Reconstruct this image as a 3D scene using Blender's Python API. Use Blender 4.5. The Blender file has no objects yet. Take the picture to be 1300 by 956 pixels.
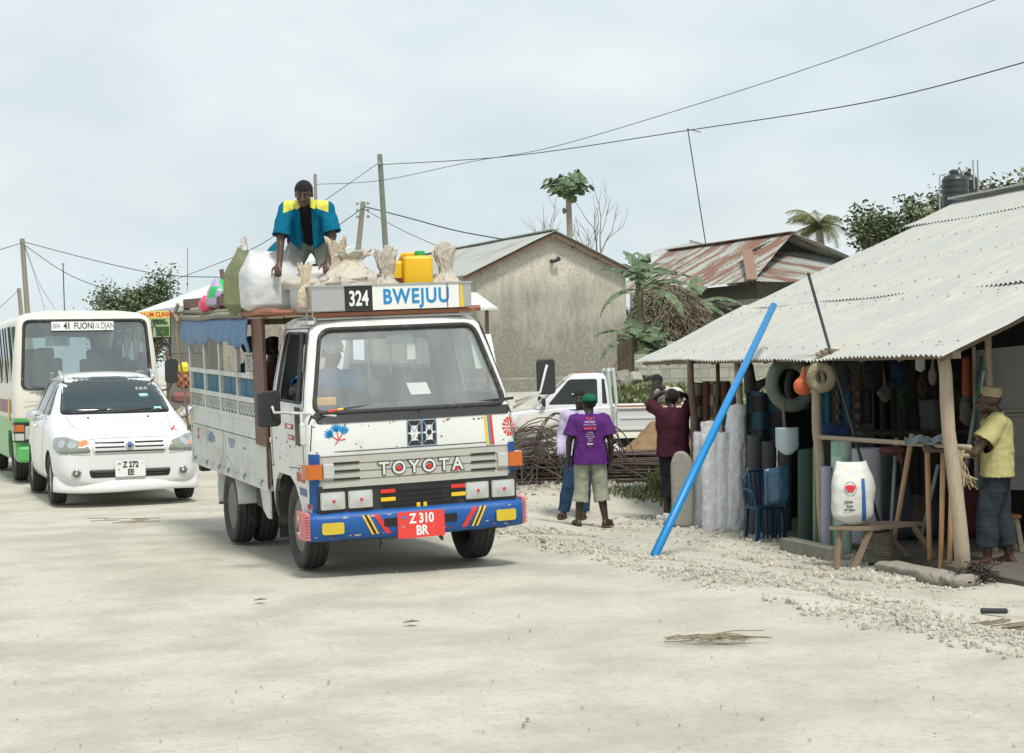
import bpy, bmesh, math, random
from mathutils import Vector, Matrix, Euler, noise
from mathutils.bvhtree import BVHTree
R = math.radians
random.seed(7)
sc = bpy.context.scene
C = sc.collection

# ------------------------------------------------------------------ camera measurements
F_PX, CAM_H, ROLL, PITCH = 2200.0, 1.6, R(1.2), math.atan(-13 / 2200.0)
def ray(x, y):
    u = (x - 650) / F_PX; v = (478 - y) / F_PX
    c, s = math.cos(ROLL), math.sin(ROLL)
    u, v = u * c + v * s, -u * s + v * c
    cp, sp = math.cos(PITCH), math.sin(PITCH)
    return (u, cp - v * sp, sp + v * cp)
def G(x, y, z=0.0):
    d = ray(x, y); t = (z - CAM_H) / d[2]
    return Vector((d[0] * t, d[1] * t, z))
def W(x, y, Y):
    d = ray(x, y); t = Y / d[1]
    return Vector((d[0] * t, Y, CAM_H + d[2] * t))

def sstep(a, b, x):
    t = min(1, max(0, (x - a) / (b - a))); return t * t * (3 - 2 * t)
def lerp(a, b, t): return a + (b - a) * t

# ------------------------------------------------------------------ materials
def nd(nt, typ, **kw):
    n = nt.nodes.new(typ)
    for k, v in kw.items(): setattr(n, k, v)
    return n
_mats = {}
def mat(name, col, rough=0.6, metal=0.0, dirt=None, bump=None, var=0.0, vscale=6.0, coat=0.0, trans=0.0, alpha=1.0,
        spec=0.5, emit=None, stretch=None, wave=None, checker=None, fade=None):
    """dirt=(colour, amount 0..1, scale); bump=(scale, strength); wave=(scale, strength, axis)"""
    if name in _mats: return _mats[name]
    m = bpy.data.materials.new(name); m.use_nodes = True
    nt = m.node_tree; b = nt.nodes['Principled BSDF']; L = nt.links.new
    b.inputs['Roughness'].default_value = rough; b.inputs['Metallic'].default_value = metal
    b.inputs['Coat Weight'].default_value = coat; b.inputs['Coat Roughness'].default_value = 0.15
    b.inputs['Transmission Weight'].default_value = trans; b.inputs['Alpha'].default_value = alpha
    b.inputs['Specular IOR Level'].default_value = spec
    tc = nd(nt, 'ShaderNodeTexCoord'); src = tc.outputs['Object']
    if stretch:
        mp = nd(nt, 'ShaderNodeMapping'); mp.inputs['Scale'].default_value = stretch; L(src, mp.inputs['Vector']); src2 = mp.outputs[0]
    else: src2 = src
    c4 = (*col, 1)
    b.inputs['Base Color'].default_value = c4
    cur = None
    def mix(fac_socket, a, bb):
        mx = nd(nt, 'ShaderNodeMix', data_type='RGBA')
        if a is None: mx.inputs['A'].default_value = c4
        else: L(a, mx.inputs['A'])
        mx.inputs['B'].default_value = (*bb, 1)
        if isinstance(fac_socket, float): mx.inputs['Factor'].default_value = fac_socket
        else: L(fac_socket, mx.inputs['Factor'])
        return mx.outputs['Result']
    if checker:      # (colour, scale)
        ch = nd(nt, 'ShaderNodeTexChecker'); ch.inputs['Scale'].default_value = checker[1]; L(src2, ch.inputs['Vector'])
        cur = mix(ch.outputs['Fac'], cur, checker[0])
    if var:
        n = nd(nt, 'ShaderNodeTexNoise'); n.inputs['Scale'].default_value = vscale; n.inputs['Detail'].default_value = 6; L(src2, n.inputs['Vector'])
        rp = nd(nt, 'ShaderNodeMapRange'); rp.inputs['From Min'].default_value = .3; rp.inputs['From Max'].default_value = .7
        L(n.outputs['Fac'], rp.inputs['Value'])
        cur = mix(rp.outputs[0], cur, tuple(max(0, c * (1 - var)) for c in col))
    if dirt:
        ds = dirt if isinstance(dirt[0], tuple) and len(dirt) and isinstance(dirt[-1], tuple) else (dirt,)
        for k, (dc, amt, scl) in enumerate(ds):
            n = nd(nt, 'ShaderNodeTexNoise'); n.inputs['Scale'].default_value = scl; n.inputs['Detail'].default_value = 9
            n.inputs['Roughness'].default_value = .68
            L(src2, n.inputs['Vector'])
            rp = nd(nt, 'ShaderNodeMapRange')
            lo = .78 - .55 * amt
            rp.inputs['From Min'].default_value = lo; rp.inputs['From Max'].default_value = lo + .2
            L(n.outputs['Fac'], rp.inputs['Value'])
            cur = mix(rp.outputs[0], cur, dc)
    if cur is not None: L(cur, b.inputs['Base Color'])
    last = None
    if wave:
        w = nd(nt, 'ShaderNodeTexWave', bands_direction=wave[2]); w.inputs['Scale'].default_value = wave[0]
        L(src, w.inputs['Vector'])
        bp = nd(nt, 'ShaderNodeBump'); bp.inputs['Strength'].default_value = wave[1]; bp.inputs['Distance'].default_value = .02
        L(w.outputs['Fac'], bp.inputs['Height']); last = bp.outputs[0]
    if bump:
        n = nd(nt, 'ShaderNodeTexNoise'); n.inputs['Scale'].default_value = bump[0]; n.inputs['Detail'].default_value = 5; L(src2, n.inputs['Vector'])
        bp = nd(nt, 'ShaderNodeBump'); bp.inputs['Strength'].default_value = bump[1]; bp.inputs['Distance'].default_value = .02
        L(n.outputs['Fac'], bp.inputs['Height'])
        if last is not None: L(last, bp.inputs['Normal'])
        last = bp.outputs[0]
    if last is not None: L(last, b.inputs['Normal'])
    if emit:
        b.inputs['Emission Color'].default_value = (*emit[0], 1); b.inputs['Emission Strength'].default_value = emit[1]
    _mats[name] = m
    return m
def nodes_of(m): return m.node_tree, m.node_tree.nodes['Principled BSDF'], m.node_tree.links.new

# ------------------------------------------------------------------ mesh builder
class MB:
    def __init__(s): s.bm = bmesh.new(); s.mi = 0
    def _setmi(s, faces):
        for f in faces: f.material_index = s.mi
    def box(s, c, size, rot=None, bevel=0.0, seg=2):
        g = bmesh.ops.create_cube(s.bm, size=1.0); vs = g['verts']
        M = Matrix.Translation(Vector(c))
        if rot is not None: M = M @ (rot.to_4x4() if isinstance(rot, Matrix) else Euler(rot).to_matrix().to_4x4())
        S = Matrix.Diagonal((*size, 1)); bmesh.ops.transform(s.bm, matrix=M @ S, verts=vs)
        fs = list({f for v in vs for f in v.link_faces}); s._setmi(fs)
        if bevel:
            es = list({e for v in vs for e in v.link_edges})
            r = bmesh.ops.bevel(s.bm, geom=es, offset=bevel, segments=seg, affect='EDGES', profile=.5)
            s._setmi(r['faces'])
        return s
    def bar(s, a, b, w, h, up=(0, 0, 1)):
        a, b = Vector(a), Vector(b); d = b - a; L = d.length
        if L < 1e-6: return s
        x = d.normalized(); u = Vector(up)
        if abs(x.dot(u)) > .99: u = Vector((1, 0, 0)) if abs(x.x) < .9 else Vector((0, 1, 0))
        y = u.cross(x).normalized(); z = x.cross(y)
        M = Matrix((x, y, z)).transposed()
        return s.box((a + b) / 2, (L, w, h), M)
    def tube(s, pts, r, n=8, caps=True, closed=False):
        pts = [Vector(p) for p in pts]; m = len(pts)
        rs = r if isinstance(r, (list, tuple)) else [r] * m
        rings = []; prev = None
        for i, p in enumerate(pts):
            if closed: d = pts[(i + 1) % m] - pts[i - 1]
            else: d = pts[min(i + 1, m - 1)] - pts[max(i - 1, 0)]
            d = d.normalized() if d.length > 1e-9 else Vector((0, 0, 1))
            if prev is None:
                u = Vector((0, 0, 1)) if abs(d.z) < .9 else Vector((1, 0, 0))
                a = d.cross(u).normalized()
            else:
                a = prev - d * prev.dot(d)
                a = a.normalized() if a.length > 1e-6 else d.cross(Vector((0, 0, 1))).normalized()
            prev = a; b = d.cross(a)
            rings.append([s.bm.verts.new(p + (a * math.cos(2 * math.pi * k / n) + b * math.sin(2 * math.pi * k / n)) * rs[i]) for k in range(n)])
        fs = []
        rng = range(m if closed else m - 1)
        for i in rng:
            A, B = rings[i], rings[(i + 1) % m]
            for k in range(n):
                fs.append(s.bm.faces.new((A[k], A[(k + 1) % n], B[(k + 1) % n], B[k])))
        if caps and not closed:
            fs.append(s.bm.faces.new(rings[0][::-1])); fs.append(s.bm.faces.new(rings[-1]))
        s._setmi(fs); return s
    def lathe(s, prof, o=(0, 0, 0), axis='z', n=24, M=None):
        """prof = [(radius, height)...] turned round an axis through o"""
        o = Vector(o); rings = []
        for r, h in prof:
            ring = []
            for k in range(n):
                a = 2 * math.pi * k / n; c, q = r * math.cos(a), r * math.sin(a)
                p = Vector((c, q, h)) if axis == 'z' else (Vector((c, h, q)) if axis == 'y' else Vector((h, c, q)))
                if M is not None: p = M @ p
                ring.append(s.bm.verts.new(o + p))
            rings.append(ring)
        fs = []
        for A, B in zip(rings, rings[1:]):
            for k in range(n): fs.append(s.bm.faces.new((A[k], A[(k + 1) % n], B[(k + 1) % n], B[k])))
        if prof[0][0] > 1e-5: fs.append(s.bm.faces.new(rings[0][::-1]))
        if prof[-1][0] > 1e-5: fs.append(s.bm.faces.new(rings[-1]))
        s._setmi(fs); return s
    def face(s, pts):
        f = s.bm.faces.new([s.bm.verts.new(Vector(p)) for p in pts]); f.material_index = s.mi; return s
    def slab(s, pts, d):
        """polygon pts (3d) thickened by vector d"""
        d = Vector(d); a = [s.bm.verts.new(Vector(p)) for p in pts]; b = [s.bm.verts.new(Vector(p) + d) for p in pts]
        n = len(a); fs = [s.bm.faces.new(a[::-1]), s.bm.faces.new(b)]
        for k in range(n): fs.append(s.bm.faces.new((a[k], a[(k + 1) % n], b[(k + 1) % n], b[k])))
        s._setmi(fs); return s
    def grid(s, f, nu, nv, closed_u=False):
        V = [[s.bm.verts.new(Vector(f(i / nu, j / nv))) for j in range(nv + 1)] for i in range(nu if closed_u else nu + 1)]
        fs = []
        for i in range(nu):
            for j in range(nv):
                A, B = V[i], V[(i + 1) % len(V)]
                fs.append(s.bm.faces.new((A[j], B[j], B[j + 1], A[j + 1])))
        s._setmi(fs); return s
    def ball(s, c, r, sub=2, jit=0.0, seed=0):
        g = bmesh.ops.create_icosphere(s.bm, subdivisions=sub, radius=1.0)
        rr = Vector(r) if isinstance(r, (tuple, list, Vector)) else Vector((r, r, r)); c = Vector(c)
        for v in g['verts']:
            p = v.co.copy()
            if jit: p *= 1 + jit * noise.noise(p * 1.7 + Vector((seed * 3.1, seed, c.x * 7)))
            v.co = c + Vector((p.x * rr.x, p.y * rr.y, p.z * rr.z))
        s._setmi({f for v in g['verts'] for f in v.link_faces}); return s
    def build(s, name, m, parent=None, smooth=False, norm=True, mtx=None, angle=None):
        if norm: bmesh.ops.recalc_face_normals(s.bm, faces=s.bm.faces)
        me = bpy.data.meshes.new(name); s.bm.to_mesh(me); s.bm.free()
        for k in (m if isinstance(m, (list, tuple)) else [m]): me.materials.append(k)
        return link(name, me, parent, smooth, mtx, angle)
def link(name, me, parent=None, smooth=False, mtx=None, angle=None):
    o = bpy.data.objects.new(name, me); C.objects.link(o)
    if smooth or angle:
        for p in me.polygons: p.use_smooth = True
        if angle:
            try: me.set_sharp_from_angle(angle=R(angle))
            except Exception: pass
    if parent is not None: o.parent = parent
    if mtx is not None: o.matrix_local = mtx
    return o
def tag(o, label=None, cat=None, group=None, kind=None):
    if label: o['label'] = label
    if cat: o['category'] = cat
    if group: o['group'] = group
    if kind: o['kind'] = kind
    return o
def thing(name, label, cat, loc=(0, 0, 0), rz=0, group=None, rot=None):
    o = bpy.data.objects.new(name, None); C.objects.link(o); o.location = loc
    o.rotation_euler = rot if rot else (0, 0, rz); o.empty_display_size = .1
    return tag(o, label, cat, group)
def copy_tree(o, parent=None, label=None, loc=None, rz=None):
    c = o.copy(); C.objects.link(c)
    if parent is not None: c.parent = parent; 
    for ch in list(o.children): copy_tree(ch, c)
    if label: c['label'] = label
    if loc is not None: c.location = loc
    if rz is not None: c.rotation_euler[2] = rz
    return c
def bake(o):
    """apply an object's modifiers"""
    dg = bpy.context.evaluated_depsgraph_get(); dg.update()
    me = bpy.data.meshes.new_from_object(o.evaluated_get(dg), depsgraph=dg)
    old = o.data; o.modifiers.clear(); o.data = me; me.name = o.name
    bpy.data.meshes.remove(old); return o
def subsurf(o, lv=2):
    md = o.modifiers.new('s', 'SUBSURF'); md.levels = lv; md.render_levels = lv; return bake(o)
def cut(o, cutters, op='DIFFERENCE'):
    par, mb = o.parent, o.matrix_basis.copy(); o.parent = None; o.matrix_basis = Matrix.Identity(4)
    for c in cutters:
        md = o.modifiers.new('b', 'BOOLEAN'); md.operation = op; md.object = c; md.solver = 'EXACT'
    bake(o)
    for c in cutters:
        me = c.data; bpy.data.objects.remove(c); bpy.data.meshes.remove(me)
    o.parent = par; o.matrix_basis = mb
    return o
def rrect(x0, y0, x1, y1, r, n=4):
    pts = []
    for cx, cy, a0 in ((x1 - r, y1 - r, 0), (x0 + r, y1 - r, 90), (x0 + r, y0 + r, 180), (x1 - r, y0 + r, 270)):
        for k in range(n + 1):
            a = R(a0 + 90 * k / n); pts.append((cx + r * math.cos(a), cy + r * math.sin(a)))
    return pts
def rpoly(pts, r, n=4):
    """round the corners of a 2d polygon"""
    out = []; m = len(pts); P = [Vector(p) for p in pts]
    for i in range(m):
        a, b, c = P[i - 1], P[i], P[(i + 1) % m]
        d1, d2 = (a - b), (c - b); q = min(r, d1.length * .45, d2.length * .45)
        p1, p2 = b + d1.normalized() * q, b + d2.normalized() * q
        for k in range(n + 1):
            t = k / n; out.append(tuple(p1 * (1 - t) ** 2 + b * 2 * t * (1 - t) + p2 * t * t))
    return out
def text_mesh(name, txt, size, m, parent, mtx, depth=.002, bold=0.0, sx=1.0, align='CENTER', font=None, spacing=1.0):
    cu = bpy.data.curves.new(name, 'FONT'); cu.body = txt; cu.size = size; cu.extrude = depth; cu.offset = bold
    cu.align_x = align; cu.align_y = 'CENTER'; cu.space_character = spacing; cu.space_line = .85
    t = bpy.data.objects.new(name, cu); C.objects.link(t)
    dg = bpy.context.evaluated_depsgraph_get(); dg.update()
    me = bpy.data.meshes.new_from_object(t.evaluated_get(dg), depsgraph=dg)
    bpy.data.objects.remove(t); bpy.data.curves.remove(cu)
    me.materials.clear(); me.materials.append(m)
    if sx != 1.0: me.transform(Matrix.Diagonal((sx, 1, 1, 1)))
    return link(name, me, parent, mtx=mtx)
def frame(o, x, y):
    """matrix with columns x, y, x cross y at o"""
    x, y = Vector(x).normalized(), Vector(y); z = x.cross(y).normalized(); y = z.cross(x)
    return Matrix.Translation(Vector(o)) @ Matrix((x, y, z)).transposed().to_4x4()
def bvh_of(o):
    bm = bmesh.new(); bm.from_mesh(o.data); t = BVHTree.FromBMesh(bm); bm.free(); return t
def drape(bvh, poly, org, ax, ay, dirn, off=.004, thick=.004, step=.05):
    """polygon (2d, in axes ax, ay from org) dropped along dirn onto a surface -> bmesh MB, thin shell that follows it"""
    ax, ay, dirn = Vector(ax), Vector(ay), Vector(dirn).normalized(); org = Vector(org)
    bm = bmesh.new()
    f = bm.faces.new([bm.verts.new(Vector((p[0], p[1], 0))) for p in poly])
    xs = [p[0] for p in poly]; ys = [p[1] for p in poly]
    for axis, lo, hi in ((0, min(xs), max(xs)), (1, min(ys), max(ys))):
        k = lo + step
        while k < hi - 1e-4:
            co = Vector((0, 0, 0)); co[axis] = k; no = Vector((0, 0, 0)); no[axis] = 1
            bmesh.ops.bisect_plane(bm, geom=bm.verts[:] + bm.edges[:] + bm.faces[:], plane_co=co, plane_no=no)
            k += step
    bmesh.ops.triangulate(bm, faces=bm.faces)
    top = []
    lastd = 0
    for v in bm.verts:
        p = org + ax * v.co.x + ay * v.co.y
        h = bvh.ray_cast(p, dirn)
        if h[0] is None: q = p + dirn * lastd
        else: q = h[0]; lastd = h[3]
        v.co = q - dirn * off
    r = bmesh.ops.extrude_face_region(bm, geom=bm.faces[:])
    for v in [g for g in r['geom'] if isinstance(g, bmesh.types.BMVert)]: v.co -= dirn * thick
    b = MB(); b.bm.free(); b.bm = bm; return b

# ------------------------------------------------------------------ smooth solid bodies out of tapered limbs
def blob(name, parts, m, parent=None, voxel=.012, smooth=4, mtx=None, cuts=(), matfn=None, fac=.6):
    """parts: ('c',a,b,ra,rb) limb, ('e',centre,(rx,ry,rz)[,euler]) ellipsoid, ('b',...) box.  One continuous remeshed surface."""
    b = MB()
    for p in parts:
        if p[0] == 'c':
            a, q, ra, rb = Vector(p[1]), Vector(p[2]), p[3], p[4]; d = q - a; L = max(d.length, 1e-4); n = 16
            prof = []
            for k in range(6): t = math.pi / 2 * (1 - k / 6); prof.append((ra * math.cos(t) + 1e-4 * (k == 0), -ra * math.sin(t)))
            prof.append((ra, 0)); prof.append((rb, L))
            for k in range(1, 7): t = math.pi / 2 * k / 6; prof.append((rb * math.cos(t) + 1e-4 * (k == 6), L + rb * math.sin(t)))
            Mx = d.to_track_quat('Z', 'Y').to_matrix()
            if len(p) > 5: Mx = Mx @ Matrix.Diagonal(Vector(p[5]))
            b.lathe(prof, a, 'z', n, Mx)
        elif p[0] == 'e':
            g = bmesh.ops.create_icosphere(b.bm, subdivisions=3, radius=1.0)
            rot = Euler(p[3]).to_matrix() if len(p) > 3 else Matrix.Identity(3)
            for v in g['verts']:
                v.co = Vector(p[1]) + rot @ Vector((v.co.x * p[2][0], v.co.y * p[2][1], v.co.z * p[2][2]))
        elif p[0] == 'b':
            b.box(p[1], p[2], p[3] if len(p) > 3 else None)
    o = b.build(name, m, parent, mtx=None)
    md = o.modifiers.new('r', 'REMESH'); md.mode = 'VOXEL'; md.voxel_size = voxel; md.adaptivity = 0
    if smooth:
        s = o.modifiers.new('s', 'SMOOTH'); s.factor = fac; s.iterations = smooth
    bake(o)
    if cuts:
        bm = bmesh.new(); bm.from_mesh(o.data)
        for co, no in cuts:      # keeps the side the normal points away from
            bmesh.ops.bisect_plane(bm, geom=bm.verts[:] + bm.edges[:] + bm.faces[:], plane_co=Vector(co), plane_no=Vector(no), clear_outer=True)
        bm.to_mesh(o.data); bm.free()
    if matfn:
        for pl in o.data.polygons: pl.material_index = matfn(pl.center)
    for pl in o.data.polygons: pl.use_smooth = True
    if mtx is not None: o.matrix_local = mtx
    return o
# ------------------------------------------------------------------ shared materials
DUST = (.46, .42, .34)
white_paint = mat('white_paint', (.68, .69, .67), .42, dirt=(((.52, .50, .43), .42, 3), ((.48, .45, .38), .30, 14), ((.26, .18, .12), .10, 26)), coat=.08, bump=(3, .12))
old_white = mat('old_white_paint', (.60, .62, .60), .6, dirt=(((.42, .40, .34), .55, 3), ((.40, .40, .38), .35, 16), ((.20, .14, .09), .24, 11)), bump=(30, .1))
car_white = mat('car_white_paint', (.70, .71, .71), .22, coat=.5, dirt=(((.60, .57, .50), .25, 3),))
bus_cream = mat('bus_cream_paint', (.66, .63, .54), .35, coat=.2, dirt=(((.50, .45, .36), .3, 3), ((.30, .24, .18), .05, 20)))
bus_green = mat('bus_green_paint', (.10, .42, .12), .35, coat=.2, dirt=(((.35, .36, .25), .3, 4),))
blue_paint = mat('blue_paint', (.006, .085, .31), .5, dirt=(((.04, .15, .34), .28, 9), ((.35, .30, .24), .17, 19)), bump=(14, .2))
silver = mat('silver_plastic', (.46, .45, .40), .38, metal=.25, dirt=(((.36, .33, .27), .35, 7),))
black_plastic = mat('black_plastic', (.025, .026, .028), .5, dirt=(((.12, .11, .09), .3, 8),))
black_gloss = mat('black_gloss', (.012, .012, .013), .2)
rubber = mat('rubber', (.035, .034, .033), .8, dirt=(((.22, .20, .16), .42, 6),), bump=(60, .15))
tyre_m = mat('tyre_rubber', (.045, .044, .042), .85, dirt=(((.27, .25, .20), .4, 9),), bump=(40, .3))
rim_m = mat('rim_grey', (.16, .15, .14), .6, metal=.3, dirt=(((.25, .21, .16), .45, 12),))
alloy_m = mat('alloy_rim', (.5, .5, .5), .35, metal=.7, dirt=(((.3, .27, .22), .35, 12),))
chrome = mat('chrome', (.75, .76, .77), .12, metal=1)
steel_plate = mat('steel_plate', (.50, .51, .51), .34, metal=.8, dirt=(((.28, .26, .22), .35, 9),))
under_m = mat('underbody', (.05, .045, .04), .85, dirt=(((.20, .17, .13), .45, 7),))
rust_m = mat('rust', (.13, .065, .035), .85, dirt=(((.22, .15, .09), .4, 15),), bump=(40, .3))
amber = mat('amber_lens', (.52, .12, .01), .2, coat=.5, dirt=(((.3, .1, .03), .3, 14),))
clear_lens = mat('clear_lens', (.55, .57, .55), .12, metal=.35, coat=.6, dirt=(((.40, .40, .36), .4, 25),))
yellow_lens = mat('yellow_lens', (.60, .45, .03), .2, coat=.4, dirt=(((.40, .30, .05), .35, 14),))
red_paint = mat('red_paint', (.65, .03, .02), .4, dirt=(((.5, .12, .08), .25, 12),))
yellow_paint = mat('yellow_paint', (.75, .50, .02), .4, dirt=(((.5, .38, .12), .25, 12),))
pink_paint = mat('pink_paint', (.62, .20, .20), .5, dirt=(((.55, .38, .34), .35, 12),))
plate_red = mat('plate_red', (.72, .05, .04), .4, dirt=(((.68, .28, .22), .3, 14),))
plate_white = mat('plate_white', (.74, .76, .74), .4)
print_white = mat('print_white', (.78, .78, .76), .5)
print_black = mat('print_black', (.02, .02, .02), .5)
print_red = mat('print_red', (.62, .03, .03), .5)
print_blue = mat('print_blue', (.01, .22, .50), .45, dirt=(((.10, .32, .50), .3, 20),))
print_grey = mat('print_grey', (.30, .32, .33), .5)
print_green = mat('print_green', (.03, .30, .12), .5)
wood_old = mat('old_wood', (.26, .20, .14), .8, dirt=(((.14, .10, .07), .4, 5),), bump=(30, .4), stretch=(1, 8, 8))
wood_brown = mat('brown_board', (.125, .052, .03), .55, dirt=(((.10, .045, .03), .5, 4), ((.26, .19, .13), .1, 14)), bump=(20, .15))
wood_red = mat('red_wood', (.30, .11, .06), .6, dirt=(((.18, .08, .05), .4, 6),), bump=(20, .2))
wood_post = mat('pole_wood', (.40, .33, .24), .8, dirt=(((.24, .18, .12), .45, 5),), bump=(25, .5), stretch=(6, 6, 1))
wood_dark = mat('dark_pole_wood', (.17, .12, .085), .85, dirt=(((.10, .07, .05), .4, 5),), bump=(25, .5), stretch=(6, 6, 1))
handle_wood = mat('handle_wood', (.50, .30, .16), .6, dirt=(((.36, .20, .11), .4, 6),), stretch=(8, 8, 1))
grey_wood = mat('grey_pole_wood', (.25, .24, .19), .9, dirt=(((.16, .15, .11), .4, 3),), stretch=(6, 6, .6))
blue_tarp = mat('blue_tarp', (.09, .20, .36), .6, dirt=(((.20, .27, .36), .45, 5), ((.28, .25, .2), .12, 16)), bump=(14, .5))
curtain_m = mat('blue_curtain', (.12, .24, .33), .9, dirt=(((.20, .32, .40), .5, 8),), wave=(14, .6, 'X'))
interior_m = mat('dark_interior', (.035, .035, .038), .85)
seat_m = mat('seat_vinyl', (.07, .08, .09), .6, dirt=(((.12, .12, .12), .4, 8),))
sack_white = mat('white_woven_sack', (.63, .64, .65), .65, var=.10, vscale=4, bump=(9, .5), wave=(90, .12, 'Z'))
sack_green = mat('green_woven_sack', (.20, .22, .11), .75, var=.3, vscale=5, bump=(12, .5))
kraft = mat('kraft_paper', (.52, .44, .32), .8, dirt=(((.62, .60, .54), .4, 6), ((.30, .22, .14), .22, 12)), bump=(14, .9))
paper_white = mat('printed_sack_paper', (.49, .45, .38), .75, dirt=(((.42, .34, .24), .35, 7), ((.50, .14, .12), .07, 9)), bump=(14, .9))
jerry_m = mat('yellow_jerrycan_plastic', (.72, .42, .005), .35, dirt=(((.62, .36, .04), .3, 6),))
green_cap = mat('green_cap_plastic', (.02, .35, .08), .4)
def glass(name, tint, alpha_like, rough=.02, dust_sheen=.0, dustcol=(.62, .62, .58)):
    """thin pane: part see-through, part mirror, dusty"""
    m = bpy.data.materials.new(name); m.use_nodes = True; nt = m.node_tree; L = nt.links.new
    nt.nodes.remove(nt.nodes['Principled BSDF']); out = nt.nodes['Material Output']
    tr = nd(nt, 'ShaderNodeBsdfTransparent'); tr.inputs[0].default_value = (*tint, 1)
    gl = nd(nt, 'ShaderNodeBsdfGlossy'); gl.inputs['Roughness'].default_value = rough; gl.inputs[0].default_value = (.9, .95, .95, 1)
    lw = nd(nt, 'ShaderNodeLayerWeight'); lw.inputs[0].default_value = .5
    fr = nd(nt, 'ShaderNodeMath', operation='POWER'); L(lw.outputs['Facing'], fr.inputs[0]); fr.inputs[1].default_value = 4.5
    mr = nd(nt, 'ShaderNodeMapRange'); mr.inputs['To Min'].default_value = alpha_like; mr.inputs['To Max'].default_value = 1.0
    L(fr.outputs[0], mr.inputs['Value'])
    mx = nd(nt, 'ShaderNodeMixShader'); L(mr.outputs[0], mx.inputs[0]); L(tr.outputs[0], mx.inputs[1]); L(gl.outputs[0], mx.inputs[2])
    df = nd(nt, 'ShaderNodeBsdfDiffuse'); df.inputs[0].default_value = (*dustcol, 1)
    tc = nd(nt, 'ShaderNodeTexCoord'); n = nd(nt, 'ShaderNodeTexNoise'); n.inputs['Scale'].default_value = 2.5; n.inputs['Detail'].default_value = 5
    mp = nd(nt, 'ShaderNodeMapping'); mp.inputs['Scale'].default_value = (1, 2.2, .8); L(tc.outputs['Object'], mp.inputs[0]); L(mp.outputs[0], n.inputs['Vector'])
    m2 = nd(nt, 'ShaderNodeMapRange'); m2.inputs['From Min'].default_value = .35; m2.inputs['From Max'].default_value = .75
    m2.inputs['To Min'].default_value = dust_sheen * .5; m2.inputs['To Max'].default_value = dust_sheen * 1.5; L(n.outputs['Fac'], m2.inputs['Value'])
    mx2 = nd(nt, 'ShaderNodeMixShader'); L(m2.outputs[0], mx2.inputs[0]); L(mx.outputs[0], mx2.inputs[1]); L(df.outputs[0], mx2.inputs[2])
    L(mx2.outputs[0], out.inputs['Surface']); return m
truck_glass = glass('truck_window_glass', (.93, .96, .95), .24, dust_sheen=.15)  # pale film is part dust, part painted reflection
bus_glass = glass('bus_window_glass', (.32, .44, .43), .21, dust_sheen=.06)
dark_glass = glass('tinted_window_glass', (.10, .14, .15), .06, dust_sheen=.02)
car_glass = mat('car_tinted_glass', (.02, .035, .04), .06, coat=.3)
mirror_m = mat('mirror_glass', (.8, .8, .8), .03, metal=1)
skin_a = mat('dark_brown_skin', (.095, .050, .032), .42, var=.25, vscale=9)
skin_b = mat('deep_brown_skin', (.045, .026, .018), .5, var=.25, vscale=9)
hair_m = mat('black_hair', (.008, .008, .008), .9, bump=(120, .8))
eye_m = mat('eye_white', (.16, .14, .12), .35)
lip_m = mat('lip_brown', (.10, .045, .035), .5)
# ------------------------------------------------------------------ camera, sky, sun
cam = bpy.data.cameras.new('camera'); co = bpy.data.objects.new('camera', cam); C.objects.link(co); sc.camera = co
cam.sensor_width = 36; cam.lens = 36 * F_PX / 1300; cam.clip_end = 3000; cam.clip_start = .1
co.location = (0, 0, CAM_H)
co.rotation_euler = (Matrix.Rotation(math.pi / 2 + PITCH, 3, 'X') @ Matrix.Rotation(-ROLL, 3, 'Z')).to_euler()
sc.view_settings.view_transform = 'Standard'; sc.view_settings.look = 'None'; sc.view_settings.exposure = 0.5; sc.view_settings.gamma = 1
SUN_EL, SUN_AZ = R(60), R(158)      # azimuth from +Y towards +X: high, behind the camera and to its right
wd = bpy.data.worlds.new('World'); sc.world = wd; wd.use_nodes = True
nt = wd.node_tree; nt.nodes.clear(); L = nt.links.new
out = nd(nt, 'ShaderNodeOutputWorld'); bg = nd(nt, 'ShaderNodeBackground'); L(bg.outputs[0], out.inputs[0])
sky = nd(nt, 'ShaderNodeTexSky', sky_type='NISHITA'); sky.sun_disc = False; sky.sun_elevation = SUN_EL; sky.sun_rotation = SUN_AZ
sky.air_density = 1.0; sky.dust_density = 3.0
bg.inputs[1].default_value = 0.1
tc = nd(nt, 'ShaderNodeTexCoord'); mp = nd(nt, 'ShaderNodeMapping'); mp.inputs['Scale'].default_value = (1, 1, 2.3); L(tc.outputs['Generated'], mp.inputs[0])
n1 = nd(nt, 'ShaderNodeTexNoise'); n1.inputs['Scale'].default_value = 3.4; n1.inputs['Detail'].default_value = 10; n1.inputs['Roughness'].default_value = .52; n1.inputs['Distortion'].default_value = .35
L(mp.outputs[0], n1.inputs['Vector'])
cr = nd(nt, 'ShaderNodeValToRGB'); L(n1.outputs['Fac'], cr.inputs[0])        # how much of the blue is left between the clouds
cr.color_ramp.elements[0].position = .30; cr.color_ramp.elements[0].color = (.72, .72, .72, 1)
cr.color_ramp.elements[1].position = .60; cr.color_ramp.elements[1].color = (1, 1, 1, 1)
n2 = nd(nt, 'ShaderNodeTexNoise'); n2.inputs['Scale'].default_value = 5.5; n2.inputs['Detail'].default_value = 8; n2.inputs['Roughness'].default_value = .5; L(mp.outputs[0], n2.inputs['Vector'])
c2 = nd(nt, 'ShaderNodeValToRGB'); L(n2.outputs['Fac'], c2.inputs[0])        # brighter and greyer cloud
c2.color_ramp.elements[0].position = .36; c2.color_ramp.elements[0].color = (5.05, 5.8, 6.1, 1)
c2.color_ramp.elements[1].position = .66; c2.color_ramp.elements[1].color = (6.3, 6.7, 6.75, 1)
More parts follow.
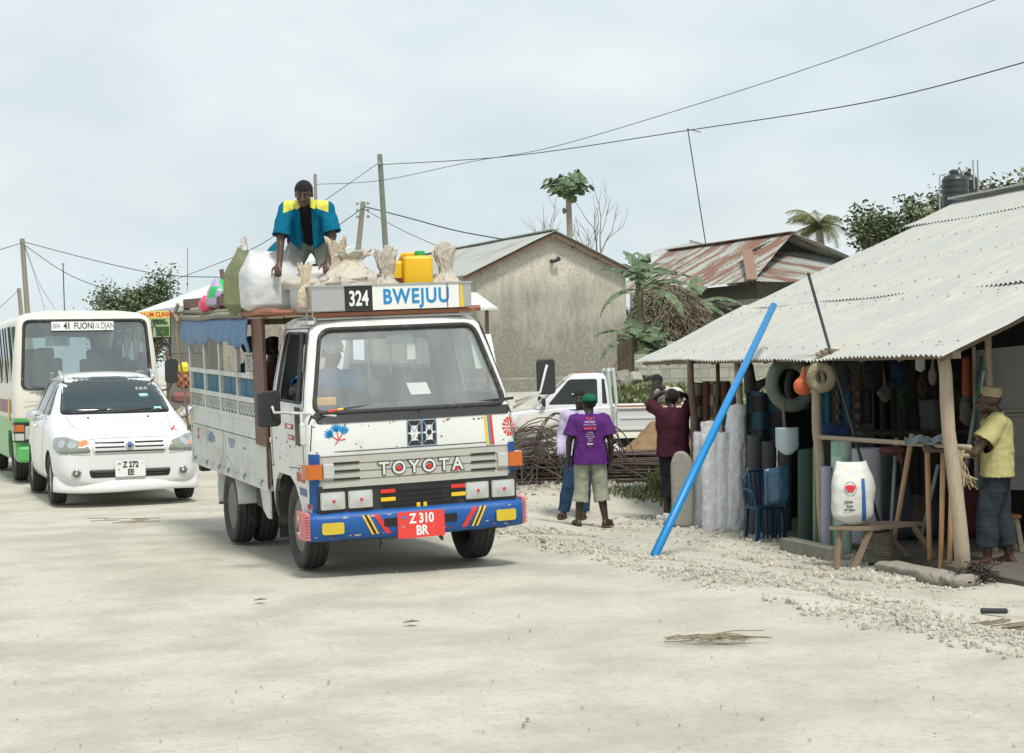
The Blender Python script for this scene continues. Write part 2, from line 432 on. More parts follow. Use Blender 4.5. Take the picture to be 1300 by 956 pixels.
mx = nd(nt, 'ShaderNodeMix', data_type='RGBA'); L(cr.outputs[0], mx.inputs['Factor']); L(sky.outputs[0], mx.inputs['A']); L(c2.outputs[0], mx.inputs['B'])
L(mx.outputs['Result'], bg.inputs[0])
sl = bpy.data.lights.new('sun', 'SUN'); sl.energy = 2.35; sl.angle = R(11); sl.color = (1, .96, .88)
so = bpy.data.objects.new('sun', sl); C.objects.link(so)
sd = Vector((math.sin(SUN_AZ) * math.cos(SUN_EL), math.cos(SUN_AZ) * math.cos(SUN_EL), math.sin(SUN_EL)))
so.rotation_euler = sd.to_track_quat('Z', 'Y').to_euler()

# ------------------------------------------------------------------ ground
def lat(X, Y): return X * .934 + (Y - 15.6) * .357        # metres to the right of the road's edge
def gz(X, Y):
    t = lat(X, Y) + .25 * noise.noise(Vector((X * .5, Y * .5, 0)))
    z = -.4 * sstep(.2, 3.2, t)
    k = sstep(.8, 3.0, t)
    z += k * (.3 * sstep(22.2, 25.5, Y) + .08 * sstep(25.5, 28, Y) + .95 * sstep(29.5, 35.5, Y))
    z += .02 * noise.noise(Vector((X * 1.2, Y * 1.2, 3))) * sstep(-.5, .5, t) + .008 * noise.noise(Vector((X * 4, Y * 4, 3))) * sstep(-.5, .5, t)
    if -.9 < t < .7: z += .05 * math.exp(-((t - .1) / .35) ** 2) * (.6 + .8 * noise.noise(Vector((X * 1.7, Y * 1.7, 9))))
    return z
def on_ground(px, py):
    q = G(px, py, -.2)
    for k in range(12): q = G(px, py, gz(q.x, q.y))
    return q
def axis_vals(core0, core1, step, lo, hi):
    v = []; x = core0
    while x <= core1: v.append(x); x += step
    a = core0; d = step; left = []
    while a > lo: d *= 1.22; a -= d; left.append(a)
    a = v[-1]; d = step; right = []
    while a < hi: d *= 1.22; a += d; right.append(a)
    return left[::-1] + v + right
XS = axis_vals(-5, 8, .14, -1200, 1200); YS = axis_vals(6, 36, .16, -60, 2200)
b = MB(); V = [[b.bm.verts.new((x, y, gz(x, y) - .012 * (lat(x, y) < 0))) for y in YS] for x in XS]
for i in range(len(XS) - 1):
    for j in range(len(YS) - 1): b.bm.faces.new((V[i][j], V[i + 1][j], V[i + 1][j + 1], V[i][j + 1]))
def earth(name, c1, c2, c3, sc1=.8, bumpk=.5, streak=True, fine=60):
    m = mat(name, c1, .95); nt, p, L = nodes_of(m)
    tc = nd(nt, 'ShaderNodeTexCoord'); mp = nd(nt, 'ShaderNodeMapping'); mp.inputs['Rotation'].default_value = (0, 0, R(-21))
    L(tc.outputs['Object'], mp.inputs[0])
    mp2 = nd(nt, 'ShaderNodeMapping'); mp2.inputs['Scale'].default_value = (2.6, .035, 1) if streak else (1, 1, 1); L(mp.outputs[0], mp2.inputs[0])
    n = nd(nt, 'ShaderNodeTexNoise'); n.inputs['Scale'].default_value = sc1; n.inputs['Detail'].default_value = 8; n.inputs['Roughness'].default_value = .6; L(mp2.outputs[0], n.inputs['Vector'])
    r1 = nd(nt, 'ShaderNodeMapRange'); r1.inputs['From Min'].default_value = .42; r1.inputs['From Max'].default_value = .62; L(n.outputs['Fac'], r1.inputs['Value'])
    a = nd(nt, 'ShaderNodeMix', data_type='RGBA'); a.inputs['A'].default_value = (*c1, 1); a.inputs['B'].default_value = (*c2, 1); L(r1.outputs[0], a.inputs['Factor'])
    n3 = nd(nt, 'ShaderNodeTexNoise'); n3.inputs['Scale'].default_value = fine * .35; n3.inputs['Detail'].default_value = 9; n3.inputs['Roughness'].default_value = .75; L(mp.outputs[0], n3.inputs['Vector'])
    r3 = nd(nt, 'ShaderNodeMapRange'); r3.inputs['From Min'].default_value = .50; r3.inputs['From Max'].default_value = .72; r3.inputs['To Max'].default_value = .7; L(n3.outputs['Fac'], r3.inputs['Value'])
    d = nd(nt, 'ShaderNodeMix', data_type='RGBA'); d.inputs['B'].default_value = (*c3, 1); L(r3.outputs[0], d.inputs['Factor']); L(a.outputs['Result'], d.inputs['A'])
    L(d.outputs['Result'], p.inputs['Base Color']); p.inputs['Specular IOR Level'].default_value = .15
    v = nd(nt, 'ShaderNodeTexNoise'); v.inputs['Scale'].default_value = fine; v.inputs['Detail'].default_value = 8; v.inputs['Roughness'].default_value = .7; L(mp.outputs[0], v.inputs['Vector'])
    bp = nd(nt, 'ShaderNodeBump'); bp.inputs['Strength'].default_value = bumpk; bp.inputs['Distance'].default_value = .012; L(v.outputs['Fac'], bp.inputs['Height'])
    n5 = nd(nt, 'ShaderNodeTexNoise'); n5.inputs['Scale'].default_value = 2.5; n5.inputs['Detail'].default_value = 6; L(mp2.outputs[0], n5.inputs['Vector'])
    nl = nd(nt, 'ShaderNodeTexNoise'); nl.inputs['Scale'].default_value = .33; nl.inputs['Detail'].default_value = 7; nl.inputs['Roughness'].default_value = .65; L(mp.outputs[0], nl.inputs['Vector'])
    rl = nd(nt, 'ShaderNodeMapRange'); rl.inputs['From Min'].default_value = .48; rl.inputs['From Max'].default_value = .66; rl.inputs['To Max'].default_value = .28; L(nl.outputs['Fac'], rl.inputs['Value'])
    dl = nd(nt, 'ShaderNodeMix', data_type='RGBA'); dl.inputs['B'].default_value = (*[c * .93 for c in c2], 1); L(rl.outputs[0], dl.inputs['Factor']); L(d.outputs['Result'], dl.inputs['A']); L(dl.outputs['Result'], p.inputs['Base Color'])
    b2 = nd(nt, 'ShaderNodeBump'); b2.inputs['Strength'].default_value = .5; b2.inputs['Distance'].default_value = .03; L(n5.outputs['Fac'], b2.inputs['Height']); L(bp.outputs[0], b2.inputs['Normal'])
    L(b2.outputs[0], p.inputs['Normal']); return m
verge_m = earth('pale_dirt', (.54, .515, .44), (.42, .40, .335), (.31, .285, .235), 1.1, .8, False)
road_m = earth('coral_road', (.715, .70, .635), (.585, .57, .505), (.49, .465, .40), .9, .5, True, 70)
tag(b.build('ground', verge_m, smooth=True), kind='structure')
b = MB()
NS = 260; cols = 26
def roadpt(i, j):
    s = -30 + 200 * (i / NS) ** 1.6 if i / NS > 0 else -30
    s = -22 + 260 * (i / NS) ** 2.0
    e = .12 * noise.noise(Vector((s * .9, 0, 0))) + .05 * noise.noise(Vector((s * 4, 0, 5)))
    t = -11 + (11 + e) * (1 - (1 - j / cols) ** 2)
    X = t * .934 - s * .357; Y = 15.6 + t * .357 + s * .934
    z = .004 if j < cols else -.03
    return (X, Y, z + .035 * (noise.noise(Vector((t * .9, s * .12, 0))) * .35 if j < cols else 0) * (1 if t > -9 else 0) * sstep(0, 1, -t) + .02 * sstep(-1.2, 0, t) * (j < cols))
b.grid(roadpt, NS, cols)
tag(b.build('road', road_m, smooth=True), kind='structure')

# ------------------------------------------------------------------ loose stone along the road's edge
stone_m = mat('coral_stone', (.54, .515, .44), .95, var=.35, vscale=5, dirt=(((.38, .34, .28), .4, 9),), bump=(30, .4), spec=.2)
def pebbles(name, spots, m, kind='stuff'):
    b = MB(); rnd = random.Random(3)
    ico = bmesh.new(); bmesh.ops.create_icosphere(ico, subdivisions=1, radius=1); base = [v.co.copy() for v in ico.verts]; tri = [[v.index for v in f.verts] for f in ico.faces]; ico.free()
    for (x, y, r) in spots:
        z = gz(x, y); q = Euler((rnd.random() * 6, rnd.random() * 6, rnd.random() * 6)).to_matrix()
        k = (r * rnd.uniform(.8, 1.3), r * rnd.uniform(.6, 1.1), r * rnd.uniform(.5, .8))
        vs = []
        for p in base:
            p = p * rnd.uniform(.72, 1.15); p = q @ Vector((p.x * k[0], p.y * k[1], p.z * k[2])); vs.append(b.bm.verts.new((x + p.x, y + p.y, z + r * .3 + p.z)))
        for f in tri: b.bm.faces.new([vs[i] for i in f])
    return b.build(name, m)
rnd = random.Random(11); spots = []
while len(spots) < 19000:
    s = rnd.uniform(-9, 14) if rnd.random() < .8 else rnd.uniform(-9, 22); u = rnd.random()
    t = max(-.05 + .2 * rnd.random(), rnd.gauss(.62, .33)) if u < .72 else rnd.uniform(.1, 3.3)
    if u >= .72 and noise.noise(Vector((s * .8, t * .9, 2))) < .12: continue
    X = t * .934 - s * .357; Y = 15.6 + t * .357 + s * .934
    if u < .72 and noise.noise(Vector((s * 1.3, t * 1.4, 7))) < -.22: continue
    r = min(.038, .005 + rnd.expovariate(1 / .0065)) * (1.0 if u < .72 else .7)
    spots.append((X, Y, r))
for k in range(900):
    q = G(rnd.uniform(-40, 1340), 560 + 430 * rnd.random() ** .8)
    if lat(q.x, q.y) < -.2: spots.append((q.x, q.y, .002 + rnd.expovariate(1 / .0022)))
tag(pebbles('gravel', spots, stone_m), kind='stuff')

# ------------------------------------------------------------------ vegetation helpers
def leafmat(name, c1, c2, trans=.25):
    m = mat(name, c1, .6, spec=.3); nt, p, L = nodes_of(m)
    g = nd(nt, 'ShaderNodeNewGeometry'); tc = nd(nt, 'ShaderNodeTexCoord'); n = nd(nt, 'ShaderNodeTexNoise'); n.inputs['Scale'].default_value = 1.3; L(tc.outputs['Object'], n.inputs['Vector'])
    ad = nd(nt, 'ShaderNodeMath', operation='ADD'); L(g.outputs['Random Per Island'], ad.inputs[0]); L(n.outputs['Fac'], ad.inputs[1])
    mr = nd(nt, 'ShaderNodeMapRange'); mr.inputs['From Min'].default_value = .45; mr.inputs['From Max'].default_value = 1.3; L(ad.outputs[0], mr.inputs['Value'])
    a = nd(nt, 'ShaderNodeMix', data_type='RGBA'); a.inputs['A'].default_value = (*c1, 1); a.inputs['B'].default_value = (*c2, 1); L(mr.outputs[0], a.inputs['Factor'])
    L(a.outputs['Result'], p.inputs['Base Color']); p.inputs['Transmission Weight'].default_value = 0
    p.inputs['Subsurface Weight'].default_value = 0; return m
leaf_dark = leafmat('dark_leaf', (.055, .085, .04), (.16, .19, .10))
leaf_olive = leafmat('olive_leaf', (.07, .085, .035), (.20, .19, .08))
leaf_banana = leafmat('banana_leaf', (.045, .085, .04), (.13, .18, .095))
leaf_papaya = leafmat('papaya_leaf', (.05, .10, .04), (.15, .21, .11))
palm_leaf = leafmat('palm_leaf', (.09, .11, .04), (.20, .19, .09))
grass_m = leafmat('grass_blade', (.10, .15, .05), (.24, .25, .12))
straw_m = leafmat('dry_brush', (.12, .10, .07), (.24, .20, .14))
bark = mat('bark', (.20, .16, .12), .9, dirt=(((.12, .10, .08), .4, 5),), bump=(20, .5), stretch=(5, 5, 1))
bark_pale = mat('pale_bark', (.30, .28, .23), .9, dirt=(((.19, .17, .14), .4, 5),), stretch=(5, 5, 1))
def limb(b, p, d, L, r, rnd, depth, tips, n=6, wob=.25, split=(2, 3), spread=.6):
    pts = [Vector(p)]; dd = Vector(d).normalized()
    for k in range(4):
        dd = (dd + Vector((rnd.uniform(-1, 1), rnd.uniform(-1, 1), rnd.uniform(-.4, .9))) * wob).normalized(); pts.append(pts[-1] + dd * L / 4)
    b.tube(pts, [r * (1 - .45 * k / 4) for k in range(5)], n if depth > 1 else 4)
    tips.append(pts[-1]); tips.append(pts[2])
    if depth > 0:
        for k in range(rnd.randint(*split)):
            q = pts[rnd.choice((2, 3, 4, 4))]; a = rnd.uniform(0, 6.28)
            nd_ = (dd + Vector((math.cos(a), math.sin(a), rnd.uniform(-.1, .5))) * spread).normalized()
            limb(b, q, nd_, L * rnd.uniform(.6, .82), r * .55, rnd, depth - 1, tips, n, wob, split, spread)
def leaves(tips, per, spread, size, rnd, thin=.35, droop=.2, clip=None):
    b = MB()
    for t in tips:
        for k in range(per):
            c = t + Vector((rnd.gauss(0, spread), rnd.gauss(0, spread), rnd.gauss(0, spread * .75)))
            if clip and not clip(c): continue
            a = Vector((rnd.uniform(-1, 1), rnd.uniform(-1, 1), rnd.uniform(-.7, .5))).normalized(); s = size * rnd.uniform(.6, 1.3)
            w = a.cross(Vector((rnd.uniform(-1, 1), rnd.uniform(-1, 1), 1))).normalized() * s * thin
            b.face([c - a * s * .5, c + w, c + a * s * .5, c - w])
    return b
def tree(name, label, base, h, trunk_r, rnd_seed, leaf_m, crown_r, depth=3, per=9, leaf=.16, L0=None, group=None, spread=.6, lspread=None, first=.35, thin=.35, bark_m=None, nlimb=5):
    rnd = random.Random(rnd_seed); t = thing(name, label, 'tree', base, group=group)
    b = MB(); tips = []
    top = Vector((rnd.uniform(-.1, .1) * h * .3, 0, h * first))
    b.tube([(0, 0, -.3), (0, 0, h * first * .5), top], [trunk_r, trunk_r * .8, trunk_r * .65], 8)
    for k in range(nlimb):
        a = 6.28 * k / nlimb + rnd.uniform(-.4, .4)
        limb(b, top - Vector((0, 0, rnd.uniform(0, h * .1))), (math.cos(a) * crown_r, math.sin(a) * crown_r, h * (1 - first) * rnd.uniform(.5, 1)), (L0 or h * .35), trunk_r * .5, rnd, depth - 1, tips, spread=spread)
    b.build('trunk', bark_m or bark, t)
    if leaf_m:
        leaves(tips, per, lspread or crown_r * .10, leaf, rnd, thin).build('crown', leaf_m, t, norm=False)
    return t
# ------------------------------------------------------------------ walls and roofs
def wallmat(name, base, stain, zlo, zhi, amt=.6):
    m = mat(name, base, .92, spec=.2); nt, p, L = nodes_of(m)
    tc = nd(nt, 'ShaderNodeTexCoord'); sx = nd(nt, 'ShaderNodeSeparateXYZ'); L(tc.outputs['Object'], sx.inputs[0])
    mp = nd(nt, 'ShaderNodeMapping'); mp.inputs['Scale'].default_value = (3.2, 3.2, .9); L(tc.outputs['Object'], mp.inputs[0])
    n = nd(nt, 'ShaderNodeTexNoise'); n.inputs['Scale'].default_value = 1.8; n.inputs['Detail'].default_value = 10; n.inputs['Roughness'].default_value = .72; L(mp.outputs[0], n.inputs['Vector'])
    n2 = nd(nt, 'ShaderNodeTexNoise'); n2.inputs['Scale'].default_value = .75; n2.inputs['Detail'].default_value = 5; L(tc.outputs['Object'], n2.inputs['Vector'])
    h = nd(nt, 'ShaderNodeMapRange'); h.inputs['From Min'].default_value = zhi; h.inputs['From Max'].default_value = zlo; L(sx.outputs['Z'], h.inputs['Value'])
    s = nd(nt, 'ShaderNodeMath', operation='ADD'); L(n.outputs['Fac'], s.inputs[0]); L(n2.outputs['Fac'], s.inputs[1])
    s2 = nd(nt, 'ShaderNodeMath', operation='MULTIPLY_ADD'); L(h.outputs[0], s2.inputs[0]); s2.inputs[1].default_value = amt; L(s.outputs[0], s2.inputs[2])
    r = nd(nt, 'ShaderNodeMapRange'); r.inputs['From Min'].default_value = 1.02; r.inputs['From Max'].default_value = 1.62; r.inputs['To Max'].default_value = .85; L(s2.outputs[0], r.inputs['Value'])
    a = nd(nt, 'ShaderNodeMix', data_type='RGBA'); a.inputs['A'].default_value = (*base, 1); a.inputs['B'].default_value = (*stain, 1); L(r.outputs[0], a.inputs['Factor'])
    n3 = nd(nt, 'ShaderNodeTexNoise'); n3.inputs['Scale'].default_value = 14; n3.inputs['Detail'].default_value = 8; L(tc.outputs['Object'], n3.inputs['Vector'])
    r3 = nd(nt, 'ShaderNodeMapRange'); r3.inputs['From Min'].default_value = .46; r3.inputs['From Max'].default_value = .68; r3.inputs['To Max'].default_value = .75; L(n3.outputs['Fac'], r3.inputs['Value'])
    d = nd(nt, 'ShaderNodeMix', data_type='RGBA'); d.inputs['B'].default_value = (*[c * .6 for c in base], 1); L(a.outputs['Result'], d.inputs['A']); L(r3.outputs[0], d.inputs['Factor'])
    L(d.outputs['Result'], p.inputs['Base Color'])
    bp = nd(nt, 'ShaderNodeBump'); bp.inputs['Strength'].default_value = .5; bp.inputs['Distance'].default_value = .02; L(n3.outputs['Fac'], bp.inputs['Height']); L(bp.outputs[0], p.inputs['Normal'])
    return m
plaster = wallmat('stained_plaster', (.60, .57, .48), (.17, .165, .14), 1.5, 4.35, .88)
plaster2 = wallmat('grey_plaster', (.33, .31, .26), (.13, .125, .11), 0, 3, .3)
def blockmat(name, c1, c2, mortar, bw=.42, bh=.21):
    m = mat(name, c1, .95, spec=.2); nt, p, L = nodes_of(m)
    tc = nd(nt, 'ShaderNodeTexCoord'); mp = nd(nt, 'ShaderNodeMapping'); mp.inputs['Rotation'].default_value = (R(90), 0, 0); L(tc.outputs['Object'], mp.inputs[0])
    br = nd(nt, 'ShaderNodeTexBrick'); br.inputs['Scale'].default_value = 1; br.inputs['Brick Width'].default_value = bw; br.inputs['Row Height'].default_value = bh; br.inputs['Mortar Size'].default_value = .012
    br.inputs['Color1'].default_value = (*c1, 1); br.inputs['Color2'].default_value = (*c2, 1); br.inputs['Mortar'].default_value = (*mortar, 1)
    nw = nd(nt, 'ShaderNodeTexNoise'); nw.inputs['Scale'].default_value = 3; L(mp.outputs[0], nw.inputs['Vector'])
    mw = nd(nt, 'ShaderNodeMix', data_type='RGBA', blend_type='LINEAR_LIGHT'); mw.inputs['Factor'].default_value = .03; L(mp.outputs[0], mw.inputs['A']); L(nw.outputs['Color'], mw.inputs['B']); L(mw.outputs['Result'], br.inputs['Vector'])
    n3 = nd(nt, 'ShaderNodeTexNoise'); n3.inputs['Scale'].default_value = 5; n3.inputs['Detail'].default_value = 9; n3.inputs['Roughness'].default_value = .7; L(tc.outputs['Object'], n3.inputs['Vector'])
    r3 = nd(nt, 'ShaderNodeMapRange'); r3.inputs['From Min'].default_value = .48; r3.inputs['From Max'].default_value = .7; r3.inputs['To Max'].default_value = .6; L(n3.outputs['Fac'], r3.inputs['Value'])
    d = nd(nt, 'ShaderNodeMix', data_type='RGBA'); d.inputs['B'].default_value = (*[c * .45 for c in c1], 1); L(br.outputs['Color'], d.inputs['A']); L(r3.outputs[0], d.inputs['Factor'])
    L(d.outputs['Result'], p.inputs['Base Color'])
    bp = nd(nt, 'ShaderNodeBump'); bp.inputs['Strength'].default_value = .6; bp.inputs['Distance'].default_value = .02; bp.invert = True; L(br.outputs['Fac'], bp.inputs['Height'])
    b2 = nd(nt, 'ShaderNodeBump'); b2.inputs['Strength'].default_value = .5; b2.inputs['Distance'].default_value = .02; L(n3.outputs['Fac'], b2.inputs['Height']); L(bp.outputs[0], b2.inputs['Normal'])
    L(b2.outputs[0], p.inputs['Normal']); return m
block_m = blockmat('grey_blocks', (.42, .41, .35), (.36, .355, .30), (.29, .28, .24))
def roofmat(name, base, rust, amount, metal=.25, rough=.5, scale=1.2, stretch=(1, .15, 1)):
    m = mat(name, base, rough, metal); nt, p, L = nodes_of(m)
    tc = nd(nt, 'ShaderNodeTexCoord'); mp = nd(nt, 'ShaderNodeMapping'); mp.inputs['Scale'].default_value = stretch; L(tc.outputs['Object'], mp.inputs[0])
    n = nd(nt, 'ShaderNodeTexNoise'); n.inputs['Scale'].default_value = scale; n.inputs['Detail'].default_value = 9; n.inputs['Roughness'].default_value = .62; L(mp.outputs[0], n.inputs['Vector'])
    r = nd(nt, 'ShaderNodeMapRange'); lo = .72 - amount * .5; r.inputs['From Min'].default_value = lo; r.inputs['From Max'].default_value = lo + .1; L(n.outputs['Fac'], r.inputs['Value'])
    n2 = nd(nt, 'ShaderNodeTexNoise'); n2.inputs['Scale'].default_value = 9; n2.inputs['Detail'].default_value = 7; L(mp.outputs[0], n2.inputs['Vector'])
    v = nd(nt, 'ShaderNodeMix', data_type='RGBA'); v.inputs['A'].default_value = (*[c * .82 for c in base], 1); v.inputs['B'].default_value = (*[min(1, c * 1.12) for c in base], 1); L(n2.outputs['Fac'], v.inputs['Factor'])
    w = nd(nt, 'ShaderNodeMix', data_type='RGBA'); w.inputs['A'].default_value = (*rust, 1); w.inputs['B'].default_value = (*[c * 1.7 for c in rust], 1); L(n2.outputs['Fac'], w.inputs['Factor'])
    a = nd(nt, 'ShaderNodeMix', data_type='RGBA'); L(v.outputs['Result'], a.inputs['A']); L(w.outputs['Result'], a.inputs['B']); L(r.outputs[0], a.inputs['Factor'])
    L(a.outputs['Result'], p.inputs['Base Color']); p.inputs['Specular IOR Level'].default_value = .3; return m
shop_roof_m = roofmat('dull_zinc_sheet', (.43, .44, .42), (.34, .335, .30), .50, .05, .7, 1.1, (.18, 1.6, 1))
house_roof_m = roofmat('grey_zinc_sheet', (.40, .42, .40), (.22, .21, .19), .35, .1, .6, 1.0, (.3, 1, 1))
rusty_roof_m = roofmat('rusty_zinc_sheet', (.36, .39, .36), (.15, .085, .06), .56, .1, .65, 1.5, (.25, 1.9, 1))
white_roof_m = roofmat('pale_zinc_sheet', (.62, .64, .63), (.4, .38, .33), .2, .05, .6)
def corrugated(b, p00, p10, p11, p01, pitch=.08, amp=.009, rows=6, sag=.0, th=.003, seed=0, ragged=0.0):
    """p00-p10 is the eave edge, p01-p11 the ridge edge; waves run from eave to ridge"""
    p00, p10, p11, p01 = map(Vector, (p00, p10, p11, p01))
    L = max((p10 - p00).length, (p11 - p01).length); nu = max(2, int(L / pitch * 5)); nrm = (p10 - p00).cross(p01 - p00).normalized()
    if nrm.z < 0: nrm = -nrm
    down = (p00 - p01).normalized()
    def f(u, v):
        p = (p00.lerp(p10, u)).lerp(p01.lerp(p11, u), v)
        sheet = math.floor(u * L / .76)
        rg = ragged * (noise.noise(Vector((sheet * 5.3, seed, 1))) + .35 * noise.noise(Vector((u * L * 3, seed, 4)))) * (1 if v < .01 else 0)
        z = amp * math.sin(2 * math.pi * u * L / pitch) + sag * noise.noise(Vector((u * L * .5, v * 2.2 + seed, seed))) + .25 * sag * noise.noise(Vector((u * L * 1.6, v * 5, seed)))
        return p + nrm * z + down * rg
    V = [[b.bm.verts.new(f(i / nu, j / rows)) for j in range(rows + 1)] for i in range(nu + 1)]
    for i in range(nu):
        for j in range(rows):
            fc = b.bm.faces.new((V[i][j], V[i + 1][j], V[i + 1][j + 1], V[i][j + 1])); fc.material_index = b.mi; fc.smooth = True
    return b

# ---- gable house (local frame: x along the gable wall, y along the ridge)
HX, HY = 3.07, 46.0
HA = math.atan2(.40, .917)
house = thing('plastered_house', 'stained grey plastered house with a blank gable wall behind the pickup', 'house', (HX - 4.29 * math.cos(HA), HY - 4.29 * math.sin(HA), 0), HA)
w = 4.29; ev, ap, dl = 4.05, 5.02, 9.0
b = MB(); g = [(0, 0, 1.3), (w, 0, 1.3), (w, 0, ev), (w / 2, 0, ap), (0, 0, ev)]
b.slab(g, (0, dl, 0)); wl = b.build('wall', plaster, house)
b = MB(); b.box((w / 2 + .05, dl / 2, .75), (w + .5, dl + .5, 1.1), bevel=.04); b.build('plinth', plaster, house)
b = MB(); sl_ = (ap - ev) / (w / 2); oh = .42
for sgn in (-1, 1):
    xe = w / 2 + sgn * (w / 2 + oh); ze = ap + .06 - sl_ * (w / 2 + oh)
    corrugated(b, (xe, -.28, ze), (xe, dl + .3, ze), (w / 2, dl + .3, ap + .07), (w / 2, -.28, ap + .07), .09, .012, 4, .02)
rf = b.build('roof', house_roof_m, house)
b = MB(); b.bar((w / 2, -.28, ap + .1), (w / 2, dl + .3, ap + .1), .22, .03); 
b.build('ridge_cap', house_roof_m, rf)
b = MB()
for sgn in (-1, 1):
    xe = w / 2 + sgn * (w / 2 + oh); ze = ap - sl_ * (w / 2 + oh)
    b.bar((w / 2, -.2, ap - .03), (xe, -.2, ze - .03), .05, .12)
for x in (.05, w / 2 - .1, w / 2 + .6, w - .9, w - .1): b.bar((x, -.26, ap - abs(x - w / 2) * sl_ - .05), (x, .3, ap - abs(x - w / 2) * sl_ - .05), .05, .08)
b.build('rafter', wood_dark, rf)
b = MB(); b.tube([(w / 2 - .02, .02, ev + .27), (w / 2 - .02, -.16, ev + .25), (w / 2 + .12, -.18, ev + .31)], .05, 8); b.ball((w / 2 + .1, -.18, ev + .31), .07, 1); b.build('wall_lamp', black_plastic, house)
b = MB()   # little lean-to porch roof on the left of the house
corrugated(b, W(560, 393, 41.5), W(632, 391, 41.5), W(605, 371, 43.5), W(560, 371, 43.5), .08, .01, 3)
b.bar(W(560, 394, 41.5), W(632, 392, 41.5), .03, .05)
porch = thing('porch_canopy', 'small pale sheet canopy at the left corner of the plastered house', 'canopy', (0, 0, 0))
b.build('roof', white_roof_m, porch)
b = MB()
for px in (572, 618): q = W(px, 396, 41.8); b.bar((q.x, q.y, .5), (q.x, q.y, q.z + .1), .09, .09)
b.build('post', wood_dark, porch)

# ---- house with the rusty hipped roof
fa = Vector((-.4, .917, 0)); ri = Vector((.917, .4, 0)); C0 = Vector((6.7, 48, 0))
def RH(q, s, z): return C0 + ri * q + fa * s + Vector((0, 0, z))
ez, sz, rz_ = 3.81, 4.80, 5.30
rusty = thing('rusty_roof_house', 'low house with a rust streaked sheet roof beyond the banana plants', 'house', (0, 0, 0))
b = MB()
WD = 5.3; LN = 9.0
corrugated(b, RH(0, 0, ez), RH(0, LN, ez), RH(2.35, LN, rz_), RH(2.35, 1.5, rz_), .1, .014, 6, .03)
corrugated(b, RH(0, 0, ez), RH(WD, 0, ez), RH(4.0, 2.2, sz), RH(1.2, 2.2, sz), .1, .014, 5, .03, seed=3)
corrugated(b, RH(WD, 0, ez), RH(WD, LN, ez), RH(2.35, LN, rz_), RH(2.35, 1.5, rz_), .1, .014, 6, .03)
o_roof = b.build('roof', rusty_roof_m, rusty)
b = MB(); b.bar(RH(0, 0, ez + .05), RH(1.2, 2.2, sz + .05), .3, .03); b.bar(RH(2.35, 1.45, rz_ + .03), RH(2.35, LN, rz_ + .03), .26, .03); b.build('ridge_cap', mat('rusty_cap', (.24, .15, .11), .8, dirt=(((.14, .07, .045), .4, 5),)), o_roof)
b = MB(); b.slab([RH(1.2, 2.3, sz - .05), RH(4.0, 2.3, sz - .05), RH(2.35, 2.3, rz_ - .05)], fa * .05); b.build('vent_gable', under_m, o_roof)
b = MB(); b.slab([RH(.7, .9, .6), RH(WD - .6, .9, .6), RH(WD - .6, .9, ez), RH(.7, .9, ez)], fa * 7.5); b.build('wall', mat('eave_shade_plaster', (.16, .15, .13), .9, var=.3, vscale=2), rusty)  # wall tone darkened to paint the shadow under the eave
b = MB(); b.bar(RH(.3, .35, 3.27), RH(2.6, .35, 3.27), .12, .14); b.bar(RH(.3, .35, 3.27), RH(.3, 6, 3.27), .12, .14); b.build('beam', plaster2, rusty)
b = MB()
for q, s in ((.3, .35), (2.3, .35), (4.2, .35), (.3, 3)): b.bar(RH(q, s, .6), RH(q, s, 3.2), .2, .2)
b.build('column', plaster2, rusty)
# ---- far pale roof behind it
b = MB(); corrugated(b, W(822, 326, 74), W(905, 326, 74), W(880, 307, 78), W(830, 318, 80), .15, .01, 3); b.bar(W(878, 306, 76), W(900, 312, 74), .2, .1)
fr_ = thing('distant_house', 'pale sheet roof just showing above the rusty roof', 'house'); b.build('roof', house_roof_m, fr_)
b = MB(); q = W(850, 336, 76); b.box((q.x, q.y + 1, q.z / 2), (3.2, 3, q.z)); b.build('wall', plaster2, fr_)

# ---- block wall and bank behind the pickup
BA = R(-4)
p0 = W(800, 490, 37); wallb = thing('block_wall', 'long grey concrete block wall seen under the edge of the shop roof', 'wall', (p0.x, 37, 0), BA)
b = MB(); b.box((5.2, 0, 1.25), (8.8, .16, 1.62)); b.box((.45, 0, 1.15), (.7, .16, 1.3)); o = b.build('blocks', block_m, wallb)
b = MB()
for k in range(13):
    rr = random.Random(k); b.box((.0 + rr.uniform(-.3, .9), rr.uniform(-.9, -.1), .98 + .5 * rr.random() * (k % 2)), (.4, .2, .2), (rr.uniform(-.5, .5), rr.uniform(-.5, .5), rr.uniform(0, 3)), bevel=.02)
b.build('fallen_blocks', block_m, wallb)
# gate of dark vertical boards between house and wall
gt = thing('board_gate', 'dark vertical board gate between the plastered house and the block wall', 'gate', (W(803, 470, 40).x, 40, 0), R(5))
b = MB()
for k in range(6): b.box((-.3 + k * .11, 0, 1.55), (.095, .03, 1.5 + .1 * (k % 3)))
b.build('boards', wood_dark, gt)

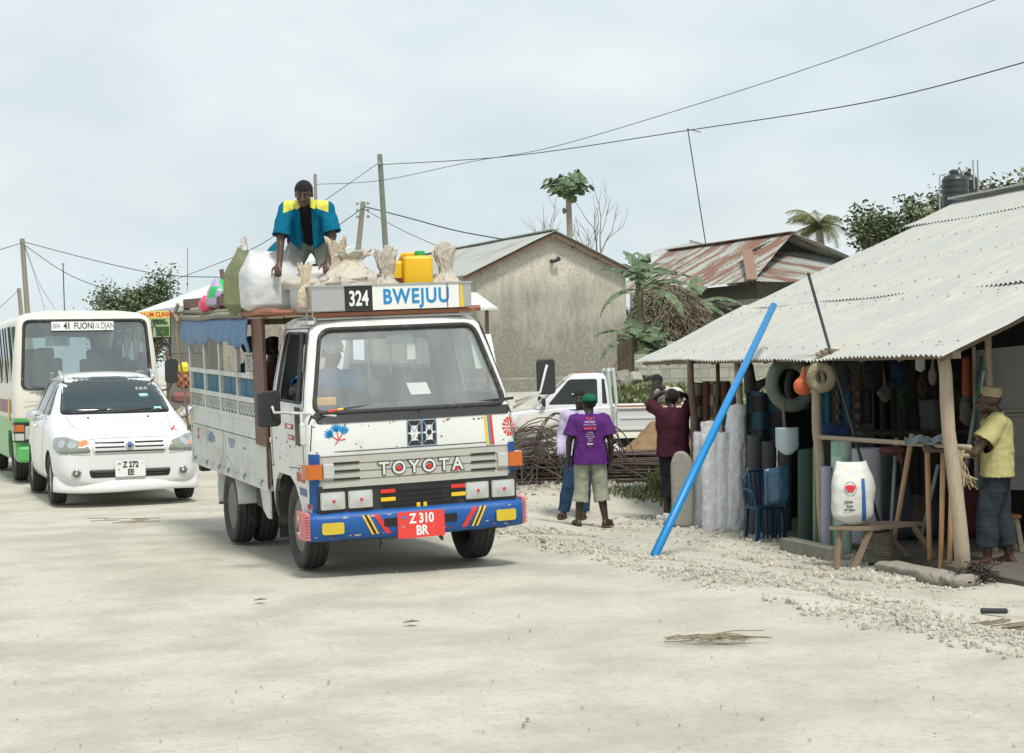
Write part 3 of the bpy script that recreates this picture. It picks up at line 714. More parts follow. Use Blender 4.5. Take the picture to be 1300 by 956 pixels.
# ---- grass tufts on the bank
def grass(name, areas, n, h, m, seed):
    b = MB(); rnd = random.Random(seed)
    for k in range(n):
        (x0, x1, y0, y1) = rnd.choice(areas); x = rnd.uniform(x0, x1); y = rnd.uniform(y0, y1)
        if noise.noise(Vector((x * 1.1, y * 1.1, 4))) < -.1: continue
        z = gz(x, y); a = rnd.uniform(0, 6.28); l = h * rnd.uniform(.4, 1.3); d = Vector((math.cos(a), math.sin(a), 0)); w = Vector((-d.y, d.x, 0)) * .009 * (1 + h * 3)
        p = Vector((x, y, z)); m1 = p + d * l * .2 + Vector((0, 0, l * .6)); e = p + d * l * .55 + Vector((0, 0, l * .9))
        b.face([p - w, p + w, m1 + w * .7, m1 - w * .7]); b.face([m1 - w * .7, m1 + w * .7, e])
    return tag(b.build(name, m, norm=False), kind='stuff')
grass('grass', [(2.2, 6.5, 33.0, 36.2), (1.8, 3.2, 33.5, 36.5)], 9000, .28, grass_m, 5)
grass('grass', [(1.0, 3.0, 23.3, 24.6), (2.0, 3.2, 22.5, 24.6)], 2600, .10, grass_m, 6)
grass('grass', [(1.9, 2.9, 24.0, 24.8)], 700, .26, grass_m, 8)

# ---- clinic building on the left
cb = thing('clinic_building', 'plain grey rendered building with a white sheet roof left of the truck', 'building')
n_ = Vector((.934, .357, 0)); fd = Vector((-.357, .934, 0)); A0 = Vector((-5.0, 31.6, 0))
def CB(q, s, z): return A0 + n_ * q + fd * s + Vector((0, 0, z))
b = MB(); b.slab([CB(0, 1.5, -.3), CB(2.2, 1.5, -.3), CB(2.2, 1.5, 3.75), CB(0, 1.5, 2.95)], fd * 6.1); b.build('wall', plaster2, cb)
b = MB(); corrugated(b, CB(-.5, 1.1, 2.88), CB(-.5, 8.8, 2.99), CB(2.6, 8.8, 4.12), CB(2.6, 1.1, 4.0), .1, .012, 3, .02)
b.bar(CB(-.5, 1.1, 2.84), CB(-.5, 8.8, 2.95), .03, .1); b.build('roof', white_roof_m, cb)
# its hanging signboard on a black frame
sg = thing('clinic_sign', 'green and yellow clinic signboard on a black frame beside the grey building', 'sign')
Ys = 33.0
sc_ = W(197, 411.5, Ys); sw, sh_ = W(213, 411, Ys).x - W(176, 411, Ys).x, W(195, 395, Ys).z - W(195, 428, Ys).z
Ms = frame(sc_, (1, .08, 0), (0, 0, 1))
sgreen = mat('sign_green', (.30, .48, .10), .5)
syel = mat('sign_yellow', (.75, .62, .12), .5)
b = MB(); b.box((0, 0, 0), (sw, sh_, .03)); b.build('panel', mat('sign_pale_green', (.42, .58, .28), .5, var=.35, vscale=4), sg, mtx=Ms)
b = MB(); b.box((0, sh_ * .36, .018), (sw, sh_ * .28, .006)); b.build('header', syel, sg, mtx=Ms)
b = MB(); b.box((-sw * .3, -sh_ * .22, .018), (sw * .36, sh_ * .5, .006)); b.build('picture', mat('sign_picture', (.55, .12, .06), .5, var=.6, vscale=9), sg, mtx=Ms)
b = MB(); b.box((sw * .25, -sh_ * .28, .018), (sw * .44, sh_ * .36, .006)); b.build('picture', mat('sign_picture_dark', (.08, .20, .05), .5, var=.7, vscale=12), sg, mtx=Ms)
text_mesh('lettering', 'SALUM CLINIC', sh_ * .24, print_red, sg, Ms @ Matrix.Translation((0, sh_ * .36, .023)), bold=.004, sx=.80)
text_mesh('lettering', 'DISPENSARY\n& LABORATORY', sh_ * .12, print_black, sg, Ms @ Matrix.Translation((sw * .12, sh_ * .08, .023)), bold=.003, sx=.8)
b = MB()
for a, c in (((215, 394), (216, 452)), ((177, 428), (213, 428)), ((199, 430), (216, 441)), ((214, 395), (214, 428))): b.bar(W(*a, Ys + .04), W(*c, Ys + .04), .04, .04)
b.build('bracket', black_plastic, sg)

# ------------------------------------------------------------------ poles, masts, wires
def pole(name, label, top, bot, Y, r, m, group='power poles', lean=0, extra=None):
    a, c = W(*top, Y), W(*bot, Y); d = (c - a).normalized(); k = (c.z + .5) / -d.z if d.z < 0 else 5; base = c + d * ((c.z + .4) / max(.2, -d.z))
    t = thing(name, label, 'pole', base, group=group)
    b = MB(); b.tube([Vector((0, 0, 0)), (a - base) * .5, a - base], [r * 1.15, r, r * .85], 10); b.build('shaft', m, t)
    return t, a, base
wire_m = mat('wire_black', (.05, .06, .06), .6)
tA, aA, bA = pole('power_pole', 'tall pale green pole standing alone left of the plastered house', (482, 196), (490, 322), 48, .085, mat('greenish_pole', (.20, .23, .17), .85, var=.3, vscale=3))
b = MB(); b.box((0, -.1, (aA - bA).z - .25), (.06, .12, .08)); b.build('insulator', print_grey, tA, mtx=Matrix.Translation((aA - bA).xy.to_3d()))
tB, aB, bB = pole('power_pole', 'dark leaning wooden pole behind the roof load', (461, 256), (454, 324), 52, .09, grey_wood)
b = MB()
for dz in (.1, .3, .5):
    for sx in (-.17, .15): b.lathe([(.0, 0), (.035, .0), (.05, .06), (.02, .09)], (aB - bB) + Vector((sx, -.08, -dz)), 'z', 8)
b.build('insulator', print_grey, tB)
pole('power_pole', 'short square grey post top right behind the head of the man in the blue shirt', (400, 221), (401, 262), 40, .045, grey_wood)
pole('power_pole', 'tall dark pole at the far left carrying several wires', (28, 303), (35, 398), 62, .10, grey_wood)
pole('power_pole', 'shorter pole just left of the tall dark pole at the far left', (24, 366), (27, 400), 75, .10, grey_wood)
pole('wooden_post', 'short leaning post behind the green sack', (281, 342), (286, 368), 44, .07, wood_dark, None)
def mast(label, top, bot, Y, r=.02, cross=()):
    r *= .65
    a, c = W(*top, Y), W(*bot, Y); t = thing('antenna_mast', label, 'antenna', c); b = MB(); b.tube([(0, 0, 0), a - c], r, 6)
    for (p, q) in cross: b.tube([W(*p, Y) - c, W(*q, Y) - c], r * .8, 5)
    b.build('rod', wire_m, t); return t
mast('thin leaning antenna mast above the rusty roof', (873, 163), (896, 310), 53, .028, [((873, 164), (890, 168))])
mast('thin straight antenna mast above the cream bus', (80, 335), (82, 398), 60, .03, [((78, 335), (82, 335))])
mast('short thin mast in front of the far left tree', (129, 372), (131, 392), 70, .04)
mast('faint tall mast between the left tree and the truck', (238, 315), (238, 368), 70, .02)
# lattice tower far away
tw = thing('lattice_tower', 'distant red and white lattice tower behind the sacks', 'tower', W(310, 330, 150))
b = MB()
H_ = (W(310, 302, 150) - W(310, 330, 150)).z
for sx in (-.25, .25):
    for sy in (-.25, .25): b.bar((sx, sy, -20), (sx, sy, H_), .07, .07)
z = -20
while z < H_: b.bar((-.25, -.25, z), (.25, -.25, z + .35), .05, .05); b.bar((.25, -.25, z), (-.25, -.25, z + .35), .05, .05); z += .35
b.build('mast', mat('tower_paint', (.42, .22, .20), .6, checker=((.6, .6, .6), .8)), tw)
def wire(label, pts, r=.012):
    """pts: (x, y, Y) measured points; slack between them"""
    P = [W(*p) for p in pts]; out = []
    for i in range(len(P) - 1):
        p0, p1, p2, p3 = P[max(0, i - 1)], P[i], P[i + 1], P[min(len(P) - 1, i + 2)]
        for k in range(10):
            t = k / 10; out.append(.5 * ((2 * p1) + (-p0 + p2) * t + (2 * p0 - 5 * p1 + 4 * p2 - p3) * t * t + (-p0 + 3 * p1 - 3 * p2 + p3) * t ** 3))
    out.append(P[-1]); b = MB(); b.tube(out, r, 5); tag(b.build('overhead_wire', wire_m), label, 'wire', 'overhead wires')
wire('lower of the two long wires rising from the tall pole to the upper right', [(484, 209, 48), (650, 198, 42), (870, 166, 36), (1110, 128, 30), (1330, 71, 25)], .011)
wire('upper long wire crossing the sky to the top right corner', [(402, 234, 40), (484, 229, 40), (600, 205, 38), (700, 187, 35), (870, 137, 31), (1060, 75, 28), (1300, -14, 24)], .007)
wire('wire running down from the tall pole to the left behind the man on the roof', [(482, 206, 48), (416, 252, 46), (348, 300, 46), (300, 325, 48), (225, 354, 55)], .010)
wire('short wire from the leaning pole down to the roof load', [(461, 264, 52), (430, 286, 48), (395, 312, 44)], .014)
wire('wire from the leaning pole running right to the house', [(462, 262, 52), (520, 277, 50), (580, 293, 48), (640, 304, 46)], .018)
wire('thinner wire from the leaning pole dipping to the house roof', [(463, 266, 52), (510, 292, 50), (562, 315, 47)], .010)
wire('top left wire leaving the picture from the tall dark pole', [(29, 308, 62), (0, 317, 55), (-40, 328, 48)], .014)
wire('upper wire from the tall dark pole towards the clinic roof', [(30, 307, 62), (130, 333, 58), (210, 349, 55), (290, 352, 52)], .014)
wire('lower wire from the tall dark pole sagging to the tree', [(31, 311, 62), (90, 350, 62), (165, 377, 62)], .014)
wire('slack guy wire beside the tall dark pole', [(31, 312, 62), (44, 350, 61), (57, 393, 60)], .008)
wire('second slack guy wire beside the tall dark pole', [(32, 312, 62), (50, 360, 61), (70, 392, 60)], .008)
wire('faint low wire at the left edge of the picture', [(24, 368, 75), (0, 390, 70), (-20, 402, 66)], .012)

# ------------------------------------------------------------------ water tanks behind the shop roof
tank_m = mat('black_tank_plastic', (.022, .028, .032), .38, dirt=(((.10, .10, .09), .25, 5),))
tkg = 'rooftop water tanks'
def tank(px, py_top, py_bot, wpx, Y, label):
    a, c = W(px, py_top, Y), W(px, py_bot, Y); r = wpx / 2200 * Y / 2; H = a.z - c.z
    t = thing('water_tank', label, 'water tank', c, group=tkg); b = MB(); pr = [(0, 0), (r * .98, 0), (r, .03)]
    nrib = 9
    for k in range(nrib):
        z = H * .84 * k / nrib; s = H * .84 / nrib; pr += [(r, z + s * .15), (r * 1.0, z + s * .6), (r * .975, z + s * .72), (r * .975, z + s * .88), (r, z + s)]
    pr += [(r * .97, H * .87), (r * .8, H * .92), (r * .35, H * .95), (0, H * .955)]
    b.lathe(pr, (0, 0, 0), 'z', 40); b.build('body', tank_m, t, angle=40)
    b = MB(); b.lathe([(0, 0), (r * .36, 0), (r * .36, H * .05), (r * .2, H * .08), (0, H * .08)], (-.1 * r, 0, H * .94), 'z', 20); b.build('lid', tank_m, t, angle=40)
tank(1214, 217, 300, 34, 50, 'left and larger of the two black water tanks')
tank(1231, 219, 300, 26, 51, 'right black water tank partly behind its neighbour')
tk = thing('tank_platform', 'plain stand under the black water tanks', 'platform'); q = W(1222, 300, 50.5)
b = MB(); b.box((q.x, 50.6, q.z - .06), (1.6, 1.6, .1))
for sx in (-.7, .7):
    for sy in (-.7, .7): b.bar((q.x + sx, 50.6 + sy, 0), (q.x + sx, 50.6 + sy, q.z - .1), .12, .12)
b.build('stand', plaster2, tk)
pp = thing('water_pipe', 'thin grey pipes rising around the black water tanks', 'pipe'); b = MB()
b.tube([W(1193, 290, 49.4), W(1193, 222, 49.4), W(1206, 221, 49.4)], .02, 6); b.tube([W(1237, 240, 50.4), W(1235, 203, 50.4), W(1241, 203, 50.4), W(1243, 270, 50.4)], .022, 6)
b.build('tubes', print_grey, pp)

# ------------------------------------------------------------------ trees and plants
def ground_at(px, py, Y): q = W(px, py, Y); return Vector((q.x, Y, gz(q.x, Y)))
# papaya
Yp = 52; top = W(721, 236, Yp); base = Vector((W(723, 300, Yp).x, Yp, .9)); pa = thing('papaya_tree', 'tall slender papaya tree with an umbrella of leaves above the plastered house', 'tree', base)
b = MB(); T = top - base; b.tube([(0, 0, 0), T * .5 + Vector((.05, 0, 0)), T], [.12, .10, .085], 10); b.build('trunk', bark_pale, pa)
rnd = random.Random(4); b = MB(); bl = MB()
for k in range(60):
    a = rnd.uniform(0, 6.28); el = rnd.uniform(-.35, 1.2); ln = rnd.uniform(.35, .78)
    d = Vector((math.cos(a) * math.cos(el), math.sin(a) * math.cos(el), math.sin(el) * .55)); p = T + Vector((0, 0, rnd.uniform(-.1, .15))); e = p + d * ln - Vector((0, 0, .06))
    b.tube([p, p + d * ln * .6 + Vector((0, 0, .03)), e], .013, 4)
    side = d.cross(Vector((0, 0, 1))).normalized(); out_ = (Vector((d.x, d.y, -.75))).normalized()
    for f in range(-4, 5):       # seven-lobed hanging leaf
        an = f * .42; dd = (out_ * math.cos(an) + side * math.sin(an)).normalized(); lw = .24 * (1 - abs(f) * .07) + rnd.uniform(-.03, .03)
        wv = dd.cross(d).normalized() * .042 if abs(dd.dot(d)) < .95 else side * .042
        for sg_ in (1,):
            bl.face([e, e + dd * lw * .45 + wv * 1.3, e + dd * lw * .75 + wv * 1.1 + Vector((rnd.uniform(-.02, .02),) * 3), e + dd * lw, e + dd * lw * .7 - wv * 1.2, e + dd * lw * .4 - wv])
b.build('leaf_stalks', bark_pale, pa); bl.build('crown', leaf_papaya, pa, norm=False)
b = MB()
b.bm.free()
for k in range(8):
    a = k * .9; b = MB(); b.ball(T + (Vector((math.cos(a) * .13, math.sin(a) * .13, -.15 - .04 * k)) if k else Vector((-.13, -.05, -.75))), (.06, .06, .10), 2); b.build('fruit', mat('green_papaya', (.12, .17, .05), .5), pa)
# bare tree
tree('bare_tree', 'leafless twiggy tree right of the papaya', Vector((W(752, 300, 56).x, 56, .9)), 5.6, .09, 21, None, 1.0, depth=4, L0=1.5, first=.55, spread=.45, nlimb=5)
# banana plants
def banana(base, h, seed, label, lean=(0, 0), nleaf=7, L=1.5, angs=None):
    rnd = random.Random(seed); t = thing('banana_plant', label, 'banana plant', base, group='banana plants beside the plastered house')
    T = Vector((lean[0], lean[1], h)); b = MB(); b.tube([(0, 0, -.2), T * .5, T], [.12, .10, .06], 9); b.build('stem', mat('banana_stem', (.16, .17, .08), .7, var=.5, vscale=5), t)
    b = MB()
    for k in range(nleaf):
        a = angs[k][0] if angs else rnd.uniform(0, 6.28); el = angs[k][1] if angs else rnd.uniform(.3, 1.3); ln = L * rnd.uniform(.8, 1.15) * (angs[k][2] if angs and len(angs[k]) > 2 else 1)
        hd = Vector((math.cos(a), math.sin(a), 0)); n = 14; pts = []; p = T.copy(); e = el
        for i in range(n + 1): pts.append(p.copy()); p = p + (hd * math.cos(e) + Vector((0, 0, math.sin(e)))) * ln / n; e -= (.10 + .03 * rnd.random())
        side = hd.cross(Vector((0, 0, 1))).normalized(); wmax = .20 * ln ** .5
        wd_ = [0.02 if i < 2 else wmax * math.sin(math.pi * min(1, (i - 1) / (n - 1)) ** .75) + .01 for i in range(n + 1)]
        for i in range(1, n):
            for sg_ in (-1, 1):
                if rnd.random() < .16: continue
                g = rnd.uniform(.66, 1.05); dz = Vector((0, 0, -.35))
                b.face([pts[i], pts[i].lerp(pts[i + 1], .9 if rnd.random() < .5 else 1), pts[i + 1] + (side * sg_ + dz) * wd_[i + 1] * g, pts[i] + (side * sg_ + dz) * wd_[i] * g + (pts[i + 1] - pts[i]) * .1])
        b.tube(pts, [.018 * (1 - i / n * .8) for i in range(n + 1)], 4)
    b.build('leaves', leaf_banana, t, norm=False); return t
banana(ground_at(812, 470, 38.5), 2.3, 1, 'tall banana plant close against the right end of the plastered house', (.05, 0), 9, 1.5, [(2.6, 1.2), (.25, .95, 1.1), (.1, .65, 1.15), (4.4, .9), (1.2, 1.3), (3.4, .2, .8), (5.4, .3), (.0, -.3, .7), (1.55, 1.5, 1)])
banana(ground_at(806, 470, 37.8), 1.2, 2, 'low banana clump in front of the board gate', (0, 0), 7, 1.05, [(4.7, .8), (.2, .7), (2.9, .8), (.1, -.1), (5.5, .4), (3.6, .3), (1.6, 1.2)])
banana(ground_at(845, 470, 38.2), .9, 3, 'small banana clump under the brush heap', (0, 0), 6, .95, [(4.4, .9), (.3, .7), (2.6, 1.2), (.1, .2), (3.3, .6), (5.6, .5)])
banana(ground_at(885, 430, 43), 2.1, 5, 'banana plant with broad flat leaves in front of the rusty roofed house', (0, 0), 6, 1.5, [(1.4, 1.45, .9), (.05, .55, 1.05), (.0, .25, 1.05), (-.2, .0, .9), (3.2, .2, .5), (5, .5, .8)])
banana(ground_at(812, 470, 47.5), 3.0, 11, 'banana plant half hidden behind the house corner with upright torn leaves', (0, 0), 8, 1.3, [(1.0, 1.45), (.3, 1.1), (.1, .8), (5.0, 1.2), (2.0, 1.5), (.5, .3), (5.6, .6), (4.0, 1.0)])
banana(ground_at(826, 470, 37.6), 1.0, 13, 'young banana plant with a split hanging leaf beside the board gate', (0, 0), 6, .9, [(.4, 1.2), (5.2, .9), (2.8, 1.0), (4.2, .3), (1.2, 1.4), (.1, .1)])
# brush heap
rnd = random.Random(9); q = ground_at(852, 460, 41); bh = thing('brush_heap', 'rounded heap of dry grey brush behind the banana plants', 'bush', q)
b = MB()
for k in range(5200):
    a = rnd.uniform(0, 6.28); z = rnd.random() ** .7; r = .95 * math.sqrt(max(0, 1 - (z) ** 2.2)) * rnd.uniform(.75, 1.0)
    p = Vector((r * math.cos(a), r * math.sin(a), z * 2.05 + .2)); d = Vector((rnd.uniform(-1, 1) + math.cos(a) * .6, rnd.uniform(-1, 1) + math.sin(a) * .6, rnd.uniform(-1.6, -.1))).normalized() * rnd.uniform(.12, .34); w = d.cross(Vector((rnd.uniform(-1, 1), rnd.uniform(-1, 1), 1))).normalized() * .010
    b.face([p - w, p + w, p + d + w * .4, p + d - w * .4])
b.build('twigs', straw_m, bh, norm=False)
b = MB(); b.ball((0, 0, .8), (.78, .78, 1.2), 4, .3); b.build('core', mat('brush_core', (.07, .06, .045), .95, bump=(20, 1)), bh, smooth=True); bh.scale = (1.3, 1.1, 1.12)
tree('leafy_bush', 'dark tangled bush filling the gap between the plastered house and the brush heap', Vector((W(812, 470, 50).x, 50, .9)), 3.1, .05, 51, leaf_dark, 1.0, depth=3, per=60, leaf=.13, L0=.9, first=.15, lspread=.22, spread=.8, nlimb=7)
# coconut palm
Yq = 62; q = W(1040, 292, Yq); base = Vector((q.x + .3, Yq, .9)); pm = thing('coconut_palm', 'coconut palm with drooping fronds beyond the rusty roof', 'palm tree', base); T = q - base
b = MB(); b.tube([(0, 0, 0), T * .5 + Vector((.1, 0, 0)), T], [.2, .16, .13], 10); b.build('trunk', bark_pale, pm)
b = MB(); rnd = random.Random(14)
for k in range(26):
    a = rnd.uniform(0, 6.28); e = rnd.uniform(.1, 1.45); ln = rnd.uniform(1.2, 1.75); hd = Vector((math.cos(a), math.sin(a), 0)); n = 16; p = T.copy(); pts = []
    for i in range(n + 1): pts.append(p.copy()); p = p + (hd * math.cos(e) + Vector((0, 0, math.sin(e)))) * ln / n; e -= .115
    b.tube(pts, [.022 * (1 - i / n * .8) for i in range(n + 1)], 4); side = hd.cross(Vector((0, 0, 1))).normalized()
    for i in range(2, n * 2):
        c = pts[i // 2] if i % 2 == 0 else (pts[i // 2] + pts[min(n, i // 2 + 1)]) / 2; lf = .46 * math.sin(math.pi * min(.97, i / (2 * n) * .9 + .1)) + .08; fw = (pts[min(n, i // 2 + 1)] - pts[i // 2 - 1]).normalized()
        for sg_ in (-1, 1):
            d = (side * sg_ * .8 + fw * .55 + Vector((0, 0, -.65 + rnd.uniform(-.2, .2)))).normalized() * lf * rnd.uniform(.8, 1.1); w = fw * .018
            b.face([c - w, c + w, c + d])
b.build('fronds', palm_leaf, pm, norm=False)
# trees at the right, the left and behind the tanks
tree('leafy_tree', 'dark leafy tree left of the black water tanks', Vector((W(1160, 290, 58).x, 58, .9)), 6.3, .2, 31, leaf_dark, 2.2, depth=4, per=34, leaf=.17, L0=1.7, first=.35, lspread=.2, spread=.75, nlimb=7)
tree('leafy_tree', 'loose olive tree right of the black water tanks', Vector((W(1275, 230, 60).x, 60, .9)), 7.8, .2, 37, leaf_olive, 2.0, depth=4, per=26, leaf=.17, L0=1.9, first=.4, lspread=.2, spread=.7, nlimb=7)
tree('leafy_tree', 'dense far tree above the cream bus and the clinic roof', Vector((W(188, 380, 95).x, 95, 0)), 6.3, .3, 41, leaf_dark, 2.2, depth=4, per=60, leaf=.20, L0=2.0, first=.3, lspread=.38, spread=.8, nlimb=8)
# ------------------------------------------------------------------ vehicle helpers
def loft(name, rings, m, parent=None, close=True):
    """rings: list of point lists with equal counts -> closed solid"""
    b = MB(); V = [[b.bm.verts.new(Vector(p)) for p in r] for r in rings]; n = len(V[0])
    for A, B in zip(V, V[1:]):
        for k in range(n): b.bm.faces.new((A[k], A[(k + 1) % n], B[(k + 1) % n], B[k]))
    if close: b.bm.faces.new(V[0][::-1]); b.bm.faces.new(V[-1])
    return b.build(name, m, parent)
def ring_xy(xf, xr, w, z, rf, rr, n=6, crown=0.0):
    pts = []
    for cx, cy, a0, r in ((xf - rf, w - rf, 0, rf), (xr + rr, w - rr, 90, rr), (xr + rr, -w + rr, 180, rr), (xf - rf, -w + rf, 270, rf)):
        for k in range(n + 1):
            a = R(a0 + 90 * k / n); pts.append((cx + r * math.cos(a), cy + r * math.sin(a), z))
    # bow the front face slightly and split it
    out = []
    for i, p in enumerate(pts):
        out.append(p)
    fr = [((xf + crown * (1 - (y / w) ** 2), y, z)) for y in [(-w + rf) + (2 * (w - rf)) * k / 8 for k in range(1, 8)]]
    return out + fr
def shell(name, ringfn, levels, inset, m, parent):
    """hollow lofted body: outer rings minus inner rings"""
    o = loft(name, [ringfn(l, 0) for l in levels], m, parent)
    inner = loft('cutter', [ringfn(l, inset) for l in levels[1:-1]], m)
    cut(o, [inner]); return o
def cutter(poly, axis, lo, hi):
    """prism: poly in the two other axes (order: x->(y,z), y->(x,z), z->(x,y))"""
    b = MB()
    def P(p, v): return (v, p[0], p[1]) if axis == 'x' else ((p[0], v, p[1]) if axis == 'y' else (p[0], p[1], v))
    d = [0, 0, 0]; d['xyz'.index(axis)] = hi - lo
    b.slab([P(p, lo) for p in poly], d); return b.build('cutter', white_paint)
def wheel(name, parent, pos, r, w, rimr, side, tm, rm, tread='zig', hub='truck', label=None, n=72):
    """side = +1 / -1: which way (local y) the outer face looks"""
    x, y, z = pos; M = Matrix.Translation(pos)
    t = bpy.data.objects.new(name, None); C.objects.link(t); t.parent = parent; t.matrix_local = M; t.empty_display_size = .1
    b = MB(); N = n * 2; cs = 22
    prof = []
    hw = w / 2
    prof = [(rimr, -hw * .72), (rimr + .012, -hw * .86), ((rimr + r) / 2, -hw * 1.0), (r - .03, -hw * .97)]
    tr = [(-hw * .86 + 2 * hw * .86 * k / cs) for k in range(cs + 1)]
    prof += [(r - .004 * (abs(q) / hw) ** 2 * 3, q) for q in tr]
    prof += [(r - .03, hw * .97), ((rimr + r) / 2, hw * 1.0), (rimr + .012, hw * .86), (rimr, hw * .72), (rimr - .02, 0)]
    rings = []
    for i in range(N):
        a = 2 * math.pi * i / N; ring = []
        for (rr, q) in prof:
            if r - .02 < rr:
                if tread == 'zig':
                    zz = .006 * (1 if i % 4 < 2 else -1)
                    for g in (-.5, 0, .5):
                        if abs(q - g * hw - zz) < hw * .075: rr -= .011
                elif tread == 'car':
                    for g in (-.45, 0, .45):
                        if abs(q - g * hw) < hw * .07: rr -= .008
                if abs(q) > hw * .62 and i % 4 == 0: rr -= .006
            ring.append(b.bm.verts.new((rr * math.cos(a), q, rr * math.sin(a))))
        rings.append(ring)
    m_ = len(prof)
    for i in range(N):
        A, B = rings[i], rings[(i + 1) % N]
        for k in range(m_): b.bm.faces.new((A[k], B[k], B[(k + 1) % m_], A[(k + 1) % m_]))
    b.build('tyre', tm, t, angle=50)
    b = MB(); s = side
    if hub == 'truck':
        b.lathe([(rimr, hw * .72 * s), (rimr - .012, hw * .60 * s), (rimr - .03, hw * .5 * s), (rimr * .82, .1 * hw * s), (rimr * .62, -.05 * hw * s), (rimr * .55, .25 * hw * s), (rimr * .30, .3 * hw * s), (rimr * .28, .62 * hw * s), (rimr * .2, .68 * hw * s), (0, .68 * hw * s)], (0, 0, 0), 'y', 40)
        for k in range(6):
            a = k * math.pi / 3; b.lathe([(.0, 0), (.013, 0), (.013, .03 * s), (0, .03 * s)], (math.cos(a) * rimr * .45, .26 * hw * s, math.sin(a) * rimr * .45), 'y', 6)
    elif hub == 'dual':
        b.lathe([(rimr, hw * .72 * s), (rimr - .012, hw * .6 * s), (rimr * .93, 0), (rimr * .88, -hw * .9 * s), (rimr * .55, -hw * 1.0 * s), (rimr * .35, -hw * .9 * s), (rimr * .32, -hw * .3 * s), (0, -hw * .25 * s)], (0, 0, 0), 'y', 40)
    else:
        b.lathe([(rimr, hw * .72 * s), (rimr - .015, hw * .66 * s), (rimr - .02, 0)], (0, 0, 0), 'y', 40)
        b.lathe([(.0, hw * .6 * s), (rimr * .2, hw * .6 * s), (rimr * .22, hw * .3 * s)], (0, 0, 0), 'y', 24)
        for k in range(7):
            a = k * 2 * math.pi / 7; d = Vector((math.cos(a), 0, math.sin(a))); b.bar(d * rimr * .15 + Vector((0, hw * .5 * s, 0)), d * (rimr - .012) + Vector((0, hw * .6 * s, 0)), .045, .03, up=(0, 1, 0))
        b.lathe([(rimr * .9, -hw * .2 * s), (0, -hw * .2 * s)], (0, 0, 0), 'y', 24)
    b.build('rim', rm, t, angle=40)
    return t
def gasket(b, loop, r, n=6): b.tube(loop, r, n, closed=True)
# ------------------------------------------------------------------ the truck bus
TRO = Vector((-1.013, 14.254, 0)); TRA = R(-69)
truck = thing('truck_bus', 'white light truck converted to an open sided passenger bus with a blue bumper, number 324', 'truck', TRO, TRA)
MBo = (Matrix.Translation((.7, 0, .5)) @ Matrix.Rotation(R(1.6), 4, 'Y') @ Matrix.Rotation(R(1.5), 4, 'X') @ Matrix.Translation((-.7, 0, -.5)))
TW = Matrix.Translation(TRO) @ Matrix.Rotation(TRA, 4, 'Z') @ MBo      # truck body coordinates -> world
TWI = TW.inverted()
def TB(px, py, x=None, y=None):
    """measured point on the body plane x = const or y = const"""
    o = TWI @ Vector((0, 0, CAM_H)); d = (TWI.to_3x3() @ Vector(ray(px, py)))
    t = (x - o.x) / d.x if x is not None else (y - o.y) / d.y
    return o + d * t
T = truck; M = MBo
# cab shell
LV = [(.38, .64, .83), (.50, .67, .845), (.70, .69, .855), (.97, .70, .86), (1.2, .675, .86), (1.27, .65, .855), (1.5, .545, .815), (1.75, .43, .763), (1.93, .34, .72), (1.985, .28, .69), (2.015, .20, .63), (2.03, .05, .5)]
def cabring(l, ins):
    z, xf, w = l; top = z > 2.0
    if ins: z = min(z, 1.975 if not top else 1.985) + (.04 if z < .45 else 0) - (.0); 
    zz = z if not ins else (z if l[0] < 1.98 else 1.965 + (l[0] - 1.98) * .3)
    return ring_xy(xf - ins, -.60 + ins + (max(0, z - 1.3) * .05), w - ins, zz, (.10 if z < 1.98 else .14), .05, 6, .035 * sstep(.97, 1.28, z))
cab = shell('cab', cabring, LV, .035, white_paint, T)
ws = rpoly([(-.79, 1.285), (.79, 1.285), (.64, 1.925), (-.64, 1.925)], .09)
dw = rpoly([(-.40, 1.36), (.47, 1.36), (.30, 1.90), (-.40, 1.90)], .05)
bw = rpoly([(-.6, 1.35), (.6, 1.35), (.55, 1.82), (-.55, 1.82)], .06)
arch = [(-.62, .2), (-.52, .58), (-.42, .70), (-.30, .765), (.08, .765), (.24, .70), (.36, .56), (.46, .2)]
cut(cab, [cutter(ws, 'x', .12, 1.3), cutter(bw, 'x', -1, -.3), cutter(dw, 'y', -1.2, 1.2), cutter(arch, 'y', -1.2, -.35), cutter(arch, 'y', .35, 1.2)])
cab.matrix_local = M
cab.data.materials.append(mat('cab_lining', (.16, .16, .16), .8))
for p in cab.data.polygons:
    p.use_smooth = True
    c_ = p.center - Vector((.0, 0, 1.2)); c_.z *= .6
    if p.normal.dot(c_) < 0 and p.area > .0004: p.material_index = 1
cab.data.set_sharp_from_angle(angle=R(35))
bv = bvh_of(cab)
def surf_loop(poly, inward=0.0):
    out = []
    for (y, z) in poly:
        # interpolate the front surface of the loft
        for a, c in zip(LV, LV[1:]):
            if a[0] <= z <= c[0]: t = (z - a[0]) / (c[0] - a[0]); xf = lerp(a[1], c[1], t); w = lerp(a[2], c[2], t)
        yy = min(abs(y), w - .1); x = xf + .035 * sstep(.97, 1.28, z) * (1 - (y / w) ** 2)
        if abs(y) > w - .10: x = xf - .10 + math.sqrt(max(0, .01 - (abs(y) - w + .10) ** 2))
        out.append((x - inward, y, z))
    return out
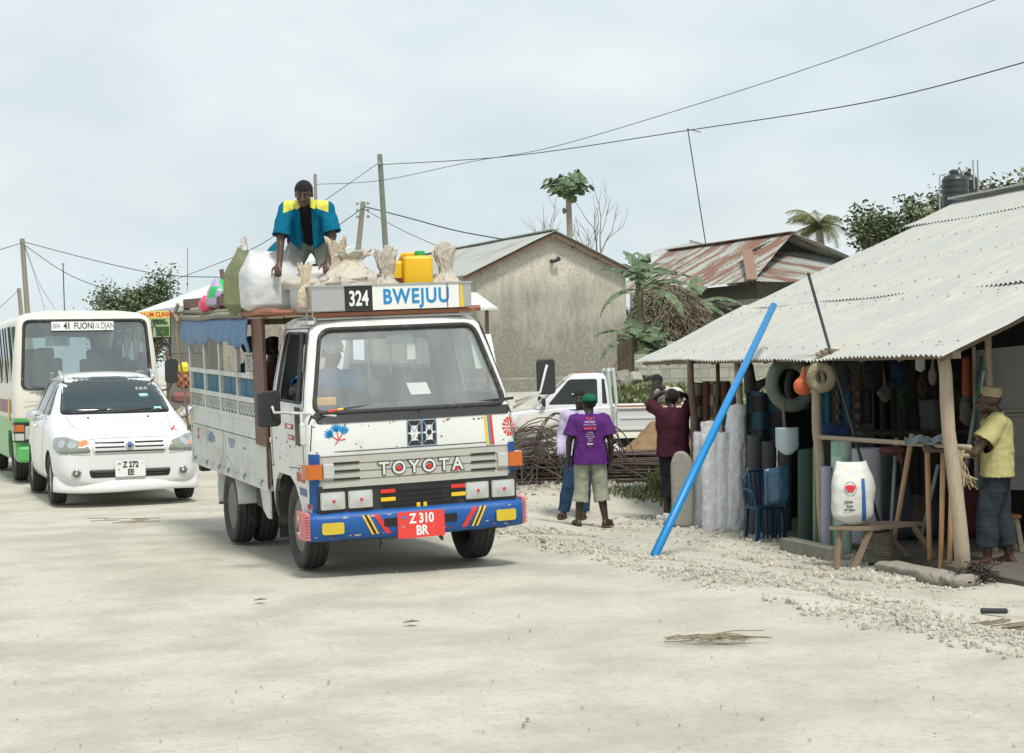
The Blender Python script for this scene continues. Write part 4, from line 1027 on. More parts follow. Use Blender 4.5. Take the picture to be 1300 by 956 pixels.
# windscreen and seals
def subdiv(poly, st=.06):
    out = []
    for i in range(len(poly)):
        a = Vector(poly[i]); c = Vector(poly[(i + 1) % len(poly)]); n = max(1, int((c - a).length / st))
        for k in range(n): out.append(tuple(a.lerp(c, k / n)))
    return out
wsl = subdiv(ws)
b = MB()
for k in range(4):
    pass
b.bm.free(); b = MB()
ny, nz = 16, 10
def wsf(u, v):
    z = lerp(1.29, 1.92, v); hw = lerp(.785, .64, (z - 1.29) / .63); y = lerp(-hw, hw, u)
    return Vector(surf_loop([(y, z)], .012)[0])
b.grid(wsf, ny, nz); wsp = b.build('windscreen', truck_glass, T, smooth=True, mtx=M)
b = MB(); gasket(b, [Vector(p) for p in surf_loop(wsl, -.002)], .019, 6)
b.build('windscreen_seal', rubber, T, smooth=True, mtx=M)
b = MB(); lowp = [(-.84, 1.205), (.84, 1.205), (.815, 1.275), (-.815, 1.275)]
drape(bv, [(p[0], p[1]) for p in subdiv(lowp, .08)], (1.5, 0, 0), (0, 1, 0), (0, 0, 1), (-1, 0, 0), .003, .004, .09).build('cowl_strip', black_plastic, T, mtx=M)
b.bm.free()
for sgn in (-1, 1):   # side window frames, door lines, door handle
    b = MB()
    def sidey(z): 
        for a, c in zip(LV, LV[1:]):
            if a[0] <= z <= c[0]: return lerp(a[2], c[2], (z - a[0]) / (c[0] - a[0]))
    gasket(b, [(x, sgn * (sidey(z) - .004), z) for x, z in subdiv(dw)], .012, 6)
    b.build('window_seal', rubber, T, smooth=True, mtx=M)
    b = MB()
    lp = [(-.50, .80), (-.50, 1.93), (.30, 1.94), (.53, 1.34), (.55, .86)]
    b.tube([(x, sgn * (sidey(z) - .001), z) for x, z in subdiv(lp[:], .06)[:-8]], .005, 4); b.build('door_gap', black_plastic, T, mtx=M)
    b = MB(); b.box((-.38, sgn * .868, 1.18), (.14, .02, .05), bevel=.006); b.build('door_handle', black_plastic, T, mtx=M)
if True:
    b = MB(); b.grid(lambda u, v: (lerp(-.39, lerp(.46, .30, v), u), sidey(lerp(1.37, 1.89, v)) - .02, lerp(1.37, 1.89, v)), 4, 4)
    b.build('door_window', truck_glass, T, mtx=M)
# quarter-glass post in the driver's window, and vertical slot below
b = MB(); b.bar((.33, -.835, 1.36), (.22, -.75, 1.90), .03, .02); b.build('window_divider', black_plastic, T, mtx=M)
b = MB(); b.box((.42, -.868, 1.18), (.14, .012, .30), bevel=.004); b.build('door_vent_panel', black_plastic, T, mtx=M)
for k in range(30):      # rust and scrapes on the cab side
    x = rnd.uniform(-.55, .55); z = rnd.choice((rnd.uniform(.78, .90), rnd.uniform(.60, 1.3), rnd.uniform(1.0, 1.05))); r = rnd.uniform(.004, .012)
    if (x < .4 and z < .80) : continue
    drape(bv, [(x + r * rnd.uniform(.5, 2.2) * math.cos(a), z + r * rnd.uniform(.4, 1.2) * math.sin(a)) for a in (0, .9, 1.8, 2.7, 3.6, 4.5, 5.4)], (0, -1.3, 0), (1, 0, 0), (0, 0, 1), (0, 1, 0), .0015, .001, .3).build('paint_chip', rust_m, T, mtx=M)
b = MB(); b.box((.60, -.875, 1.13), (.04, .04, .17), bevel=.01); b.tube([(.60, -.88, 1.2), (.60, -.88, 1.3)], .012); b.build('hinge_cover', old_white, T, mtx=M)
# blue corners, silver grille panel
for s in (-1, 1):
    drape(bv, [(s * .845, .50), (s * .775, .50), (s * .775, .975), (s * .85, .975)], (1.5, 0, 0), (0, 1, 0), (0, 0, 1), (-1, 0, 0), .004, .005, .03).build('corner_panel', blue_paint, T, mtx=M)
b = MB()
prof = []
zs = [.715, .762, .772, .822, .832, .882, .892, .935, .958]
def slat(u):
    return 0
nz_ = 60
def gf(u, v):
    y = lerp(-.79, .79, u); z = lerp(.71, .958, v); x = .722 + .012 * (1 - (y / .8) ** 2)
    ph = ((z - .71) / .0615) % 1
    if v < .99: x -= .012 if ph > .86 else (.004 * ph)
    e = 1 - abs(u - .5) * 2
    if e < .03: x -= .03 * (1 - e / .03)
    return (x, y, z)
b.grid(gf, 40, nz_); b.face([gf(0, 0), gf(1, 0), (.66, .79, .71), (.66, -.79, .71)]); b.face([gf(0, 1), gf(1, 1), (.66, .79, .958), (.66, -.79, .958)])
gr = b.build('grille_panel', silver, T, angle=30, mtx=M)
for y0 in (-.665, .455):
    for z in (.776, .838, .899): b = MB(); b.box((.7295, y0 + .094, z), (.012, .205, .014)); b.build('louvre', black_gloss, gr)
t = text_mesh('lettering', 'TOYOTA', .138, print_black, T, M @ frame((.737, .03, .832), (0, 1, 0), (0, 0, 1)), depth=.003, bold=.009, sx=1.0, spacing=1.36)
t = text_mesh('lettering', 'TOYOTA', .138, mat('badge_silver', (.72, .73, .72), .3, metal=.3), T, M @ frame((.7415, .03, .832), (0, 1, 0), (0, 0, 1)), depth=.003, bold=.0025, sx=1.0, spacing=1.36)
b = MB()
for y in (-.152, .098): b.lathe([(0, 0), (.019, 0), (.019, .008), (0, .008)], (.738, y, .832), 'x', 16)
b.box((.742, .325, .795), (.006, .028, .024)); b.build('badge_dots', red_paint, T, mtx=M)
# black lower grille and lamps
b = MB(); b.slab([(.66, y, z) for y, z in rpoly([(-.80, .475), (-.80, .725), (-.34, .725), (-.30, .70), (.36, .70), (.38, .725), (.83, .725), (.83, .475)], .03)], (.052, 0, 0))
hg = b.build('lamp_surround', black_plastic, T, mtx=M, angle=30)
b = MB()
for z in (.655, .618, .58, .545): b.box((.716, .02, z), (.012, .62, .014), bevel=.003)
for k in range(14): b.box((.713, -.14 + .026 * k, .60), (.01, .006, .12))
b.build('grille_bars', black_gloss, hg)
for y_ in (-.245, .335): b = MB(); b.box((.722, y_, .655), (.012, .12, .030), bevel=.003); b.build('red_block', red_paint, hg)
for y_, z_, w_, h_ in ((-.245, .592, .12, .03), (.335, .592, .12, .03), (0, .532, .03, .035), (.055, .532, .03, .035)): b = MB(); b.box((.723, y_, z_), (.012, w_, h_), bevel=.003); b.build('yellow_block', yellow_paint, hg)
for y0 in (-.69, -.47, .49, .71):
    b = MB(); b.slab([(.715, y0 + y, .612 + z) for y, z in rrect(-.098, -.068, .098, .068, .014)], (.016, 0, 0)); h = b.build('headlight', chrome, T, mtx=M, angle=30)
    b = MB(); b.grid(lambda u, v: (.733 + .012 * math.sin(math.pi * u) * math.sin(math.pi * v) + .0012 * math.sin(u * 60), y0 - .09 + .18 * u, .552 + .12 * v), 40, 6); b.build('lens', clear_lens, h, smooth=True)
    b = MB(); b.lathe([(0, 0), (.014, 0), (.012, .005), (0, .006)], (.746, y0 + .005, .61), 'x', 12); b.build('red_dot', red_paint, h)
for s in (-1, 1):   # indicators: amber outer, clear inner
    yc = .80 * s
    b = MB(); b.slab([(x, s * y, .785) for x, y in rpoly([(.74, .76), (.74, .885), (.60, .905), (.60, .80), (.68, .76)], .02)], (0, 0, .112)); h = b.build('indicator', amber, T, mtx=M, angle=40)
    b = MB(); b.box((.722, s * .715, .841), (.05, .088, .112), bevel=.008); b.build('clear_lens', clear_lens, h)
# number plates, emblem painting, flowers and stripes
def plate(parent, Mx, w, h, lines, base, ink, frame_m=None):
    b = MB(); b.slab([(x, y, 0) for x, y in rrect(-w / 2, -h / 2, w / 2, h / 2, .012)], (0, 0, .004)); p = b.build('number_plate', base, parent, mtx=Mx)
    for txt, y, s_, sx in lines: text_mesh('characters', txt, s_, ink, p, Matrix.Translation((.012 * w, y, .0055)), depth=.001, bold=.0035, sx=sx)
    b = MB(); b.box((-w * .36, h * .30, .005), (w * .1, h * .09, .002)); b.build('flag_mark', print_blue if ink is print_white else print_green, p)
    b = MB(); b.lathe([(0, 0), (.010, 0), (.010, .002), (0, .002)], (-w * .38, -h * .05, .004), 'z', 10)
    b.lathe([(0, 0), (.006, 0), (.006, .003), (0, .003)], (w * .40, h * .3, .004), 'z', 8); b.build('seal_mark', print_grey, p); return p
plate(T, M @ frame((.775, -.0, .385), (0, 1, 0), (0, .02, 1)), .385, .205, [('Z 310', .045, .105, .78), ('BR', -.05, .105, .8)], plate_red, print_white)
def paint(name, polys, m_, bvh=None, off=.0025, step=.09):
    tot = MB()
    for pl in polys:
        q = drape(bvh or bv, pl, (1.5, 0, 0), (0, 1, 0), (0, 0, 1), (-1, 0, 0), off, .0015, step)
        me = bpy.data.meshes.new('x'); q.bm.to_mesh(me); q.bm.free(); tot.bm.from_mesh(me); bpy.data.meshes.remove(me)
    return tot.build(name, m_, T, mtx=M)
def line2(a, c, w): 
    d = Vector((c[0] - a[0], c[1] - a[1])).normalized() * w / 2; return [(a[0] - d.y, a[1] + d.x), (a[0] + d.y, a[1] - d.x), (c[0] + d.y, c[1] - d.x), (c[0] - d.y, c[1] + d.x)]
def petal(o, ang, ln, wd):
    c, s_ = math.cos(ang), math.sin(ang)
    return [(o[0] + c * a - s_ * d, o[1] + s_ * a + c * d) for a, d in ((0, 0), (ln * .45, -wd), (ln, 0), (ln * .45, wd))]
for (o, base_) in (((-.625, 1.135), 1.75), ((-.66, 1.105), 2.5), ((-.585, 1.12), 1.2)):
    paint('painted_flower', [petal(o, base_ + k, .082 - .02 * abs(k), .0125) for k in (-.62, -.31, 0, .31, .62)], print_blue)
paint('painted_stems', [line2(a, c, .007) for a, c in (((-.645, 1.04), (-.585, 1.12)), ((-.615, 1.08), (-.625, 1.13)), ((-.62, 1.075), (-.665, 1.105)), ((-.61, 1.075), (-.56, 1.08)))], print_red)
pl_ = []
for ring_, (r0, r1, n) in enumerate(((.010, .036, 7), (.041, .072, 12))):
    for k in range(n):
        a = 6.28 * k / n + .2 * ring_; dy, dz = math.cos(a) * .85, math.sin(a) * 1.05; w_ = .006 + .006 * ring_
        pl_.append([(.80 + dy * r0 + dz * w_ * .5, 1.10 + dz * r0 - dy * w_ * .5), (.80 + dy * r1 + dz * w_, 1.10 + dz * r1 - dy * w_), (.80 + dy * r1 - dz * w_, 1.10 + dz * r1 + dy * w_), (.80 + dy * r0 - dz * w_ * .5, 1.10 + dz * r0 + dy * w_ * .5)])
paint('painted_rosette', pl_, print_red)
for y0, m_ in ((.595, yellow_paint), (.622, print_blue), (.640, red_paint)):
    b = MB(); ww = .022 if m_ is not print_blue else .014
    drape(bv, [(y0, .965), (y0 + ww, .965), (y0 + ww - .012, 1.20), (y0 - .012, 1.20)], (1.5, 0, 0), (0, 1, 0), (0, 0, 1), (-1, 0, 0), .003, .002, .06).build('painted_stripe', m_, T, mtx=M); b.bm.free()
# double black geometric figure in the middle
for oy, dig in ((-.005, 1), (.118, 8)):
    w_, h_ = .054, .097; c = (oy, 1.095)
    segs = [[(-1, 1), (-.45, .62), (.45, .62), (1, 1)], [(-1, -1), (1, -1), (.45, -.62), (-.45, -.62)],
            [(-1, .93), (-1, .05), (-.52, .12), (-.52, .55)], [(1, .93), (.52, .55), (.52, .12), (1, .05)],
            [(-1, -.93), (-.52, -.55), (-.52, -.12), (-1, -.05)], [(1, -.93), (1, -.05), (.52, -.12), (.52, -.55)]]
    if dig == 8: segs.append([(-.4, .0), (-.2, -.2), (.2, -.2), (.4, 0), (.2, .2), (-.2, .2)])
    paint('painted_figure', [[(c[0] + p[0] * w_, c[1] + p[1] * h_) for p in sg_] for sg_ in segs], print_black)
    paint('painted_outline', [line2((c[0] + a[0] * w_, c[1] + a[1] * h_), (c[0] + d[0] * w_, c[1] + d[1] * h_), .004) for a, d in (((-1.1, -1.1), (1.1, -1.1)), ((1.1, -1.1), (1.1, 1.1)), ((-1.1, 1.1), (1.1, 1.1)), ((-1.1, -1.1), (-1.1, 1.1)), ((-.4, .5), (.0, .1)), ((.4, .5), (.1, .1)), ((-.4, -.45), (.1, -.1)))], print_blue, off=.0015)
def gapline(pts, nm='panel_gap', w=.006, m_=None):
    paint(nm, [line2(pts[k], pts[k + 1], w) for k in range(len(pts) - 1)], m_ or black_plastic, off=.0015, step=.2)
gapline([(-.80, .985), (.80, .985)]); gapline([(-.835, 1.0), (-.815, 1.2)]); gapline([(.835, 1.0), (.815, 1.2)])
rs_ = mat('rust_stain', (.24, .12, .06), .8, var=.4, vscale=20); rnd = random.Random(44)
for k in range(26):      # chips and rust spots in the paint
    y = rnd.uniform(-.82, .82); z = rnd.choice((rnd.uniform(.985, 1.01), rnd.uniform(1.17, 1.20), rnd.uniform(.99, 1.2))); r = rnd.uniform(.004, .010)
    paint('paint_chip', [[(y + r * rnd.uniform(.5, 1.6) * math.cos(a), z + r * rnd.uniform(.4, 1.2) * math.sin(a)) for a in (0, .9, 1.8, 2.7, 3.6, 4.5, 5.4)]], rs_, off=.0012, step=.3)
# bumper
b = MB()
prof = [(.66, .30), (.74, .305), (.768, .33), (.772, .47), (.758, .50), (.70, .52), (.66, .52)]
path = []
for k in range(25):
    y = -.87 + 1.74 * k / 24; path.append((y, 0))
def bump(u, v):
    y = lerp(-.875, .875, u); i = v * (len(prof) - 1); k = min(len(prof) - 2, int(i)); t = i - k
    x = lerp(prof[k][0], prof[k + 1][0], t); z = lerp(prof[k][1], prof[k + 1][1], t)
    e = max(0, (abs(y) - .70) / .175); x -= .05 * e * e; 
    z += -.012 * max(0, 1 - abs(y) / .55) * (z < .4) + (.01 * noise.noise(Vector((y * 9, 0, 3))) if z < .33 else 0)
    if z > .5: z += .006 * noise.noise(Vector((y * 6, 1, 3)))
    return (x, y, z)
b.grid(bump, 48, 6); b.bm.faces.ensure_lookup_table()
bp_ = b.build('bumper', blue_paint, T, smooth=True, mtx=M); bb = bvh_of(bp_)
b = MB(); b.box((.70, -.235, .42), (.13, .10, .072)); b.build('bumper_slot', black_gloss, bp_); b = MB()
b.bm.free()
for y0 in (-.245, .245):
    drape(bb, rrect(y0 - .055, .385, y0 + .055, .45, .012), (1.2, 0, 0), (0, 1, 0), (0, 0, 1), (-1, 0, 0), .002, .003, .05).build('bumper_slot', black_gloss, bp_)
for s in (-1, 1):
    drape(bb, rrect(.71 * s - .085, .36, .71 * s + .085, .45, .018), (1.2, 0, 0), (0, 1, 0), (0, 0, 1), (-1, 0, 0), .012, .012, .06).build('fog_lamp', yellow_lens, bp_, angle=30)
rnd = random.Random(45)
scuff_m = mat('scuffed_paint', (.42, .40, .36), .8, var=.3, vscale=20)
for k in range(34):
    y = rnd.uniform(-.84, .84); z = rnd.choice((.335, .34, .345, .48, rnd.uniform(.34, .48))); r = rnd.uniform(.004, .013)
    drape(bb, [(y + r * 2 * rnd.uniform(.5, 1.5) * math.cos(a), z + r * rnd.uniform(.3, .9) * math.sin(a)) for a in (0, .9, 1.8, 2.7, 3.6, 4.5, 5.4)], (1.2, 0, 0), (0, 1, 0), (0, 0, 1), (-1, 0, 0), .0015, .001, .3).build('paint_chip', rnd.choice((scuff_m, scuff_m, rust_m)), bp_)
def bstripe(ya, yb, wd, m_):
    drape(bb, [(ya, .488), (ya + wd, .488), (yb + wd, .335), (yb, .335)], (1.2, 0, 0), (0, 1, 0), (0, 0, 1), (-1, 0, 0), .0025, .002, .06).build('painted_stripe', m_, bp_)
bstripe(-.475, -.40, .016, yellow_paint); bstripe(-.456, -.381, .018, print_black); bstripe(-.435, -.36, .016, yellow_paint)
bstripe(-.385, -.285, .042, red_paint); bstripe(.435, .335, .042, red_paint)
bstripe(.495, .42, .016, yellow_paint); bstripe(.511, .436, .018, print_black); bstripe(.531, .456, .016, yellow_paint)
for s in (-1, 1):   # pink ribbed end caps
    b = MB(); b.slab([(x, s * y, .315) for x, y in [(.715, .872), (.70, .905), (.60, .925), (.46, .915), (.42, .885), (.60, .87)]], (0, 0, .21))
    for k in range(9): b.box((.705, s * .895, .33 + k * .022), (.03, .04, .010), (0, 0, s * -.5))
    e = b.build('bumper_end_cap', pink_paint, T, mtx=M)
    b = MB(); b.slab([(.60, s * .927, .36), (.47, s * .918, .35), (.56, s * .925, .50)], (0, s * .003, 0)); b.build('sticker', print_white, e)
    b = MB()
    for k in range(3): b.bar((.585 - k * .03, s * .9315, .37), (.57 - k * .012, s * .9315, .46 - k * .03), .012, .003, up=(0, 1, 0))
    b.build('sticker_figures', print_black, e)
b = MB(); b.box((.60, 0, .34), (.16, 1.5, .1)); b.box((-.15, -.36, .50), (1.5, .08, .14)); b.box((-.15, .36, .50), (1.5, .08, .14)); b.box((-1.9, -.36, .60), (4.3, .07, .14)); b.box((-1.9, .36, .60), (4.3, .07, .14))
b.tube([(0, -.70, .33), (0, .70, .33)], .045, 10); b.tube([(-2.43, -.75, .36), (-2.43, .75, .36)], .06, 10); b.ball((-2.43, 0, .36), (.2, .16, .2), 2)
b.box((-.1, 0, .62), (1.0, 1.0, .34), bevel=.05); b.box((-.55, 0, .45), (.6, .4, .3), bevel=.05); b.tube([(.5, .1, .30), (.3, .35, .28), (-.6, .3, .35), (-1.6, .32, .42)], .03, 8)
b.box((-1.35, -.62, .48), (.55, .3, .26), bevel=.03); b.box((-1.3, .62, .48), (.6, .3, .26), bevel=.03); b.tube([(-2.1, -.2, .42), (-.6, 0, .48)], .035, 8)
for s in (-1, 1): b.box((-.04, s * .52, .70), (.78, .42, .06)); b.box((-.52, s * .60, .52), (.03, .42, .42))
b.tube([(.70, .18, .30), (.68, .20, .24), (.60, .2, .27)], .012); b.tube([(.66, -.30, .33), (.67, -.31, .20)], .006); b.tube([(.66, -.33, .33), (.66, -.29, .24)], .005)
b.build('chassis', under_m, T, mtx=M)
# wipers
for pts in (((398, 526), (436, 519), (532, 508)), ((529, 522), (545, 517), (650, 505))):
    P = [TB(px, py, x=.672 - .05 * (k > 0) - .012 * k) + Vector((.028, 0, 0)) for k, (px, py) in enumerate(pts)]
    b = MB(); b.tube(P[:2] + [P[1].lerp(P[2], .55)], .009, 6); b.bar(P[1].lerp(P[2], .02), P[2], .012, .022); wp = b.build('wiper', black_plastic, T, mtx=M)
    a = P[0].lerp(P[1], .45); c = P[0].lerp(P[1], .95)
    b = MB(); b.tube([a, a.lerp(c, .6)], .013, 6); b.build('red_tape', red_paint, wp); b = MB(); b.tube([a.lerp(c, .62), c], .013, 6); b.build('yellow_tape', yellow_paint, wp)
# mirrors
def tmirror(c, w, h, arms, rz):
    Mm = M @ Matrix.Translation(c) @ Matrix.Rotation(rz, 4, 'Z')
    b = MB(); b.slab([(.025, y, z) for y, z in rrect(-w / 2, -h / 2, w / 2, h / 2, .035, 5)], (-.05, 0, 0)); o = b.build('wing_mirror', black_plastic, T, mtx=Mm, angle=40)
    md = o.modifiers.new('v', 'BEVEL'); md.width = .012; md.segments = 3; bake(o)
    b = MB(); b.slab([(-.027, y, z) for y, z in rrect(-w / 2 + .015, -h / 2 + .015, w / 2 - .015, h / 2 - .015, .025, 4)], (-.002, 0, 0)); b.build('mirror_glass', mirror_m, o)
    b = MB(); 
    for a in arms: b.tube(a, .011, 8)
    b.build('mirror_arm', old_white, T, smooth=True, mtx=M)
cm = TB(341, 519, y=-1.04); tmirror(cm, .19, .285, [[cm + Vector((.035, .02, .02)), cm + Vector((.05, .03, -.03)), (cm.x + .05, -.93, cm.z - .035), (.60, -.86, 1.29)], [(.60, -.86, 1.29), (.66, -.70, 1.275), (.67, -.62, 1.26)]], R(10))
cm2 = TB(693, 478, y=1.14); tmirror(cm2, .15, .29, [[cm2 + Vector((.03, 0, .09)), cm2 + Vector((.05, -.02, .06)), cm2 + Vector((.045, -.07, -.12)), (.62, .88, 1.29)], [cm2 + Vector((.045, -.07, -.12)), (.6, .87, 1.24)]], R(-10))
# roof hoops at the cab corner
b = MB()
for x in (.12, .30): b.tube([(x, -.66, 1.98), (x, -.68, 2.07), (x + .02, -.60, 2.13), (x + .03, -.48, 2.12)], .012, 8)
b.tube([(-.1, .70, 1.98), (-.1, .72, 2.08), (-.08, .62, 2.15)], .012, 8); b.build('roof_hoop', old_white, T, smooth=True, mtx=M)
b = MB(); b.box((.15, -.7, 1.985), (.35, .05, .03)); b.tube([(.28, -.64, 2.012), (.29, .64, 2.012)], .011, 6); b.build('rain_gutter', old_white, T, mtx=M)
b = MB(); b.slab([(-.57, -.75, z_) for z_ in (1.75,)] + [(-.57, -.74, 1.9), (-.50, -.735, 1.97), (-.40, -.735, 1.93), (-.45, -.745, 1.84)], (0, -.012, 0)); b.build('pink_bracket', mat('faded_pink', (.5, .40, .38), .6), T, mtx=M)
# stickers on door and cab side
def side_patch(x0, x1, z0, z1, m_, off=.003):
    y = -(sidey((z0 + z1) / 2) + off); b = MB(); b.box(((x0 + x1) / 2, y, (z0 + z1) / 2), (x1 - x0, .003, z1 - z0)); return b.build('sticker', m_, T, mtx=M)
red_st = mat('faded_red_sticker', (.42, .10, .07), .6, dirt=(((.5, .3, .25), .4, 20),)); blue_st = mat('faded_blue_sticker', (.12, .15, .30), .6, dirt=(((.4, .4, .45), .4, 20),))
side_patch(-.02, .25, 1.145, 1.185, red_st); side_patch(.05, .28, 1.06, 1.10, red_st)
for (x0, x1, z0, z1, m_) in ((.30, .55, .745, .815, red_st), (.37, .58, .64, .70, blue_st), (.58, .66, .545, .585, red_st)):
    drape(bv, [(x0, z0), (x1, z0), (x1, z1), (x0, z1)], (0, -1.3, 0), (1, 0, 0), (0, 0, 1), (0, 1, 0), .003, .002, .05).build('sticker', m_, T, mtx=M)
for tx, z in (('ABDALLA', 1.165), ('USCCO 20', 1.08)): text_mesh('lettering', tx, .032, print_white, T, M @ frame((.14, -.870, z), (1, 0, 0), (0, 0, 1)), depth=.001, sx=.9)
# cab interior
b = MB(); b.box((.30, 0, 1.15), (.32, 1.55, .22), bevel=.04); b.box((.42, 0, 1.26), (.2, 1.5, .05), bevel=.02); b.build('dashboard', interior_m, T, mtx=M)
b = MB()
for y in (-.40, .40): b.box((-.22, y, .98), (.48, .62, .16), bevel=.05); b.box((-.44, y, 1.28), (.12, .6, .5), (0, -.15, 0), bevel=.05)
b.build('cab_seat', seat_m, T, mtx=M)
b = MB(); q = Matrix.Translation((.20, -.40, 1.34)) @ Matrix.Rotation(R(-38), 4, 'Y'); b.lathe([(.185, -.012), (.2, 0), (.185, .012), (.172, 0)], (0, 0, 0), 'z', 32); b.box((0, 0, -.02), (.05, .36, .015)); b.box((0.08, 0, -.02), (.16, .04, .015)); b.tube([(0, 0, 0), (.0, 0, -.3)], .025)
b.build('steering_wheel', black_plastic, T, smooth=False, mtx=M @ q)
b = MB(); b.box((.30, .03, 1.83), (.02, .22, .07), bevel=.01); b.build('rear_view_mirror', print_grey, T, mtx=M)
b = MB(); b.box((.305, .12, 1.72), (.012, .07, .12)); b.tube([(.30, .12, 1.83), (.305, .12, 1.76)], .004); b.build('air_freshener', print_white, T, mtx=M)
b = MB(); P = TB(454, 289 + 225, x=.60); 
for (px0, px1, py0, py1, x, m_, nm) in ((522, 541, 485, 501, .545, print_white, 'windscreen_paper'), (604, 623, 424, 468, .42, mat('pale_green_paper', (.62, .72, .66), .6), 'windscreen_sticker'), (396, 425, 504, 516, .50, yellow_lens, 'dash_box')):
    a = TB(px0, py1, x=x); c = TB(px1, py0, x=x - (.12 if nm != 'dash_box' else 0)); 
    b2 = MB()
    if nm == 'dash_box': b2.box(((a.x), (a.y + c.y) / 2, (a.z + c.z) / 2 + .0), (.10, c.y - a.y, c.z - a.z), bevel=.01); b2.build(nm, mat('orange_cloth', (.75, .38, .02), .7), T, mtx=M)
    else:
        Y0, Y1 = a.y, c.y; b2.slab([(a.x, Y0, a.z), (a.x, Y1, a.z), (c.x, Y1, c.z), (c.x, Y0, c.z)], (-.003, 0, 0)); b2.build(nm, m_, T, mtx=M)
b.bm.free()
# ------------------------------------------------ load bed, rails, canopy
BX0, BX1 = -4.12, -.66
b = MB(); b.box(((BX0 + BX1) / 2, 0, .70), (BX1 - BX0, 1.66, .06)); 
for k in range(8): b.box((BX0 + .2 + k * .45, 0, .64), (.07, 1.66, .07))
b.build('bed_floor', under_m, T, mtx=M)
for s in (-1, 1):
    for (xa, xb) in ((-4.10, -2.50), (-2.47, -.70)):
        b = MB(); b.box(((xa + xb) / 2, s * .845, .80), (xb - xa, .03, .36), bevel=.006)
        for z in (.63, .80, .97): b.box(((xa + xb) / 2, s * .862, z), (xb - xa - .02, .012, .02), bevel=.004)
        for x in (xa + .03, xb - .03): b.box((x, s * .864, .80), (.04, .014, .36), bevel=.004)
        dside = b.build('drop_side', old_white, T, mtx=M)
        if s == -1:
            b = MB()
            for k in range(3): b.tube([(xa + .2 + k * (xb - xa - .4) / 2, -.868, .655), (xa + .2 + k * (xb - xa - .4) / 2, -.885, .63), (xa + .2 + k * (xb - xa - .4) / 2, -.868, .60)], .012, 6)
            b.build('hinge', print_grey, dside)
    b = MB(); b.box(((BX0 + BX1) / 2, s * .85, .60), (BX1 - BX0 - .02, .05, .05)); b.build('side_rail', old_white, T, mtx=M)
    b = MB(); b.box(((BX0 - .02 - .98) / 2, s * .848, 1.07), (BX1 - BX0 - .36, .028, .16)); b.build('upper_board', old_white, T, mtx=M)
    for x in (-4.06, -3.30, -2.57, -1.80, -1.08):
        b = MB(); b.box((x, s * .845, 1.50), (.055, .04, 1.0), bevel=.005); b.build('post', old_white, T, mtx=M)
    for z in (1.155, 1.32, 1.53):
        b = MB(); b.box((-2.57, s * .853, z), (3.02, .035, .045), bevel=.005); b.build('rail', old_white, T, mtx=M)
    # ornamental lattice under the lower rail
    xs_ = [-4.06, -3.30, -2.57, -1.80, -1.08]
    for xa, xb in zip(xs_, xs_[1:]):
        b = MB(); n = 5
        for k in range(n):
            c = xa + .06 + (xb - xa - .12) * (k + .5) / n; w_ = (xb - xa - .12) / n * .46
            for q in (-1, 1):
                b.tube([(c + q * w_, s * .855, 1.18), (c + q * w_ * .15, s * .858, 1.215), (c + q * w_ * .9, s * .855, 1.24), (c + q * w_ * .15, s * .858, 1.265), (c + q * w_, s * .855, 1.30)], .0075, 5)
            b.tube([(c - w_, s * .852, 1.18), (c + w_, s * .852, 1.30)], .006, 4); b.tube([(c + w_, s * .852, 1.18), (c - w_, s * .852, 1.30)], .006, 4)
        b.build('lattice_panel', old_white, T, mtx=M)
        b = MB(); ph = random.random() * 6
        b.grid(lambda u, v: (lerp(xa + .03, xb - .03, u), s * (.822 + .012 * math.sin(u * 40 + ph) + .006 * math.sin(u * 93)), lerp(1.335, 1.515, v)), 60, 3)
        b.build('curtain', curtain_m, T, smooth=True, mtx=M)
b = MB(); b.slab([(-1.32, -.86, 1.56), (-1.06, -.86, 1.56), (-1.06, -.86, 1.72), (-1.32, -.86, 1.72)], (0, .03, 0)); 
b.build('side_box', interior_m, T, mtx=M)
b = MB()
for k in range(3):
    c = -1.28 + k * .09
    for q in (-1, 1): b.tube([(c + q * .04, -.868, 1.57), (c + q * .005, -.87, 1.61), (c + q * .035, -.868, 1.64), (c + q * .005, -.87, 1.67), (c + q * .04, -.868, 1.71)], .007, 5)
for a, c in (((-1.33, 1.56), (-1.33, 1.73)), ((-1.33, 1.73), (-1.05, 1.73)), ((-1.33, 1.56), (-1.05, 1.56))): b.bar((a[0], -.87, a[1]), (c[0], -.87, c[1]), .02, .02)
b.build('lattice_panel', old_white, T, mtx=M)
for s in (-1, 1): b = MB(); b.box((-.855, s * .862, 1.50), (.41, .03, 1.10), bevel=.004); b.build('side_board', wood_brown, T, mtx=M)
b = MB(); b.box((-.655, -.865, 1.2), (.02, .02, 1.2)); b.build('board_edge', rust_m, T, mtx=M)
b = MB()
for y in (-.52, .52): b.box((-2.5, y, 1.02), (3.0, .40, .06), bevel=.01); b.box((-2.5, y * 1.42, 1.25), (3.0, .05, .25), bevel=.01)
b.build('bench', seat_m, T, mtx=M)
